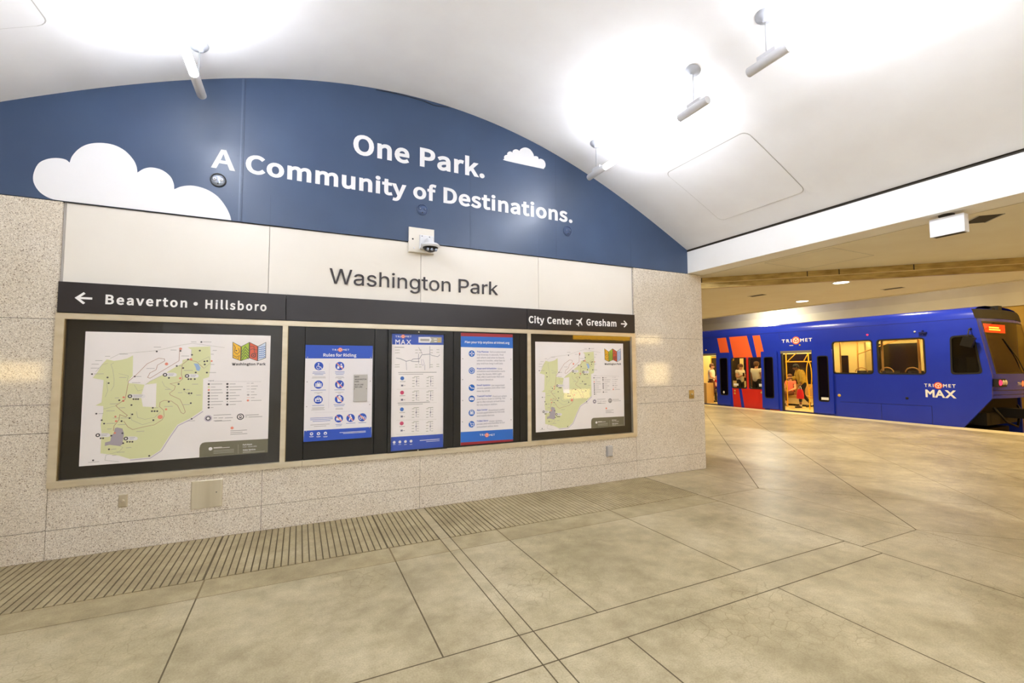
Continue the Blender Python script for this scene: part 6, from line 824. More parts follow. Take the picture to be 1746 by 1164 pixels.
# bronze display frame with three bays
t = thing('display_frame', 'long bronze display frame with three black bays set in granite', 'display case', (1.22, 4.96, 0.577))
X0, X1, Z0, Z1 = -1.832, 4.264, 0.577, 2.012
YF = 4.94
b = MB(); b.box((X0, YF, 1.962), (X1, 4.992, Z1), 'bronze'); b.box((X0, YF - 0.003, 1.972), (X1, YF, 1.996), 'bronze'); b.build('top_rail', t)
b = MB(); b.box((X0, YF, Z0), (X1, 4.992, 0.632), 'bronze'); b.box((X0, YF - 0.004, 0.612), (X1, YF, 0.632), 'bronze'); b.box((0.04, YF - 0.005, Z0), (0.043, YF, 0.632), 'bronze_dark'); b.build('bottom_rail', t)
for xa, xb, nm in ((X0, -1.776, 'side_rail'), (4.198, X1, 'side_rail'), (-0.158, -0.112, 'post'), (2.553, 2.603, 'post')):
    b = MB(); b.box((xa, YF, 0.632), (xb, 4.985, 1.962), 'bronze')
    if xa in (X0, -0.158): b.box((xb, YF + 0.01, 0.632), (xb + 0.006, 4.985, 1.962), 'bronze_dark')
    b.build(nm, t)
for xa, xb in ((-1.776, -0.158), (2.603, 4.198)):
    b = MB(); b.box((xa, 4.978, 0.632), (xb, 4.992, 1.962), 'case_black'); b.build('black_panel', t)
    b = MB(); b.poly([(xa, 0.632), (xb, 0.632), (xb, 1.962), (xa, 1.962)], on_wall(4.952), 0, None, 'glass'); b.build('glass_pane', t)
for xa, xb in ((-0.112, 0.046), (0.046, 0.722), (0.722, 1.60), (1.60, 2.452), (2.452, 2.553)):
    b = MB(); b.bevel_box((xa + 0.0015, 4.955, 0.632), (xb - 0.0015, 4.992, 1.962), 'case_black', 0.002); b.build('black_panel', t)

# posters
def poster(name, label, cat, ox, oz, w, h, art, y, group=None, base='paper', th=0.002):
    b = MB(); fn = on_wall(y)
    b.poly([(ox, oz), (ox + w, oz), (ox + w, oz + h), (ox, oz + h)], fn, 0, -th, base)
    draw_art(b, art, fn, ox, oz, 0.0003)
    kw = {'group': group} if group else {}
    return b.build(name, label=label, category=cat, **kw)
poster('park_map', 'paper map of the park behind glass in the left bay of the bronze frame', 'map', -1.648, 0.733, 1.386, 1.13, MAP_ART, 4.975, 'park maps in the display frame')
poster('park_map', 'paper map of the park behind glass in the right bay of the bronze frame', 'map', 2.682, 0.730, 1.390, 1.135, MAP_ART, 4.975, 'park maps in the display frame')
poster('rules_poster', 'white and blue poster of riding rules with round pictograms', 'poster', 0.050, 0.812, 0.652, 0.965, RULES_ART, 4.951, base='paper_white', th=0.003)
poster('trip_poster', 'tall white and blue trip planning poster with maroon top and bottom edges', 'poster', 1.689, 0.650, 0.667, 1.296, TRIP_ART, 4.951, base='paper_white', th=0.003)
t = thing('timetable_case', 'slim black glazed timetable case between the two blue posters', 'display case', (1.19, 4.955, 0.605))
b = MB()
for a_, c_ in (((0.862, 0.634), (0.897, 1.955)), ((1.484, 0.634), (1.522, 1.955)), ((0.897, 0.634), (1.484, 0.650)), ((0.897, 1.92), (1.484, 1.955))):
    b.box((a_[0], 4.926, a_[1]), (c_[0], 4.9545, c_[1]), 'case_black')
b.build('case_frame', t)
b = MB(); b.box((0.897, 4.950, 0.648), (1.484, 4.9545, 1.92), 'case_black'); b.build('back_panel', t)
b = MB(); b.poly([(0.897, 0.648), (1.484, 0.648), (1.484, 1.92), (0.897, 1.92)], on_wall(4.935), 0, None, 'glass'); b.build('glass_pane', t)
for zz in (1.938, 0.642):
    b = MB(); b.lathe([(0.007, 0), (0.007, 0.004)], (1.19, 4.926, zz), (0, -1, 0), 'steel', 10); b.build('lock', t)
poster('timetable', 'train timetable sheet with blue and pink dots inside the slim black case', 'timetable', 0.900, 0.649, 0.58, 1.266, TIMES_ART, 4.947)
t = thing('notice_plaque', 'small grey station plaque on the riding rules poster', 'plaque', (0.583, 4.946, 1.19))
b = MB(); b.bevel_box((0.514, 4.941, 1.192), (0.651, 4.9478, 1.474), 'grey_plastic', 0.002)
for cx in (0.523, 0.643): b.lathe([(0.004, 0), (0.003, 0.002)], (cx, 4.941, 1.325), (0, -1, 0), 'black', 8)
b.build('plate', t)
b = MB(); fn = on_wall(4.941)
for s, x1, z in (('MAX', 0.567, 1.444), ('WASHINGTON', 0.640, 1.417), ('PARK', 0.567, 1.394), ('BLUE LINE', 0.610, 1.362), ('RED LINE', 0.600, 1.338)):
    text(b, s, 0, fn, 0.0005, 0.524, x1, z, 0.0135, 'letter_black', bold=10)
b.build('lettering', t)

# emergency lights in the arch
for cx, cz, r, ring, lb in ((-0.735, 3.33, 0.066, 'black', 'round emergency light with black ring beside the large painted cloud'),
                            (1.226, 3.337, 0.064, 'emerg_blue', 'round blue-ringed emergency light above the camera plate'),
                            (3.169, 3.338, 0.066, 'emerg_blue', 'round blue-ringed emergency light nearest the right end of the arch')):
    t = thing('emergency_light', lb, 'emergency light', (cx, 4.957, cz), 'emergency lights in the blue arch')
    b = MB(); b.lathe([(r, -0.002), (r, 0.010), (r - 0.004, 0.013), (r - 0.009, 0.011), (r - 0.010, 0.002)], (cx, 4.957, cz), (0, -1, 0), ring, 32); b.build('ring', t)
    b = MB(); b.lathe([(r - 0.009, 0.001), (r - 0.012, 0.007), (r * 0.45, 0.012), (0.004, 0.013)], (cx, 4.957, cz), (0, -1, 0), 'emerg_glass' if ring == 'black' else 'emerg_blue', 28); b.build('lens', t)
    for s_ in (-1, 1):
        b = MB(); b.lathe([(0.017, 0.008), (0.016, 0.016), (0.010, 0.020)], (cx + s_ * 0.028, 4.957, cz + 0.006), (0, -1, 0), 'lamp_white' if ring == 'black' else 'emerg_blue', 14)
        b.lathe([(0.008, 0.019), (0.006, 0.022)], (cx + s_ * 0.028, 4.957, cz + 0.006), (0, -1, 0), 'emerg_glass', 10); b.build('bulb', t)
    b = MB(); b.ball((cx, 4.945, cz - 0.035), 0.007, 'black', 8); b.build('indicator', t)

# camera on its square plate
t = thing('security_camera', 'white dome camera hanging under a square white plate above the station name', 'camera', (1.22, 4.95, 2.85))
b = MB(); b.bevel_box((1.072, 4.940, 2.836), (1.362, 4.972, 3.118), 'white_panel', 0.004)
for cx, cz, m_ in ((1.117, 2.983, 'black'), (1.132, 2.882, 'lamp_white')):
    b.lathe([(0.010, 0), (0.008, 0.003)], (cx, 4.94, cz), (0, -1, 0), m_, 12)
b.build('plate', t)
b = MB(); b.bevel_box((1.19, 4.912, 2.875), (1.352, 4.940, 3.034), 'lamp_white', 0.006)
for cx, cz in ((1.215, 3.02), (1.30, 3.018), (1.21, 2.925)): b.lathe([(0.006, 0), (0.005, 0.002)], (cx, 4.912, cz), (0, -1, 0), 'black', 8)
b.tube([(1.27, 4.91, 2.955), (1.275, 4.86, 2.955), (1.285, 4.83, 2.935), (1.288, 4.82, 2.91)], 0.036, 'lamp_white', 14)
b.build('arm', t)
b = MB(); b.lathe([(0.03, 0.035), (0.085, 0.03), (0.104, 0.012), (0.106, 0.002), (0.092, -0.004), (0.09, -0.012)], (1.285, 4.815, 2.883), (0, 0, 1), 'lamp_white', 28); b.build('housing', t)
b = MB(); b.lathe([(0.088, -0.004), (0.084, -0.018), (0.062, -0.045), (0.03, -0.06), (0.004, -0.064)], (1.285, 4.815, 2.883), (0, 0, 1), 'black', 24); b.build('dome', t)
for a_ in (-0.045, 0.0, 0.045):
    b = MB(); b.ball((1.285 + a_, 4.752, 2.835), 0.017, 'emerg_glass', 10); b.build('lens', t)

# small plates
t = thing('wall_button', 'small steel plate with a round button low on the granite under the left map', 'switch', (-1.343, 4.955, 0.364))
b = MB(); b.bevel_box((-1.374, 4.949, 0.364), (-1.312, WALL, 0.476), 'steel', 0.006); b.build('plate', t)
b = MB(); b.lathe([(0.013, 0), (0.013, 0.006), (0.008, 0.011)], (-1.343, 4.949, 0.418), (0, -1, 0), 'steel', 16); b.build('button', t)
b = MB(); b.bevel_box((-0.862, 4.951, 0.277), (-0.620, WALL, 0.527), 'steel', 0.005)
b.lathe([(0.005, 0), (0.004, 0.002)], (-0.668, 4.951, 0.41), (0, -1, 0), 'black', 10)
b.build('access_plate', label='square brushed steel cover plate on the granite below the left map', category='cover plate')
t = thing('socket_box', 'small grey box low on the granite under the right map', 'socket', (3.787, 4.94, 0.345))
b = MB(); b.bevel_box((3.742, 4.925, 0.343), (3.832, WALL, 0.483), 'grey_plastic', 0.008); b.build('box', t)
b = MB(); b.box((3.757, 4.921, 0.375), (3.817, 4.926, 0.462), 'grey_plastic'); b.build('cover', t)
t = thing('key_switch', 'small brass switch plate on the granite pier near its corner', 'switch', (5.332, 4.955, 1.062))
b = MB(); b.bevel_box((5.283, 4.951, 1.062), (5.381, WALL, 1.188), 'gold', 0.004); b.build('plate', t)
b = MB(); b.lathe([(0.014, 0), (0.013, 0.008), (0.006, 0.01)], (5.332, 4.951, 1.128), (0, -1, 0), 'steel', 14); b.build('knob', t)
b = MB(); b.tube([(0.70, 4.952, 4.606), (0.86, 4.944, 4.612), (1.01, 4.944, 4.618), (1.228, 4.944, 4.61), (1.352, 4.946, 4.588), (1.45, 4.946, 4.600), (1.537, 4.952, 4.618)], 0.0035, 'black', 6)
b.build('loose_cable', label='thin loose cable along the top of the blue arch', category='cable')
# ------------------------------------------------------------------ pendant tube lamps
def pendant(xx, ya, zt, label, group='pendant tube lamps under the vault', length=1.81):
    """lamp along Y: end caps with hangers, glowing tube between them; ya is the end nearest the arch"""
    yb = ya - length
    t = thing('pendant_lamp', label, 'lamp', (xx, (ya + yb) / 2, zt), group)
    R = 0.037
    cap = 0.332
    for s, y0, y1 in ((1, ya - cap, ya), (-1, yb, yb + cap)):
        b = MB(); b.lathe([(R - 0.003, 0), (R, 0.004), (R, cap - 0.004), (R - 0.003, cap)], (xx, y0, zt), (0, 1, 0), 'lamp_grey', 20)
        cp = b.build('end_cap', t)
        ym = (y0 + y1) / 2 + 0.01 * s
        b = MB(); b.box((xx - 0.011, ym - 0.075, zt + R - 0.006), (xx + 0.011, ym + 0.075, zt + R + 0.034), 'lamp_grey'); b.build('bracket', cp)
        top = vz(xx)
        b = MB(); b.tube([(xx, ym, zt + R + 0.03), (xx, ym, top - 0.02)], 0.004, 'wire', 6); b.build('rod', t)
        nrm = Vector((-(-2 * 0.0891 * (xx - 1.15) + 4 * 0.00074 * (xx - 1.15) ** 3), 0, 1)).normalized()
        b = MB(); b.lathe([(0.070, 0.004), (0.068, -0.012), (0.050, -0.028), (0.022, -0.036), (0.020, -0.046), (0.008, -0.052)], (xx, ym, top), nrm, 'canopy_grey', 24); b.build('canopy', t)
    b = MB(); b.lathe([(R - 0.004, 0), (R - 0.004, length - 2 * cap)], (xx, yb + cap, zt), (0, 1, 0), 'tube', 14); b.build('tube', t)
XR, ZR, XL, ZL = 3.222, 3.906, -0.83, 3.952
pendant(XR, 4.535, ZR, 'glowing tube lamp whose grey end cap touches the right slope of the blue arch')
pendant(XR, 2.328, ZR, 'glowing tube lamp second from the blue arch in the row beside the white beam')
pendant(XL, 4.63, ZL, 'glowing tube lamp hanging before the arch above the large painted cloud')
NTH = ('first', 'second', 'third', 'fourth', 'fifth', 'sixth')
for k in range(6):  # unseen lamps continuing both rows, added to light the end wall
    pendant(XR, 0.12 - 2.207 * k, ZR, '%s unseen tube lamp added behind the camera spot in the row over the beam side' % NTH[k])
for k in range(7):
    pendant(XL, 2.42 - 2.207 * k, ZL, 'unseen tube lamp added next behind the one over the large painted cloud' if k == 0 else '%s unseen tube lamp added behind the camera spot in the row over the cloud side' % NTH[k - 1])

# flush access panels in the vault
def access(xa, xb, ya, yb, label):
    b = MB()
    n = 24
    def shape(grow, off, m):
        r = 0.07
        vs, fs = [], []
        for k in range(n + 1):
            e = k / n
            e = 0.5 - 0.5 * math.cos(math.pi * e)
            xx = xa - grow + (xb - xa + 2 * grow) * e
            dx = min(xx - (xa - grow), (xb + grow) - xx)
            ins = 0 if dx > r else r - math.sqrt(max(0, r * r - (r - dx) ** 2))
            for y_ in (ya - grow + ins, yb + grow - ins):
                vs.append((xx, y_, vz(xx) - off))
        for k in range(n):
            fs.append((2 * k, 2 * k + 1, 2 * k + 3, 2 * k + 2))
        b.add(vs, fs, m, True)
    shape(0.006, 0.002, 'groove'); shape(0, 0.005, 'vault')
    b.build('ceiling_hatch', label=label, category='hatch', group='flush square panels in the vault')
access(4.06, 5.01, 2.985, 4.09, 'flush square access panel low on the vault beside the beam')
access(-2.62, -1.655, 3.02, 4.15, 'flush square panel in the vault outward of the lamp above the large cloud')

# box sign under the beam
t = thing('box_sign', 'blank white box sign hanging under the white beam', 'sign', (5.48, 1.99, 2.77))
b = MB(); b.box((5.415, 1.848, 2.762), (5.500, 2.092, 2.928), 'lamp_white'); b.box((5.43, 1.862, 2.759), (5.487, 2.078, 2.7625), 'dark_gap'); b.build('housing', t)
b = MB(); b.box((5.410, 1.846, 2.760), (5.4155, 2.094, 2.930), 'white_vinyl'); b.build('face_plate', t)
b = MB(); b.lathe([(0.058, 0), (0.056, -0.012), (0.03, -0.030)], (5.46, 1.985, 2.956), (0, 0, 1), 'dark_gap', 20); b.build('canopy', t)

# slots and downlights of the platform ceiling
def slot(cx, cy, ln, wd, ang, label):
    m_ = Matrix.Translation((cx, cy, 0)) @ Matrix.Rotation(math.radians(ang), 4, 'Z')
    t = thing('ceiling_vent', label, 'vent', (cx, cy, 2.956), 'dark slot vents in the platform ceiling')
    b = MB(); b.box((-ln / 2, -wd / 2, 2.9535), (ln / 2, wd / 2, 2.957), 'dark_gap', m_); b.build('opening', t)
    b = MB()
    for s_ in (-1, 1):
        b.box((-ln / 2 - .008, s_ * wd / 2 - 0.006, 2.950), (ln / 2 + .008, s_ * wd / 2 + 0.006, 2.957), 'groove', m_)
    b.build('rim', t)
slot(8.255, 5.945, 0.30, 0.13, 90, 'dark slot vent in the platform ceiling nearest the granite pier')
slot(9.815, 4.375, 0.30, 0.13, 90, 'dark slot vent in the platform ceiling above the two front side windows of the train')
slot(5.93, 1.90, 0.26, 0.19, 45, 'dark slanted slot in the soffit beside the white box sign')
def downlight(cx, cy, label):
    t = thing('downlight', label, 'downlight', (cx, cy, 2.95), 'round downlights in the platform ceiling')
    b = MB(); b.lathe([(0.135, 0.002), (0.133, -0.008), (0.112, -0.006), (0.112, 0.002)], (cx, cy, 2.956), (0, 0, 1), 'lamp_white', 28); b.build('trim_ring', t)
    b = MB(); b.lathe([(0.112, -0.004), (0.06, -0.010), (0.01, -0.012)], (cx, cy, 2.956), (0, 0, 1), 'downlight_lens', 24); b.build('lens', t)
    ld = bpy.data.lights.new('downlight_lamp', 'SPOT')
    ld.energy = DOWN_LIGHT * 4; ld.color = (1.0, 0.87, 0.62); ld.spot_size = math.radians(150); ld.spot_blend = 0.7; ld.shadow_soft_size = 0.1
    lo = bpy.data.objects.new('downlight_lamp', ld); COL.objects.link(lo); lo.location = (cx, cy, 2.93)
    lo.parent = t; lo.matrix_parent_inverse = Matrix.Translation(-t.location)
M['downlight_lens'] = tube_mat('downlight_lens', (255, 246, 224), 9.0)
downlight(8.283, 4.417, 'round downlight in the platform ceiling nearer the gate track')
downlight(9.92, 6.08, 'round downlight in the platform ceiling nearer the tunnel edge')
downlight(8.28, 8.4, 'unseen round downlight added in the platform ceiling behind the granite wall')  # this and the next four are unseen, added to light the platform
downlight(9.92, 10.2, 'unseen round downlight added in the platform ceiling far along the train')
downlight(8.28, 0.3, 'unseen round downlight added in the platform ceiling behind the box sign')
downlight(9.92, 1.6, 'unseen round downlight added in the platform ceiling ahead of the train')
downlight(7.0, -2.6, 'unseen round downlight added in the platform ceiling near the rear wall')
# tunnel lamps above the track
def tunnel_lamp(xx, yy, zz, w, col, label):
    t = thing('tunnel_lamp', label, 'lamp', (xx, yy, zz), 'tunnel lamps')
    b = MB(); b.box((xx - 0.08, yy - 0.3, zz), (xx + 0.08, yy + 0.3, zz + 0.08), 'lamp_grey'); b.build('housing', t)
    ld = bpy.data.lights.new('tunnel_light', 'AREA')
    ld.shape = 'RECTANGLE'; ld.size = 0.15; ld.size_y = 0.5; ld.energy = w; ld.color = col
    lo = bpy.data.objects.new('tunnel_light', ld); COL.objects.link(lo); lo.location = (xx, yy, zz - 0.01)
    lo.parent = t; lo.matrix_parent_inverse = Matrix.Translation(-t.location)
tunnel_lamp(17.3, 12.2, 4.25, TUNNEL_LIGHT * 1.6, (1.0, 0.95, 0.75), 'tunnel lamp over the middle of the train')
tunnel_lamp(16.0, 7.0, 4.6, TUNNEL_LIGHT * 0.5, (1.0, 0.86, 0.6), 'tunnel lamp over the front half of the train')
tunnel_lamp(16.9, 1.6, 4.4, TUNNEL_LIGHT * 2.4, (1.0, 0.66, 0.22), 'yellow tunnel lamp ahead of the train')
tunnel_lamp(13.2, 10.0, 4.6, TUNNEL_LIGHT * 1.8, (1.0, 0.86, 0.6), 'unseen tunnel lamp added over the platform edge')  # out of view, added to light the train's side
tunnel_lamp(13.2, 5.4, 4.6, TUNNEL_LIGHT * 1.8, (1.0, 0.86, 0.6), 'unseen tunnel lamp added over the platform edge by the cab')  # also added out of view for the train's side
# unseen glowing panels added on the rear wall to make reflections
M['amber_reflection_glow'] = tube_mat('amber_reflection_glow', (255, 186, 40), 8.0)
M['reflection_glow'] = tube_mat('reflection_glow', (255, 220, 150), 7.0)
for xa, xb, za, zb, lb in ((9.25, 10.45, 0.30, 0.66, 'glowing panel added for reflections, lowest on the rear wall of the platform'), (9.7, 12.6, 2.62, 2.82, 'long amber glowing panel added for reflections, high on the rear wall of the platform'), (13.3, 14.6, 0.8, 1.68, 'glowing panel added for reflections, low on the rear wall by the platform edge'), (12.9, 14.2, 2.52, 2.86, 'long glowing panel added for reflections, high on the rear wall by the platform edge'), (-7.0, -5.7, 1.25, 1.7, 'glowing panel added for reflections, on the rear wall of the far side passage')):
    t = thing('reflection_panel', lb, 'sign', ((xa + xb) / 2, BACK, za), 'glowing panels added for reflections')
    b = MB(); b.box((xa - 0.04, BACK, za - 0.04), (xb + 0.04, BACK + 0.05, zb + 0.04), 'bronze'); b.build('case_frame', t)
    b = MB(); b.box((xa, BACK + 0.048, za), (xb, BACK + 0.055, zb), 'amber_reflection_glow' if 'amber' in lb else 'reflection_glow'); b.build('glow_face', t)
# ------------------------------------------------------------------ the train
M.update({
    'tblue': noisy('train_blue', (34, 58, 190), (30, 52, 182), 1.2, 0.24, coat=0.15),
    'tdark': mat('train_dark_blue', (24, 30, 84), 0.3),
    'torange': mat('train_orange', (252, 108, 58), 0.3),
    'tred': mat('train_red', (216, 48, 38), 0.3),
    'rubber': mat('window_rubber', (24, 24, 24), 0.5),
    'twhite': mat('train_white_letters', (240, 240, 240), 0.35),
    'tint': glass_mat('train_window_glass', (0.80, 0.78, 0.72, 1), 0.8),
    'tint_dark': glass_mat('cab_window_glass', (0.34, 0.36, 0.34, 1), 1.0),
    'leaf_glass': glass_mat('door_window_glass', (0.42, 0.24, 0.34, 1), 1.0),
    'in_wall': noisy('interior_wall', (236, 220, 172), (228, 210, 160), 2.0, 0.5),
    'in_floor': noisy('interior_floor', (216, 192, 132), (200, 176, 118), 6.0, 0.5),
    'in_dark': mat('interior_window', (34, 24, 16), 0.15),
    'in_bench': mat('interior_bench', (196, 156, 96), 0.5),
    'pole': mat('yellow_pole', (250, 186, 40), 0.35),
    'handle': mat('seat_handle', (224, 172, 104), 0.35),
    'seat': noisy('seat_fabric', (88, 82, 92), (70, 66, 78), 30.0, 0.8),
    'strip': tube_mat('train_ceiling_light', (255, 226, 150), TRAIN_LIGHT),
    'led': tube_mat('led_red', (255, 60, 22), 3.0),
    'led_text': tube_mat('led_amber', (255, 190, 60), 6.0),
    'lamp_red': tube_mat('tail_lamp', (255, 60, 90), 1.4),
    'lamp_clear': mat('lamp_clear', (216, 216, 210), 0.15, 0.3),
    'under': mat('underframe', (22, 20, 19), 0.7),
    'chrome': mat('chrome_strip', (214, 210, 202), 0.25, 0.8),
    'button': mat('door_button', (214, 176, 84), 0.4),
})
TX, TW = 15.0, 2.65
TX2 = TX + TW
YR = 15.5                                   # where the modelled length ends, behind the granite wall
train = thing('light_rail_train', 'blue light rail train with orange stripes and open doors at the platform', 'train', (16.3, 9.0, -0.76))
fs_ = on_train(TX)
def U(pts): return [(-y, z) for y, z in pts]
def rrect(y0, y1, z0, z1, r=0.09): return rounded(-y0, z0, -y1, z1, r)      # y0 > y1
W1, W2 = rrect(11.985, 11.33, 0.70, 1.86), rrect(11.24, 10.60, 0.70, 1.86)
WA, WB = rrect(8.345, 7.245, 1.29, 2.295), rrect(7.145, 6.04, 1.295, 2.29)
WC = soften(U([(5.53, 2.285), (5.07, 2.31), (4.955, 1.335), (5.55, 1.305)]), 0.09)
DOOR = [(-10.0, 0.03), (-8.955, 0.03), (-8.955, 2.05), (-10.0, 2.05)]
DOOR1 = [(-13.66, 0.03), (-12.615, 0.03), (-12.615, 2.05), (-13.66, 2.05)]
outer = U([(YR, -0.42), (5.66, -0.42), (4.825, 0.74), (4.80, 1.30), (5.02, 2.70), (YR, 2.70)])
b = MB()
b.fill([outer, W1, W2, WA, WB, WC, DOOR, DOOR1], fs_, 0, -0.07, 'tblue')
# roof shoulder
prof = [(0, 2.70), (0.015, 2.80), (0.05, 2.88), (0.13, 2.95), (0.28, 3.0), (0.65, 3.04), (TW / 2, 3.06)]
prof = prof + [(TW - a, z) for a, z in prof[-2::-1]]
def roofline(y, k=1.0): return [(TX + a, y, z) for a, z in prof]
vs = roofline(YR) + roofline(5.06)
n = len(prof)
b.add(vs, [(i, i + 1, n + i + 1, n + i) for i in range(n - 1)], 'tblue', True)
b.box((TX2 - 0.07, 5.1, -0.42), (TX2, YR, 2.70), 'tblue')
b.build('body_shell', train)
# painted stripes
b = MB(); w = 0.002
for q, m_ in (([(12.58, 2.645), (12.17, 2.65), (12.05, 2.065), (12.46, 2.065)], 'torange'), ([(12.03, 2.66), (11.27, 2.66), (11.06, 1.86), (11.865, 1.86)], 'torange'),
              ([(11.04, 2.65), (10.75, 2.65), (10.62, 2.05), (10.70, 2.05), (10.70, 1.86), (10.89, 1.86)], 'torange'),
              ([(11.33, 1.86), (11.24, 1.86), (11.24, 0.70), (11.33, 0.70)], 'tred'),
              ([(11.96, 0.70), (11.68, 0.70), (11.53, -0.40), (11.90, -0.40)], 'tred'), ([(11.56, 0.70), (10.70, 0.70), (10.62, -0.40), (11.40, -0.40)], 'tred'),
              ([(10.45, 0.03), (10.10, 0.03), (10.10, -0.40), (10.45, -0.40)], 'tred')):
    b.poly(U(q), fs_, w, None, m_)
b.build('livery_stripe', train, label='orange and red slanted stripes')
# door leaves slid open outside the body
def leaf(y0, y1, wy0, wy1, sign):
    b = MB(); f = on_train(TX - 0.03)
    b.fill([rounded(-y0, 0.045, -y1, 2.055, 0.03), rounded(-wy0, 0.41, -wy1, 1.86, 0.07)], f, 0.03, -0.015, 'tblue')
    o = b.build('door_leaf', train)
    b = MB(); b.fill([rounded(-wy0, 0.41, -wy1, 1.86, 0.07), rounded(-wy0 + 0.03, 0.44, -wy1 - 0.03, 1.83, 0.05)], f, 0.032, -0.01, 'rubber'); b.build('window_seal', o)
    b = MB(); b.poly(rounded(-wy0 + 0.01, 0.42, -wy1 - 0.01, 1.85, 0.06), f, 0.015, 0.012, 'leaf_glass'); b.build('window_pane', o)
    if sign:
        b = MB()
        if sign == 2: b.poly([(-wy0 + 0.09, 0.47), (-wy1 - 0.03, 0.47), (-wy1 - 0.03, 0.55), (-wy0 + 0.09, 0.55)], f, 0.034, None, 'twhite')
        else:
            b.poly([(-12.29 + 0.04 * math.cos(k * math.pi / 6), 0.53 + 0.05 * math.sin(k * math.pi / 6)) for k in range(12)], f, 0.034, None, 'twhite')
        b.build('sticker', o)
leaf(12.605, 12.01, 12.45, 12.09, 1)
leaf(10.695, 10.105, 10.595, 10.24, 0)
leaf(8.925, 8.325, 8.775, 8.435, 2)
leaf(14.28, 13.68, 14.12, 13.78, 0)
# openings: header strip, jambs, sill
for y0, y1 in ((10.0, 8.955), (13.66, 12.615)):
    b = MB(); b.box((TX - 0.012, y1, 1.965), (TX + 0.06, y0, 2.05), 'chrome'); b.build('door_header', train)
    b = MB(); b.box((TX - 0.002, y0 - 0.045, 0.03), (TX + 0.07, y0, 1.965), 'rubber'); b.build('door_jamb', train)
    b = MB(); b.box((TX - 0.002, y1, 0.03), (TX + 0.07, y1 + 0.02, 1.965), 'rubber'); b.build('door_jamb', train)
    b = MB(); b.box((TX - 0.03, y1 - 0.1, 0.005), (TX + 0.12, y0, 0.032), 'tdark'); b.build('door_sill', train)
# side windows
def window(loop, gl, inner):
    b = MB(); b.fill([loop, inner], fs_, 0.006, -0.05, 'rubber'); o = b.build('side_window', train)
    b = MB(); b.poly(inner, fs_, -0.02, -0.024, gl); b.build('pane', o)
window(W1, 'tint', rrect(11.955, 11.36, 0.74, 1.83, 0.07)); window(W2, 'tint', rrect(11.21, 10.62, 0.74, 1.83, 0.07))
window(WA, 'tint', rrect(8.315, 7.275, 1.33, 2.265, 0.07)); window(WB, 'tint', rrect(7.115, 6.07, 1.33, 2.26, 0.07))
window(WC, 'tint_dark', soften(U([(5.50, 2.25), (5.10, 2.27), (5.0, 1.37), (5.51, 1.345)]), 0.08))
# small stickers on the panes, buttons, lamps on the side
b = MB()
for y0, y1, z0, z1 in ((11.90, 11.70, 0.80, 0.88), (10.86, 10.73, 0.80, 0.90)):
    b.poly(U([(y0, z0), (y1, z0), (y1, z1), (y0, z1)]), fs_, -0.017, None, 'twhite')
b.build('window_sticker', train)
for y_, z_, r_, m_ in ((8.19, 0.63, 0.045, 'button'), (11.85, 0.60, 0.035, 'button'), (11.85, 0.50, 0.035, 'button'), (10.76, 0.59, 0.035, 'button'), (6.49, 0.65, 0.035, 'rubber')):
    b = MB(); b.lathe([(r_, 0), (r_, 0.006), (r_ * 0.6, 0.010)], (TX, y_, z_), (-1, 0, 0), m_, 16); b.build('door_button' if m_ == 'button' else 'fuel_cap', train)
for y_, z_, m_ in ((9.33, 2.23, 'button'), (13.13, 2.20, 'button'), (7.36, 2.44, 'lamp_red'), (6.24, 2.45, 'lamp_clear')):
    b = MB(); b.ball((TX - 0.005, y_, z_), 0.028, m_, 10); b.build('side_lamp', train)
b = MB(); b.poly(rounded(-9.68, 2.215, -9.55, 2.245, 0.014), fs_, 0.006, 0, 'grey_plastic'); b.build('speaker_slot', train)
b = MB(); b.box((TX - 0.06, 5.98, 2.385), (TX, 6.14, 2.425), 'tdark'); b.box((TX - 0.05, 6.05, 2.36), (TX, 6.08, 2.47), 'tdark'); b.build('side_camera', train)
# panel seams of the skirt
b = MB()
for p, q in (((8.16, 0.44), (5.97, 0.475)), ((5.97, 0.475), (5.97, -0.3)), ((7.1, 0.46), (7.1, -0.3))):
    b.stroke([(-p[0], p[1]), (-q[0], q[1])], 0.010, fs_, 0.0015, 'tdark')
b.stroke([(-YR, 2.70), (-5.02, 2.70)], 0.008, fs_, 0.0015, 'tdark')
b.stroke([(-10.02, 2.45), (-10.02, 2.70)], 0.006, fs_, 0.0015, 'tdark')
b.build('panel_seam', train)
# operator's name on the side
def train_logo(mb, fn, w, xa, xm, xn, xb, base, cap, m='twhite'):
    text(mb, 'TRI', 2, fn, w, xa, xm, base, cap, m, bold=24, track=140); text(mb, 'MET', 2, fn, w, xn, xb, base, cap, m, bold=24, track=140)
    cx, r = (xm + xn) / 2, (xn - xm) / 2 * 0.9
    C_ = lambda rr, o, n_=24: [(cx + rr * math.cos(2 * math.pi * k / n_), base + cap / 2 + rr * math.sin(2 * math.pi * k / n_)) for k in range(n_)]
    mb.poly(C_(r, 0), fn, w, None, 'torange'); mb.poly(C_(r * 0.72, 0), fn, w + .0005, None, 'twhite'); mb.poly(C_(r * 0.56, 0), fn, w + .001, None, 'torange')
    for k in range(3):
        a = k * 2.094 + 0.5
        mb.stroke([(cx, base + cap / 2), (cx + r * 0.74 * math.cos(a), base + cap / 2 + r * 0.74 * math.sin(a))], r * 0.16, fn, w + .0015, 'twhite')
b = MB(); train_logo(b, fs_, 0.002, -9.94, -9.60, -9.31, -8.93, 2.335, 0.11); b.build('name_lettering', train)
b = MB(); train_logo(b, fs_, 0.002, -6.10, -5.91, -5.715, -5.47, 0.975, 0.085)
text(b, 'MAX', 2, fs_, 0.002, -6.085, -5.475, 0.705, 0.20, 'twhite', bold=38); b.build('name_lettering', train)

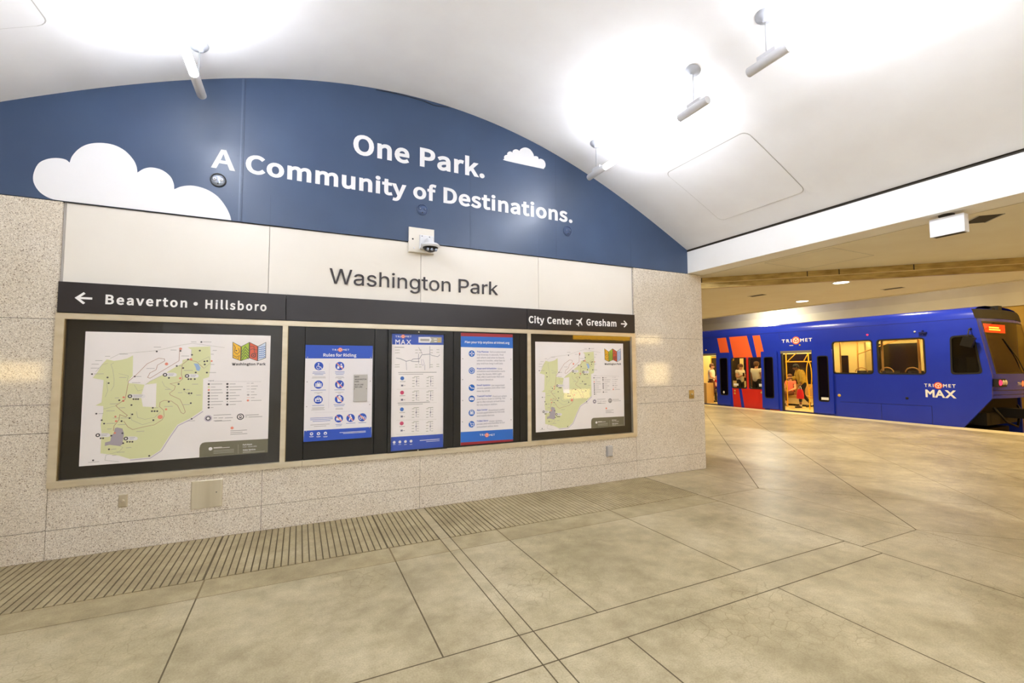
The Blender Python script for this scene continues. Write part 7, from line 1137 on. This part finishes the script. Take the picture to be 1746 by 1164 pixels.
# nose
def nose(a, z):
    """front surface: a across 0..TW, z height -> y"""
    pts = [(-0.45, 5.66), (0.74, 4.825), (1.30, 4.80), (2.70, 5.02), (2.90, 5.06), (3.06, 5.16)]
    for (z0, y0), (z1, y1) in zip(pts, pts[1:]):
        if z <= z1:
            y = y0 + (y1 - y0) * (z - z0) / (z1 - z0); break
    else:
        y = pts[-1][1]
    e = (a - TW / 2) / (TW / 2)
    return y - 0.16 * (1 - e * e) + 0.03 * max(0, abs(e) - 0.9) * 10
AS = [0, 0.06, 0.14, 0.35, 0.7, 1.0, TW / 2, TW - 1.0, TW - 0.7, TW - 0.35, TW - 0.14, TW - 0.06, TW]
def strip_(mb, z0, z1, m, i0=0, i1=None, off=0.0, rows_=4):
    i1 = len(AS) - 1 if i1 is None else i1
    vs = []; fs = []
    for r in range(rows_ + 1):
        z = z0 + (z1 - z0) * r / rows_
        for a in AS[i0:i1 + 1]:
            vs.append((TX + a, nose(a, z) - off, min(z, 3.2)))
    n = i1 - i0 + 1
    for r in range(rows_):
        for i in range(n - 1):
            fs.append((r * n + i, r * n + i + 1, (r + 1) * n + i + 1, (r + 1) * n + i))
    mb.add(vs, fs, m, True)
b = MB()
strip_(b, 0.74, 1.33, 'tblue'); strip_(b, 1.33, 2.62, 'tblue', 0, 2); strip_(b, 1.33, 2.62, 'tblue', 10, 12)
strip_(b, 2.62, 2.70, 'tblue')
b.build('front_shell', train)
b = MB()
for z0, z1 in ((0.92, 0.94), (0.82, 0.835)):
    strip_(b, z0, z1, 'tdark', off=0.004, rows_=1)
b.build('bumper_line', train)
b = MB(); strip_(b, 2.70, 2.94, 'under', off=0.012)
vs = []; n = len(prof)
for (a, z) in prof:
    vs.append((TX + a, nose(a, min(z, 2.94)) - 0.012, min(z, 2.94)))
vs += [(TX + a, 5.35, z + 0.004) for a, z in prof]
b.add(vs, [(i, i + 1, n + i + 1, n + i) for i in range(n - 1)], 'tblue', True)
b.box((16.0, 4.93, 2.93), (16.22, 5.2, 3.05), 'under'); b.box((15.85, 5.0, 2.93), (16.4, 5.3, 2.99), 'under')
b.build('roof_cowl', train)
b = MB(); strip_(b, 1.33, 2.62, 'tint_dark', 2, 10, 0.0, 8); o = b.build('windscreen', train)
b = MB()
for z0, z1 in ((1.33, 1.36), (2.60, 2.63)):
    strip_(b, z0, z1, 'rubber', 2, 10, 0.004, 1)
for i in (2, 9):
    a0, a1 = (AS[2], AS[2] + 0.03) if i == 2 else (AS[10] - 0.03, AS[10])
    vs = []
    for r in range(9):
        z = 1.33 + 1.29 * r / 8
        vs += [(TX + a0, nose(a0, z) - 0.004, z), (TX + a1, nose(a1, z) - 0.004, z)]
    b.add(vs, [(2 * r, 2 * r + 1, 2 * r + 3, 2 * r + 2) for r in range(8)], 'rubber')
b.build('windscreen_seal', o)
b = MB(); b.tube([(16.3, nose(1.3, 1.35) - 0.03, 1.33), (16.15, nose(1.15, 1.7) - 0.02, 1.7), (15.75, nose(0.75, 2.25) - 0.015, 2.2)], 0.012, 'rubber', 6); b.build('wiper', o)
# destination display behind the windscreen
b = MB(); b.box((15.36, 5.04, 2.34), (16.72, 5.14, 2.60), 'black')
b.box((15.40, 5.036, 2.37), (16.68, 5.04, 2.585), 'led')
for r, (xa, xb) in enumerate(((15.74, 16.30), (15.74, 16.36))):
    z = 2.50 - 0.055 * r
    x = xa
    while x < xb:
        wd = random.uniform(0.03, 0.06)
        b.box((x, 5.033, z - 0.016), (x + wd, 5.036, z + 0.016), 'led_text'); x += wd + 0.016
b.build('destination_display', train, label='glowing red and amber destination display')
b = MB(); b.lathe([(0.035, 0), (0.035, 0.02)], (15.27, 5.0, 2.46), (0, -1, 0), 'lamp_clear', 14); b.build('route_lamp', train)
# headlamps, letters on the nose
for sgn, ax in ((0, 15.30), (1, TX2 - 0.30)):
    b = MB(); yy = nose(ax - TX, 1.12)
    b.box((ax - 0.25, yy - 0.03, 1.02), (ax + 0.27, yy + 0.10, 1.21), 'under'); o = b.build('lamp_cluster', train)
    b = MB(); b.lathe([(0.07, 0), (0.06, 0.02), (0.02, 0.03)], (ax - 0.15, yy - 0.03, 1.12), (0, -1, 0), 'lamp_red', 14); b.build('tail_lamp', o)
    for k in (0.03, 0.17):
        b = MB(); b.lathe([(0.065, 0), (0.055, 0.015), (0.02, 0.022)], (ax + k, yy - 0.03, 1.12), (0, -1, 0), 'lamp_clear', 14); b.build('head_lamp', o)
b = MB(); fn = lambda u, v, w=0.0: Vector((u, nose(u - TX, v) - 0.006 - w, v))
train_logo(b, fn, 0.0, 15.94, 16.12, 16.29, 16.52, 1.045, 0.075); b.build('name_lettering', train)
# mirror
b = MB(); b.tube([(TX, 5.13, 2.44), (TX - 0.12, 5.12, 2.43), (TX - 0.14, 5.14, 2.25)], 0.012, 'black', 6); b.ball((TX - 0.01, 5.13, 2.44), 0.03, 'black', 8); o = b.build('mirror_arm', train)
b = MB(); mm = Matrix.Translation((TX - 0.14, 5.15, 2.13)) @ Matrix.Rotation(math.radians(18), 4, 'X')
b.box((-0.05, -0.12, -0.13), (0.05, 0.10, 0.12), 'black', mm); b.build('mirror', o)
# underframe
b = MB(); b.box((15.25, 5.3, -0.55), (17.4, YR, -0.1), 'under'); b.box((15.1, 5.15, 0.35), (17.55, 6.2, 0.72), 'under'); b.box((15.35, 5.05, 0.05), (17.3, 5.9, 0.36), 'under'); b.build('underframe', train)
b = MB(); b.box((16.15, 4.45, 0.22), (16.5, 5.3, 0.45), 'under'); b.lathe([(0.16, 0), (0.16, 0.18), (0.1, 0.22)], (16.32, 4.5, 0.34), (0, -1, 0), 'under', 14); b.tube([(15.6, 5.0, 0.5), (15.65, 4.8, 0.15), (16.1, 4.75, 0.02), (16.4, 4.8, 0.3)], 0.025, 'rubber', 8); b.tube([(17.0, 5.0, 0.5), (16.95, 4.85, 0.2), (16.7, 4.75, 0.3)], 0.025, 'rubber', 8); b.build('coupler', train)
for yy in (6.6, 8.4):
    for xx in (15.58, 17.02):
        b = MB(); b.lathe([(0.30, -0.06), (0.33, -0.05), (0.33, 0.05), (0.30, 0.06)], (xx, yy, -0.43), (1, 0, 0), 'rail_steel', 24); b.build('wheel', train)

# interior
b = MB()
b.box((TX + 0.07, 8.34, -0.06), (17.5, YR, 0.03), 'in_floor')
b.box((TX + 0.07, 5.7, 0.40), (17.5, 8.34, 0.55), 'in_floor')
b.build('interior_floor', train)
b = MB()
b.box((17.45, 5.7, 0.03), (17.52, YR, 2.40), 'in_wall')
for y0, y1, z0, z1 in ((7.15, 8.25, 1.25, 2.25), (9.18, 9.42, 1.2, 1.9), (10.30, 11.82, 0.85, 2.0), (12.4, 13.3, 0.9, 2.0), (13.5, 15.0, 0.9, 2.0)):
    b.box((17.44, y0, z0), (17.452, y1, z1), 'in_dark')
b.box((TX + 0.07, YR - 0.05, 0.03), (17.5, YR, 2.4), 'in_wall'); b.box((TX + 0.07, 5.68, 0.5), (17.5, 5.74, 2.4), 'in_dark')
b.box((TX + 0.07, 8.30, 0.03), (15.9, 8.34, 1.2), 'in_wall')
b.box((16.75, 8.28, 0.55), (17.45, 8.33, 2.3), 'in_wall')
b.build('interior_wall', train)
b = MB(); b.box((TX + 0.07, 5.7, 2.38), (17.5, YR, 2.45), 'in_wall'); o = b.build('interior_ceiling', train)
for xx in (15.55, 16.95):
    b = MB(); b.box((xx - 0.09, 6.0, 2.36), (xx + 0.09, YR - 0.2, 2.382), 'strip'); b.build('light_strip', o)
def pole(pts, r=0.02, m='pole', name='grab_pole', n=8):
    b = MB(); b.tube(pts, r, m, n); b.build(name, train)
pole([(16.4, 10.73, 0.03), (16.4, 10.73, 2.37)]); pole([(16.4, 10.75, 1.69), (16.4, 9.3, 1.69)])
pole([(16.4, 10.7, 1.69), (16.4, 10.35, 2.0), (16.4, 10.35, 2.37)], 0.016); pole([(16.4, 10.1, 1.69), (16.4, 9.85, 2.1), (16.4, 9.85, 2.37)], 0.016)
b = MB(); b.tube([(15.9, 9.615 + 0.085 * math.sin(a), 1.22 + 0.46 * math.cos(a)) for a in [2 * math.pi * k / 28 for k in range(28)]], 0.015, 'pole', 8, closed=True)
b.tube([(15.9, 9.635, 0.03), (15.9, 9.635, 0.76)], 0.018, 'pole', 8); b.tube([(15.9, 9.615, 1.68), (15.9, 9.615, 2.37)], 0.018, 'pole', 8); b.build('loop_pole', train)
pole([(15.9, 12.6, 2.05), (15.9, 11.3, 2.05)], 0.018); pole([(15.6, 12.35, 1.75), (15.6, 12.3, 2.1), (15.6, 12.3, 2.37)], 0.018)
pole([(15.8, 13.6, 0.03), (15.8, 13.6, 2.37)]); pole([(15.8, 13.6, 1.9), (15.8, 12.9, 1.9)])
pole([(15.5, 8.38, 1.30), (15.5, 8.38, 2.37)], 0.022, 'handle'); pole([(15.9, 8.1, 0.55), (15.9, 8.1, 2.37)], 0.022, 'handle'); pole([(16.3, 7.9, 0.55), (16.3, 7.9, 2.37)], 0.022, 'handle'); pole([(15.9, 8.1, 1.9), (15.9, 7.3, 2.2), (15.9, 7.0, 2.3)], 0.018, 'handle')
pole([(15.25, 7.13, 0.55), (15.25, 7.13, 2.37)], 0.028, 'handle'); pole([(15.5, 6.38, 0.55), (15.5, 6.38, 2.37)], 0.03, 'handle'); pole([(15.4, 6.22, 0.55), (15.4, 6.22, 2.37)], 0.03, 'handle'); pole([(15.3, 7.2, 2.28), (15.3, 6.1, 2.28)], 0.026, 'handle')
def seat(x0, x1, yc, zf, face, handle=True, sm='seat'):
    b = MB(); d = face
    b.box((x0, yc - 0.20, zf + 0.36), (x1, yc + 0.20, zf + 0.45), sm)
    b.box((x0, yc - d * 0.26 - 0.035, zf + 0.40), (x1, yc - d * 0.26 + 0.035, zf + 0.84), sm)
    b.box((x0 + 0.1, yc - 0.04, zf), (x0 + 0.16, yc + 0.04, zf + 0.36), 'in_dark'); b.box((x1 - 0.16, yc - 0.04, zf), (x1 - 0.1, yc + 0.04, zf + 0.36), 'in_dark')
    o = b.build('passenger_seat', train)
    if handle:
        b = MB(); xm = x0 + 0.16
        b.tube([(xm, yc - d * 0.26 + 0.16 * math.cos(a), zf + 0.80 + 0.13 * math.sin(a)) for a in [math.pi * k / 10 for k in range(11)]], 0.016, 'handle', 8); b.build('seat_handle', o)
seat(15.2, 16.0, 6.75, 0.55, 1); seat(15.2, 16.0, 8.0, 0.55, 1); seat(15.2, 16.0, 7.35, 0.55, 1, True); seat(15.2, 16.0, 6.1, 0.55, 1)
seat(16.55, 17.4, 14.15, 0.03, -1, False); seat(16.6, 17.4, 12.6, 0.03, 1, False)
b = MB(); b.box((16.95, 10.25, 0.33), (17.44, 11.75, 0.42), 'in_bench'); b.box((17.36, 10.25, 0.42), (17.44, 11.75, 0.84), 'in_bench'); b.box((17.0, 10.4, 0.03), (17.4, 11.6, 0.10), 'in_dark'); b.box((16.97, 10.3, 0.10), (17.42, 11.7, 0.34), 'in_wall'); b.build('side_bench', train)
b = MB(); b.box((15.10, 13.25, 0.03), (15.5, 13.66, 0.85), 'in_bench'); b.build('draught_screen', train)
# cab
b = MB(); b.box((15.7, 5.15, 0.75), (16.9, 5.4, 1.25), 'black'); b.box((15.75, 5.5, 0.75), (16.3, 5.66, 1.75), 'seat'); b.box((15.12, 5.2, 0.75), (15.3, 5.68, 1.15), 'black'); b.build('cab_console', train)
# ------------------------------------------------------------------ passengers
M.update({
    'skin_a': mat('skin_dark', (122, 82, 58), 0.55), 'skin_b': mat('skin_fair', (222, 168, 136), 0.55), 'skin_c': mat('skin_tan', (196, 140, 106), 0.55),
    'hair_black': mat('hair_black', (20, 17, 16), 0.6), 'hair_brown': mat('hair_brown', (104, 66, 40), 0.6), 'hair_red': mat('hair_auburn', (190, 88, 44), 0.6),
    'cloth_white': mat('cloth_white', (236, 232, 222), 0.8), 'cloth_olive': noisy('cloth_olive_yellow', (186, 152, 52), (160, 128, 44), 20.0, 0.8),
    'cloth_black': mat('cloth_black', (24, 23, 26), 0.8), 'cloth_brown': mat('cloth_brown', (108, 62, 44), 0.8), 'cloth_red': mat('cloth_red', (196, 40, 40), 0.8),
    'cloth_pink': mat('cloth_pink', (236, 120, 104), 0.8), 'cloth_navy': mat('cloth_navy', (38, 44, 70), 0.8), 'shoe': mat('shoe', (26, 24, 24), 0.5), 'sock': mat('sock', (226, 216, 190), 0.8),
    'eye': mat('eye', (30, 24, 22), 0.3), 'lips': mat('lips', (170, 84, 74), 0.5), 'bag_red': mat('bag_red', (226, 28, 40), 0.6), 'phone': mat('phone', (20, 20, 24), 0.2),
})
def skin_mesh(name, chains, m, root, sub=1, parent=None):
    """chains: lists of (point, radius) that share points; grown with a Skin modifier and frozen to one mesh"""
    vs, rs, es, idx = [], [], [], {}
    for ch in chains:
        prev = None
        for p, r in ch:
            k = tuple(round(c, 4) for c in p)
            if k not in idx:
                idx[k] = len(vs); vs.append(p); rs.append(r)
            if prev is not None and prev != idx[k]:
                es.append((prev, idx[k]))
            prev = idx[k]
    me = bpy.data.meshes.new(name)
    me.from_pydata([tuple(v) for v in vs], es, [])
    o = bpy.data.objects.new(name, me); COL.objects.link(o)
    md = o.modifiers.new('skin', 'SKIN'); md.use_smooth_shade = True
    if not me.skin_vertices:
        me.attributes  # layer is created with the modifier
    for i, d in enumerate(me.skin_vertices[0].data):
        d.radius = (rs[i], rs[i]); d.use_root = (i == idx[tuple(round(c, 4) for c in root)])
    s2 = o.modifiers.new('sub', 'SUBSURF'); s2.levels = sub; s2.render_levels = sub
    dg = bpy.context.evaluated_depsgraph_get()
    me2 = bpy.data.meshes.new_from_object(o.evaluated_get(dg))
    out = ([v.co.copy() for v in me2.vertices], [tuple(p.vertices) for p in me2.polygons])
    bpy.data.objects.remove(o); bpy.data.meshes.remove(me); bpy.data.meshes.remove(me2)
    return out

def person(label, loc, facing, h, skin, hair, top, legs, pose, long_hair=False, sleeves='short', coat=False, ponytail=False):
    """pose: joint positions (forward, left, up) for a 1.70 m body; missing joints stand upright"""
    J = {'pelvis': (0, 0, 0.94), 'belly': (0, 0, 1.08), 'chest': (0.0, 0, 1.27), 'neck': (0.0, 0, 1.43), 'nape': (0.02, 0, 1.50), 'head': (0.035, 0, 1.585), 'crown': (0.03, 0, 1.635)}
    for s, c in ((1, 'l'), (-1, 'r')):
        J.update({'sh' + c: (0, 0.165 * s, 1.385), 'el' + c: (-0.02, 0.215 * s, 1.11), 'wr' + c: (0.05, 0.225 * s, 0.87), 'hip' + c: (0, 0.085 * s, 0.91), 'kn' + c: (0.02, 0.095 * s, 0.50), 'an' + c: (-0.01, 0.10 * s, 0.085), 'toe' + c: (0.16, 0.115 * s, 0.035)})
    J.update(pose)
    sc = h / 1.70
    ca, sa = math.cos(facing), math.sin(facing)
    def P(q): return Vector((loc[0] + (q[0] * ca - q[1] * sa) * sc, loc[1] + (q[0] * sa + q[1] * ca) * sc, loc[2] + q[2] * sc))
    j = {k: P(v) for k, v in J.items()}
    R = lambda r: r * sc
    t = thing('person', label, 'person', loc, 'passengers inside the train')
    up_ = (j['crown'] - j['neck']).normalized()
    fwd = Vector((ca, sa, 0)); side = Vector((-sa, ca, 0))
    # body: torso, limbs and head grown as one surface
    ch = [[(j['pelvis'], R(0.13)), (j['belly'], R(0.12)), (j['chest'], R(0.135)), (j['neck'], R(0.058)), (j['nape'], R(0.062)), (j['head'], R(0.090)), (j['crown'], R(0.082))]]
    for c in 'lr':
        ch.append([(j['chest'], R(0.135)), (j['sh' + c], R(0.062)), ((j['sh' + c] + j['el' + c]) / 2, R(0.048)), (j['el' + c], R(0.040)), ((j['el' + c] * 0.6 + j['wr' + c] * 0.4), R(0.038)), (j['wr' + c], R(0.026))])
        ch.append([(j['pelvis'], R(0.13)), (j['hip' + c], R(0.092)), ((j['hip' + c] + j['kn' + c]) / 2, R(0.075)), (j['kn' + c], R(0.055)), (j['kn' + c] * 0.62 + j['an' + c] * 0.38, R(0.054)), (j['an' + c], R(0.036)), (j['toe' + c], R(0.030))])
    b = MB(); v, f = skin_mesh('tmp', ch, skin, j['pelvis'], 2); b.add(v, f, skin, True)
    # hands: palm and five separate bent fingers
    for c, s in (('l', 1), ('r', -1)):
        d = (j['wr' + c] - j['el' + c]).normalized()
        n = d.cross(fwd); n = side * s if n.length < 0.2 else n.normalized()
        w = d.cross(n).normalized()
        wr = j['wr' + c]; pm = wr + d * R(0.07)
        v, f = skin_mesh('tmp', [[(wr - d * R(.01), R(0.026)), (wr + d * R(0.04), R(0.034)), (pm + d * R(.015), R(0.034))]], skin, wr - d * R(.01), 1); b.add(v, f, skin, True)
        for k, (o_, ln) in enumerate(((-0.030, 0.060), (-0.010, 0.075), (0.010, 0.070), (0.029, 0.052))):
            a0 = pm + w * R(o_) + d * R(0.01)
            a1 = a0 + d * R(ln * 0.55) + n * R(0.012); a2 = a1 + d * R(ln * 0.45) + n * R(0.03)
            v, f = skin_mesh('tmp', [[(a0, R(0.010)), (a1, R(0.009)), (a2, R(0.008))]], skin, a0, 1); b.add(v, f, skin, True)
        a0 = wr + d * R(0.035) - w * R(0.026); a1 = a0 + d * R(0.03) - w * R(0.022); a2 = a1 + d * R(0.028) + n * R(0.008)
        v, f = skin_mesh('tmp', [[(a0, R(0.012)), (a1, R(0.010)), (a2, R(0.009))]], skin, a0, 1); b.add(v, f, skin, True)
    # face: nose, mouth, eyes, ears
    hd = j['head']; fv = (fwd - up_ * fwd.dot(up_)).normalized(); sv = up_.cross(fv)
    b.ball(hd + fv * R(0.096) - up_ * R(0.006), R(0.016), skin, 8, (1, 1, 1.5))
    b.ball(hd + fv * R(0.078) - up_ * R(0.058), R(0.026), skin, 8)
    b.ball(hd + fv * R(0.090) - up_ * R(0.045), R(0.012), 'lips', 8, (1, 1, 0.6))
    for s in (-1, 1):
        b.ball(hd + fv * R(0.080) + sv * R(0.032 * s) + up_ * R(0.018), R(0.011), 'eye', 8)
        b.ball(hd + sv * R(0.090 * s) - fv * R(0.005), R(0.022), skin, 8, (0.6, 0.6, 1.2))
    b.build('body', t)
    # hair
    b = MB()
    b.ball(hd - fv * R(0.022) + up_ * R(0.040), R(0.100), hair, 14, (1, 1, 0.92)); b.ball(hd - fv * R(0.035) - up_ * R(0.005), R(0.088), hair, 12)
    if long_hair:
        b.ball(hd - fv * R(0.05) - up_ * R(0.07), R(0.075), hair, 10, (1, 1, 1.4))
    if ponytail:
        b.tube([hd - fv * R(0.10) + up_ * R(0.06), hd - fv * R(0.16) + up_ * R(0.03), hd - fv * R(0.185) - up_ * R(0.06), hd - fv * R(0.18) - up_ * R(0.17)], R(0.034), hair, 8, r_end=R(0.010))
    b.build('hair', t)
    # top
    g = 0.020 + (0.022 if coat else 0)
    hem = j['pelvis'] - Vector((0, 0, R(0.16 if coat else 0.07)))
    ch = [[(hem, R(0.135 + g)), (j['belly'], R(0.123 + g)), (j['chest'], R(0.135 + g)), (j['neck'] - up_ * R(0.045), R(0.068 + g * 0.4))]]
    for c in 'lr':
        arm = [(j['chest'], R(0.135 + g)), (j['sh' + c], R(0.064 + g)), ((j['sh' + c] + j['el' + c]) / 2, R(0.052 + g))]
        if sleeves == 'long':
            arm += [(j['el' + c], R(0.042 + g)), ((j['el' + c] * 0.25 + j['wr' + c] * 0.75), R(0.030 + g))]
        ch.append(arm)
    b = MB(); v, f = skin_mesh('tmp', ch, top, j['chest'], 2); b.add(v, f, top, True)
    if coat:
        b.lathe([(R(0.075), 0), (R(0.088), R(0.05)), (R(0.080), R(0.085))], j['neck'] - up_ * R(0.05), up_, top, 14)
    b.build('coat' if coat else 'shirt', t)
    ch = [[(j['belly'] + Vector((0, 0, R(0.03))), R(0.128)), (j['pelvis'], R(0.142))]]
    for c in 'lr':
        ch.append([(j['pelvis'], R(0.142)), (j['hip' + c], R(0.100)), ((j['hip' + c] + j['kn' + c]) / 2, R(0.085)), (j['kn' + c], R(0.068)), (j['kn' + c] * 0.3 + j['an' + c] * 0.7, R(0.054))])
    b = MB(); v, f = skin_mesh('tmp', ch, legs, j['pelvis'], 2); b.add(v, f, legs, True); b.build('trousers', t)
    for c in 'lr':
        b = MB(); a, e = j['an' + c], j['toe' + c]
        d = (e - a); d.z = 0; d.normalize()
        base = min(a.z, e.z) - R(0.035)
        v, f = skin_mesh('tmp', [[(a - d * R(0.045) - Vector((0, 0, R(0.035))), R(0.040)), (a + d * R(0.06) - Vector((0, 0, R(0.035))), R(0.043)), (e + d * R(0.04), R(0.034))]], 'shoe', a - d * R(0.045) - Vector((0, 0, R(0.035))), 1)
        b.add(v, f, 'shoe', True); b.tube([a - Vector((0, 0, R(0.02))), a + Vector((0, 0, R(0.05)))], R(0.043), 'sock', 10); b.build('shoe', t)
    return t, j
PI = math.pi
# towards the nose of the train is -Y (facing -PI/2); facing +PI/2 looks to the rear; PI faces the hall
t1, j1 = person('person in yellow-olive jacket stepping through the open front train door with a red bag', (16.35, 10.15, 0.03), 2.45, 1.62, 'skin_a', 'hair_black', 'cloth_olive', 'cloth_black',
       {'pelvis': (-0.05, 0, 0.92), 'belly': (0.0, 0, 1.06), 'chest': (0.06, 0, 1.25), 'neck': (0.12, 0, 1.40), 'nape': (0.15, 0, 1.455), 'head': (0.19, 0, 1.53), 'crown': (0.195, 0, 1.58),
        'shl': (0.07, 0.165, 1.36), 'shr': (0.07, -0.165, 1.36), 'ell': (0.06, 0.25, 1.10), 'wrl': (0.14, 0.27, 0.90), 'elr': (0.12, -0.24, 1.12), 'wrr': (0.33, -0.16, 1.10),
        'hipl': (-0.05, 0.085, 0.90), 'hipr': (-0.05, -0.085, 0.90), 'knl': (0.10, 0.10, 0.50), 'knr': (-0.05, -0.10, 0.50), 'anl': (0.10, 0.10, 0.085), 'toel': (0.27, 0.11, 0.035), 'anr': (-0.32, -0.10, 0.12), 'toer': (-0.17, -0.11, 0.035)}, sleeves='long', coat=True)
person('person with ponytail in white T-shirt looking at a phone behind the first side window', (16.1, 12.45, 0.03), -1.75, 1.60, 'skin_b', 'hair_brown', 'cloth_white', 'cloth_black',
       {'ell': (0.03, 0.22, 1.12), 'wrl': (0.24, 0.10, 1.20), 'elr': (0.03, -0.22, 1.12), 'wrr': (0.24, -0.05, 1.22), 'head': (0.055, 0, 1.575), 'crown': (0.06, 0, 1.625)}, long_hair=True, ponytail=True)
person('person in white T-shirt seen from behind through the second side window', (16.05, 11.70, 0.03), 0.15, 1.68, 'skin_c', 'hair_brown', 'cloth_white', 'cloth_black', {})
person('person in white shirt and brown trousers inside the rear open door beside the granite corner', (15.75, 13.55, 0.03), -1.2, 1.62, 'skin_b', 'hair_brown', 'cloth_white', 'cloth_brown',
       {'ell': (0.04, 0.22, 1.12), 'wrl': (0.24, 0.12, 1.05), 'elr': (0.04, -0.22, 1.12), 'wrr': (0.22, -0.14, 1.03)})
SIT = {'pelvis': (0, 0, 0.55), 'belly': (-0.02, 0, 0.69), 'chest': (-0.02, 0, 0.88), 'neck': (0.0, 0, 1.04), 'nape': (0.02, 0, 1.11), 'head': (0.035, 0, 1.195), 'crown': (0.03, 0, 1.245),
       'shl': (-0.01, 0.165, 0.99), 'shr': (-0.01, -0.165, 0.99), 'ell': (0.05, 0.22, 0.74), 'wrl': (0.26, 0.14, 0.66), 'elr': (0.05, -0.22, 0.74), 'wrr': (0.26, -0.14, 0.66),
       'hipl': (0.02, 0.085, 0.55), 'hipr': (0.02, -0.085, 0.55), 'knl': (0.42, 0.10, 0.54), 'knr': (0.42, -0.10, 0.54), 'anl': (0.42, 0.10, 0.10), 'anr': (0.42, -0.10, 0.10), 'toel': (0.58, 0.11, 0.035), 'toer': (0.58, -0.11, 0.035)}
person('seated person with auburn hair and dark red top seen through the rear open door', (16.8, 14.10, 0.02), -PI / 2, 1.50, 'skin_b', 'hair_red', 'cloth_red', 'cloth_navy', SIT)
person('seated person in pink top on the bench behind the person with the red bag', (17.2, 11.12, -0.03), PI, 1.62, 'skin_b', 'hair_brown', 'cloth_pink', 'cloth_brown', SIT, long_hair=True)
# what they hold
bt = j1['wrl'] + Vector((-0.05, -0.02, -0.07))
t = thing('shopping_bag', 'bright red cloth bag in the hand of the person in the yellow-olive jacket', 'bag', (bt.x, bt.y, bt.z - 0.44))
b = MB()
vs = []
for zz, wy, wx in ((-0.10, 0.075, 0.035), (-0.16, 0.10, 0.05), (-0.30, 0.125, 0.065), (-0.42, 0.13, 0.06), (-0.44, 0.115, 0.045)):
    for k in range(14):
        a = 2 * PI * k / 14
        vs.append((bt.x + wx * math.cos(a) * 1.0 - 0.02, bt.y + wy * math.sin(a), bt.z + zz))
fs = [(14 * r + k, 14 * r + (k + 1) % 14, 14 * (r + 1) + (k + 1) % 14, 14 * (r + 1) + k) for r in range(4) for k in range(14)]
fs += [tuple(range(56, 70))]
b.add(vs, fs, 'bag_red', True); b.build('bag_body', t)
b = MB()
for s in (-1, 1):
    b.tube([(bt.x - 0.02, bt.y + 0.05 * s, bt.z - 0.11), (bt.x - 0.01, bt.y + 0.03 * s, bt.z - 0.03), (bt.x, bt.y, bt.z + 0.0)], 0.008, 'cloth_white', 6)
b.build('strap', t)
b = MB(); b.box((15.93, 12.19, 1.13), (16.01, 12.205, 1.27), 'phone', None); b.build('mobile_phone', label='dark phone held by the person with the ponytail', category='phone')
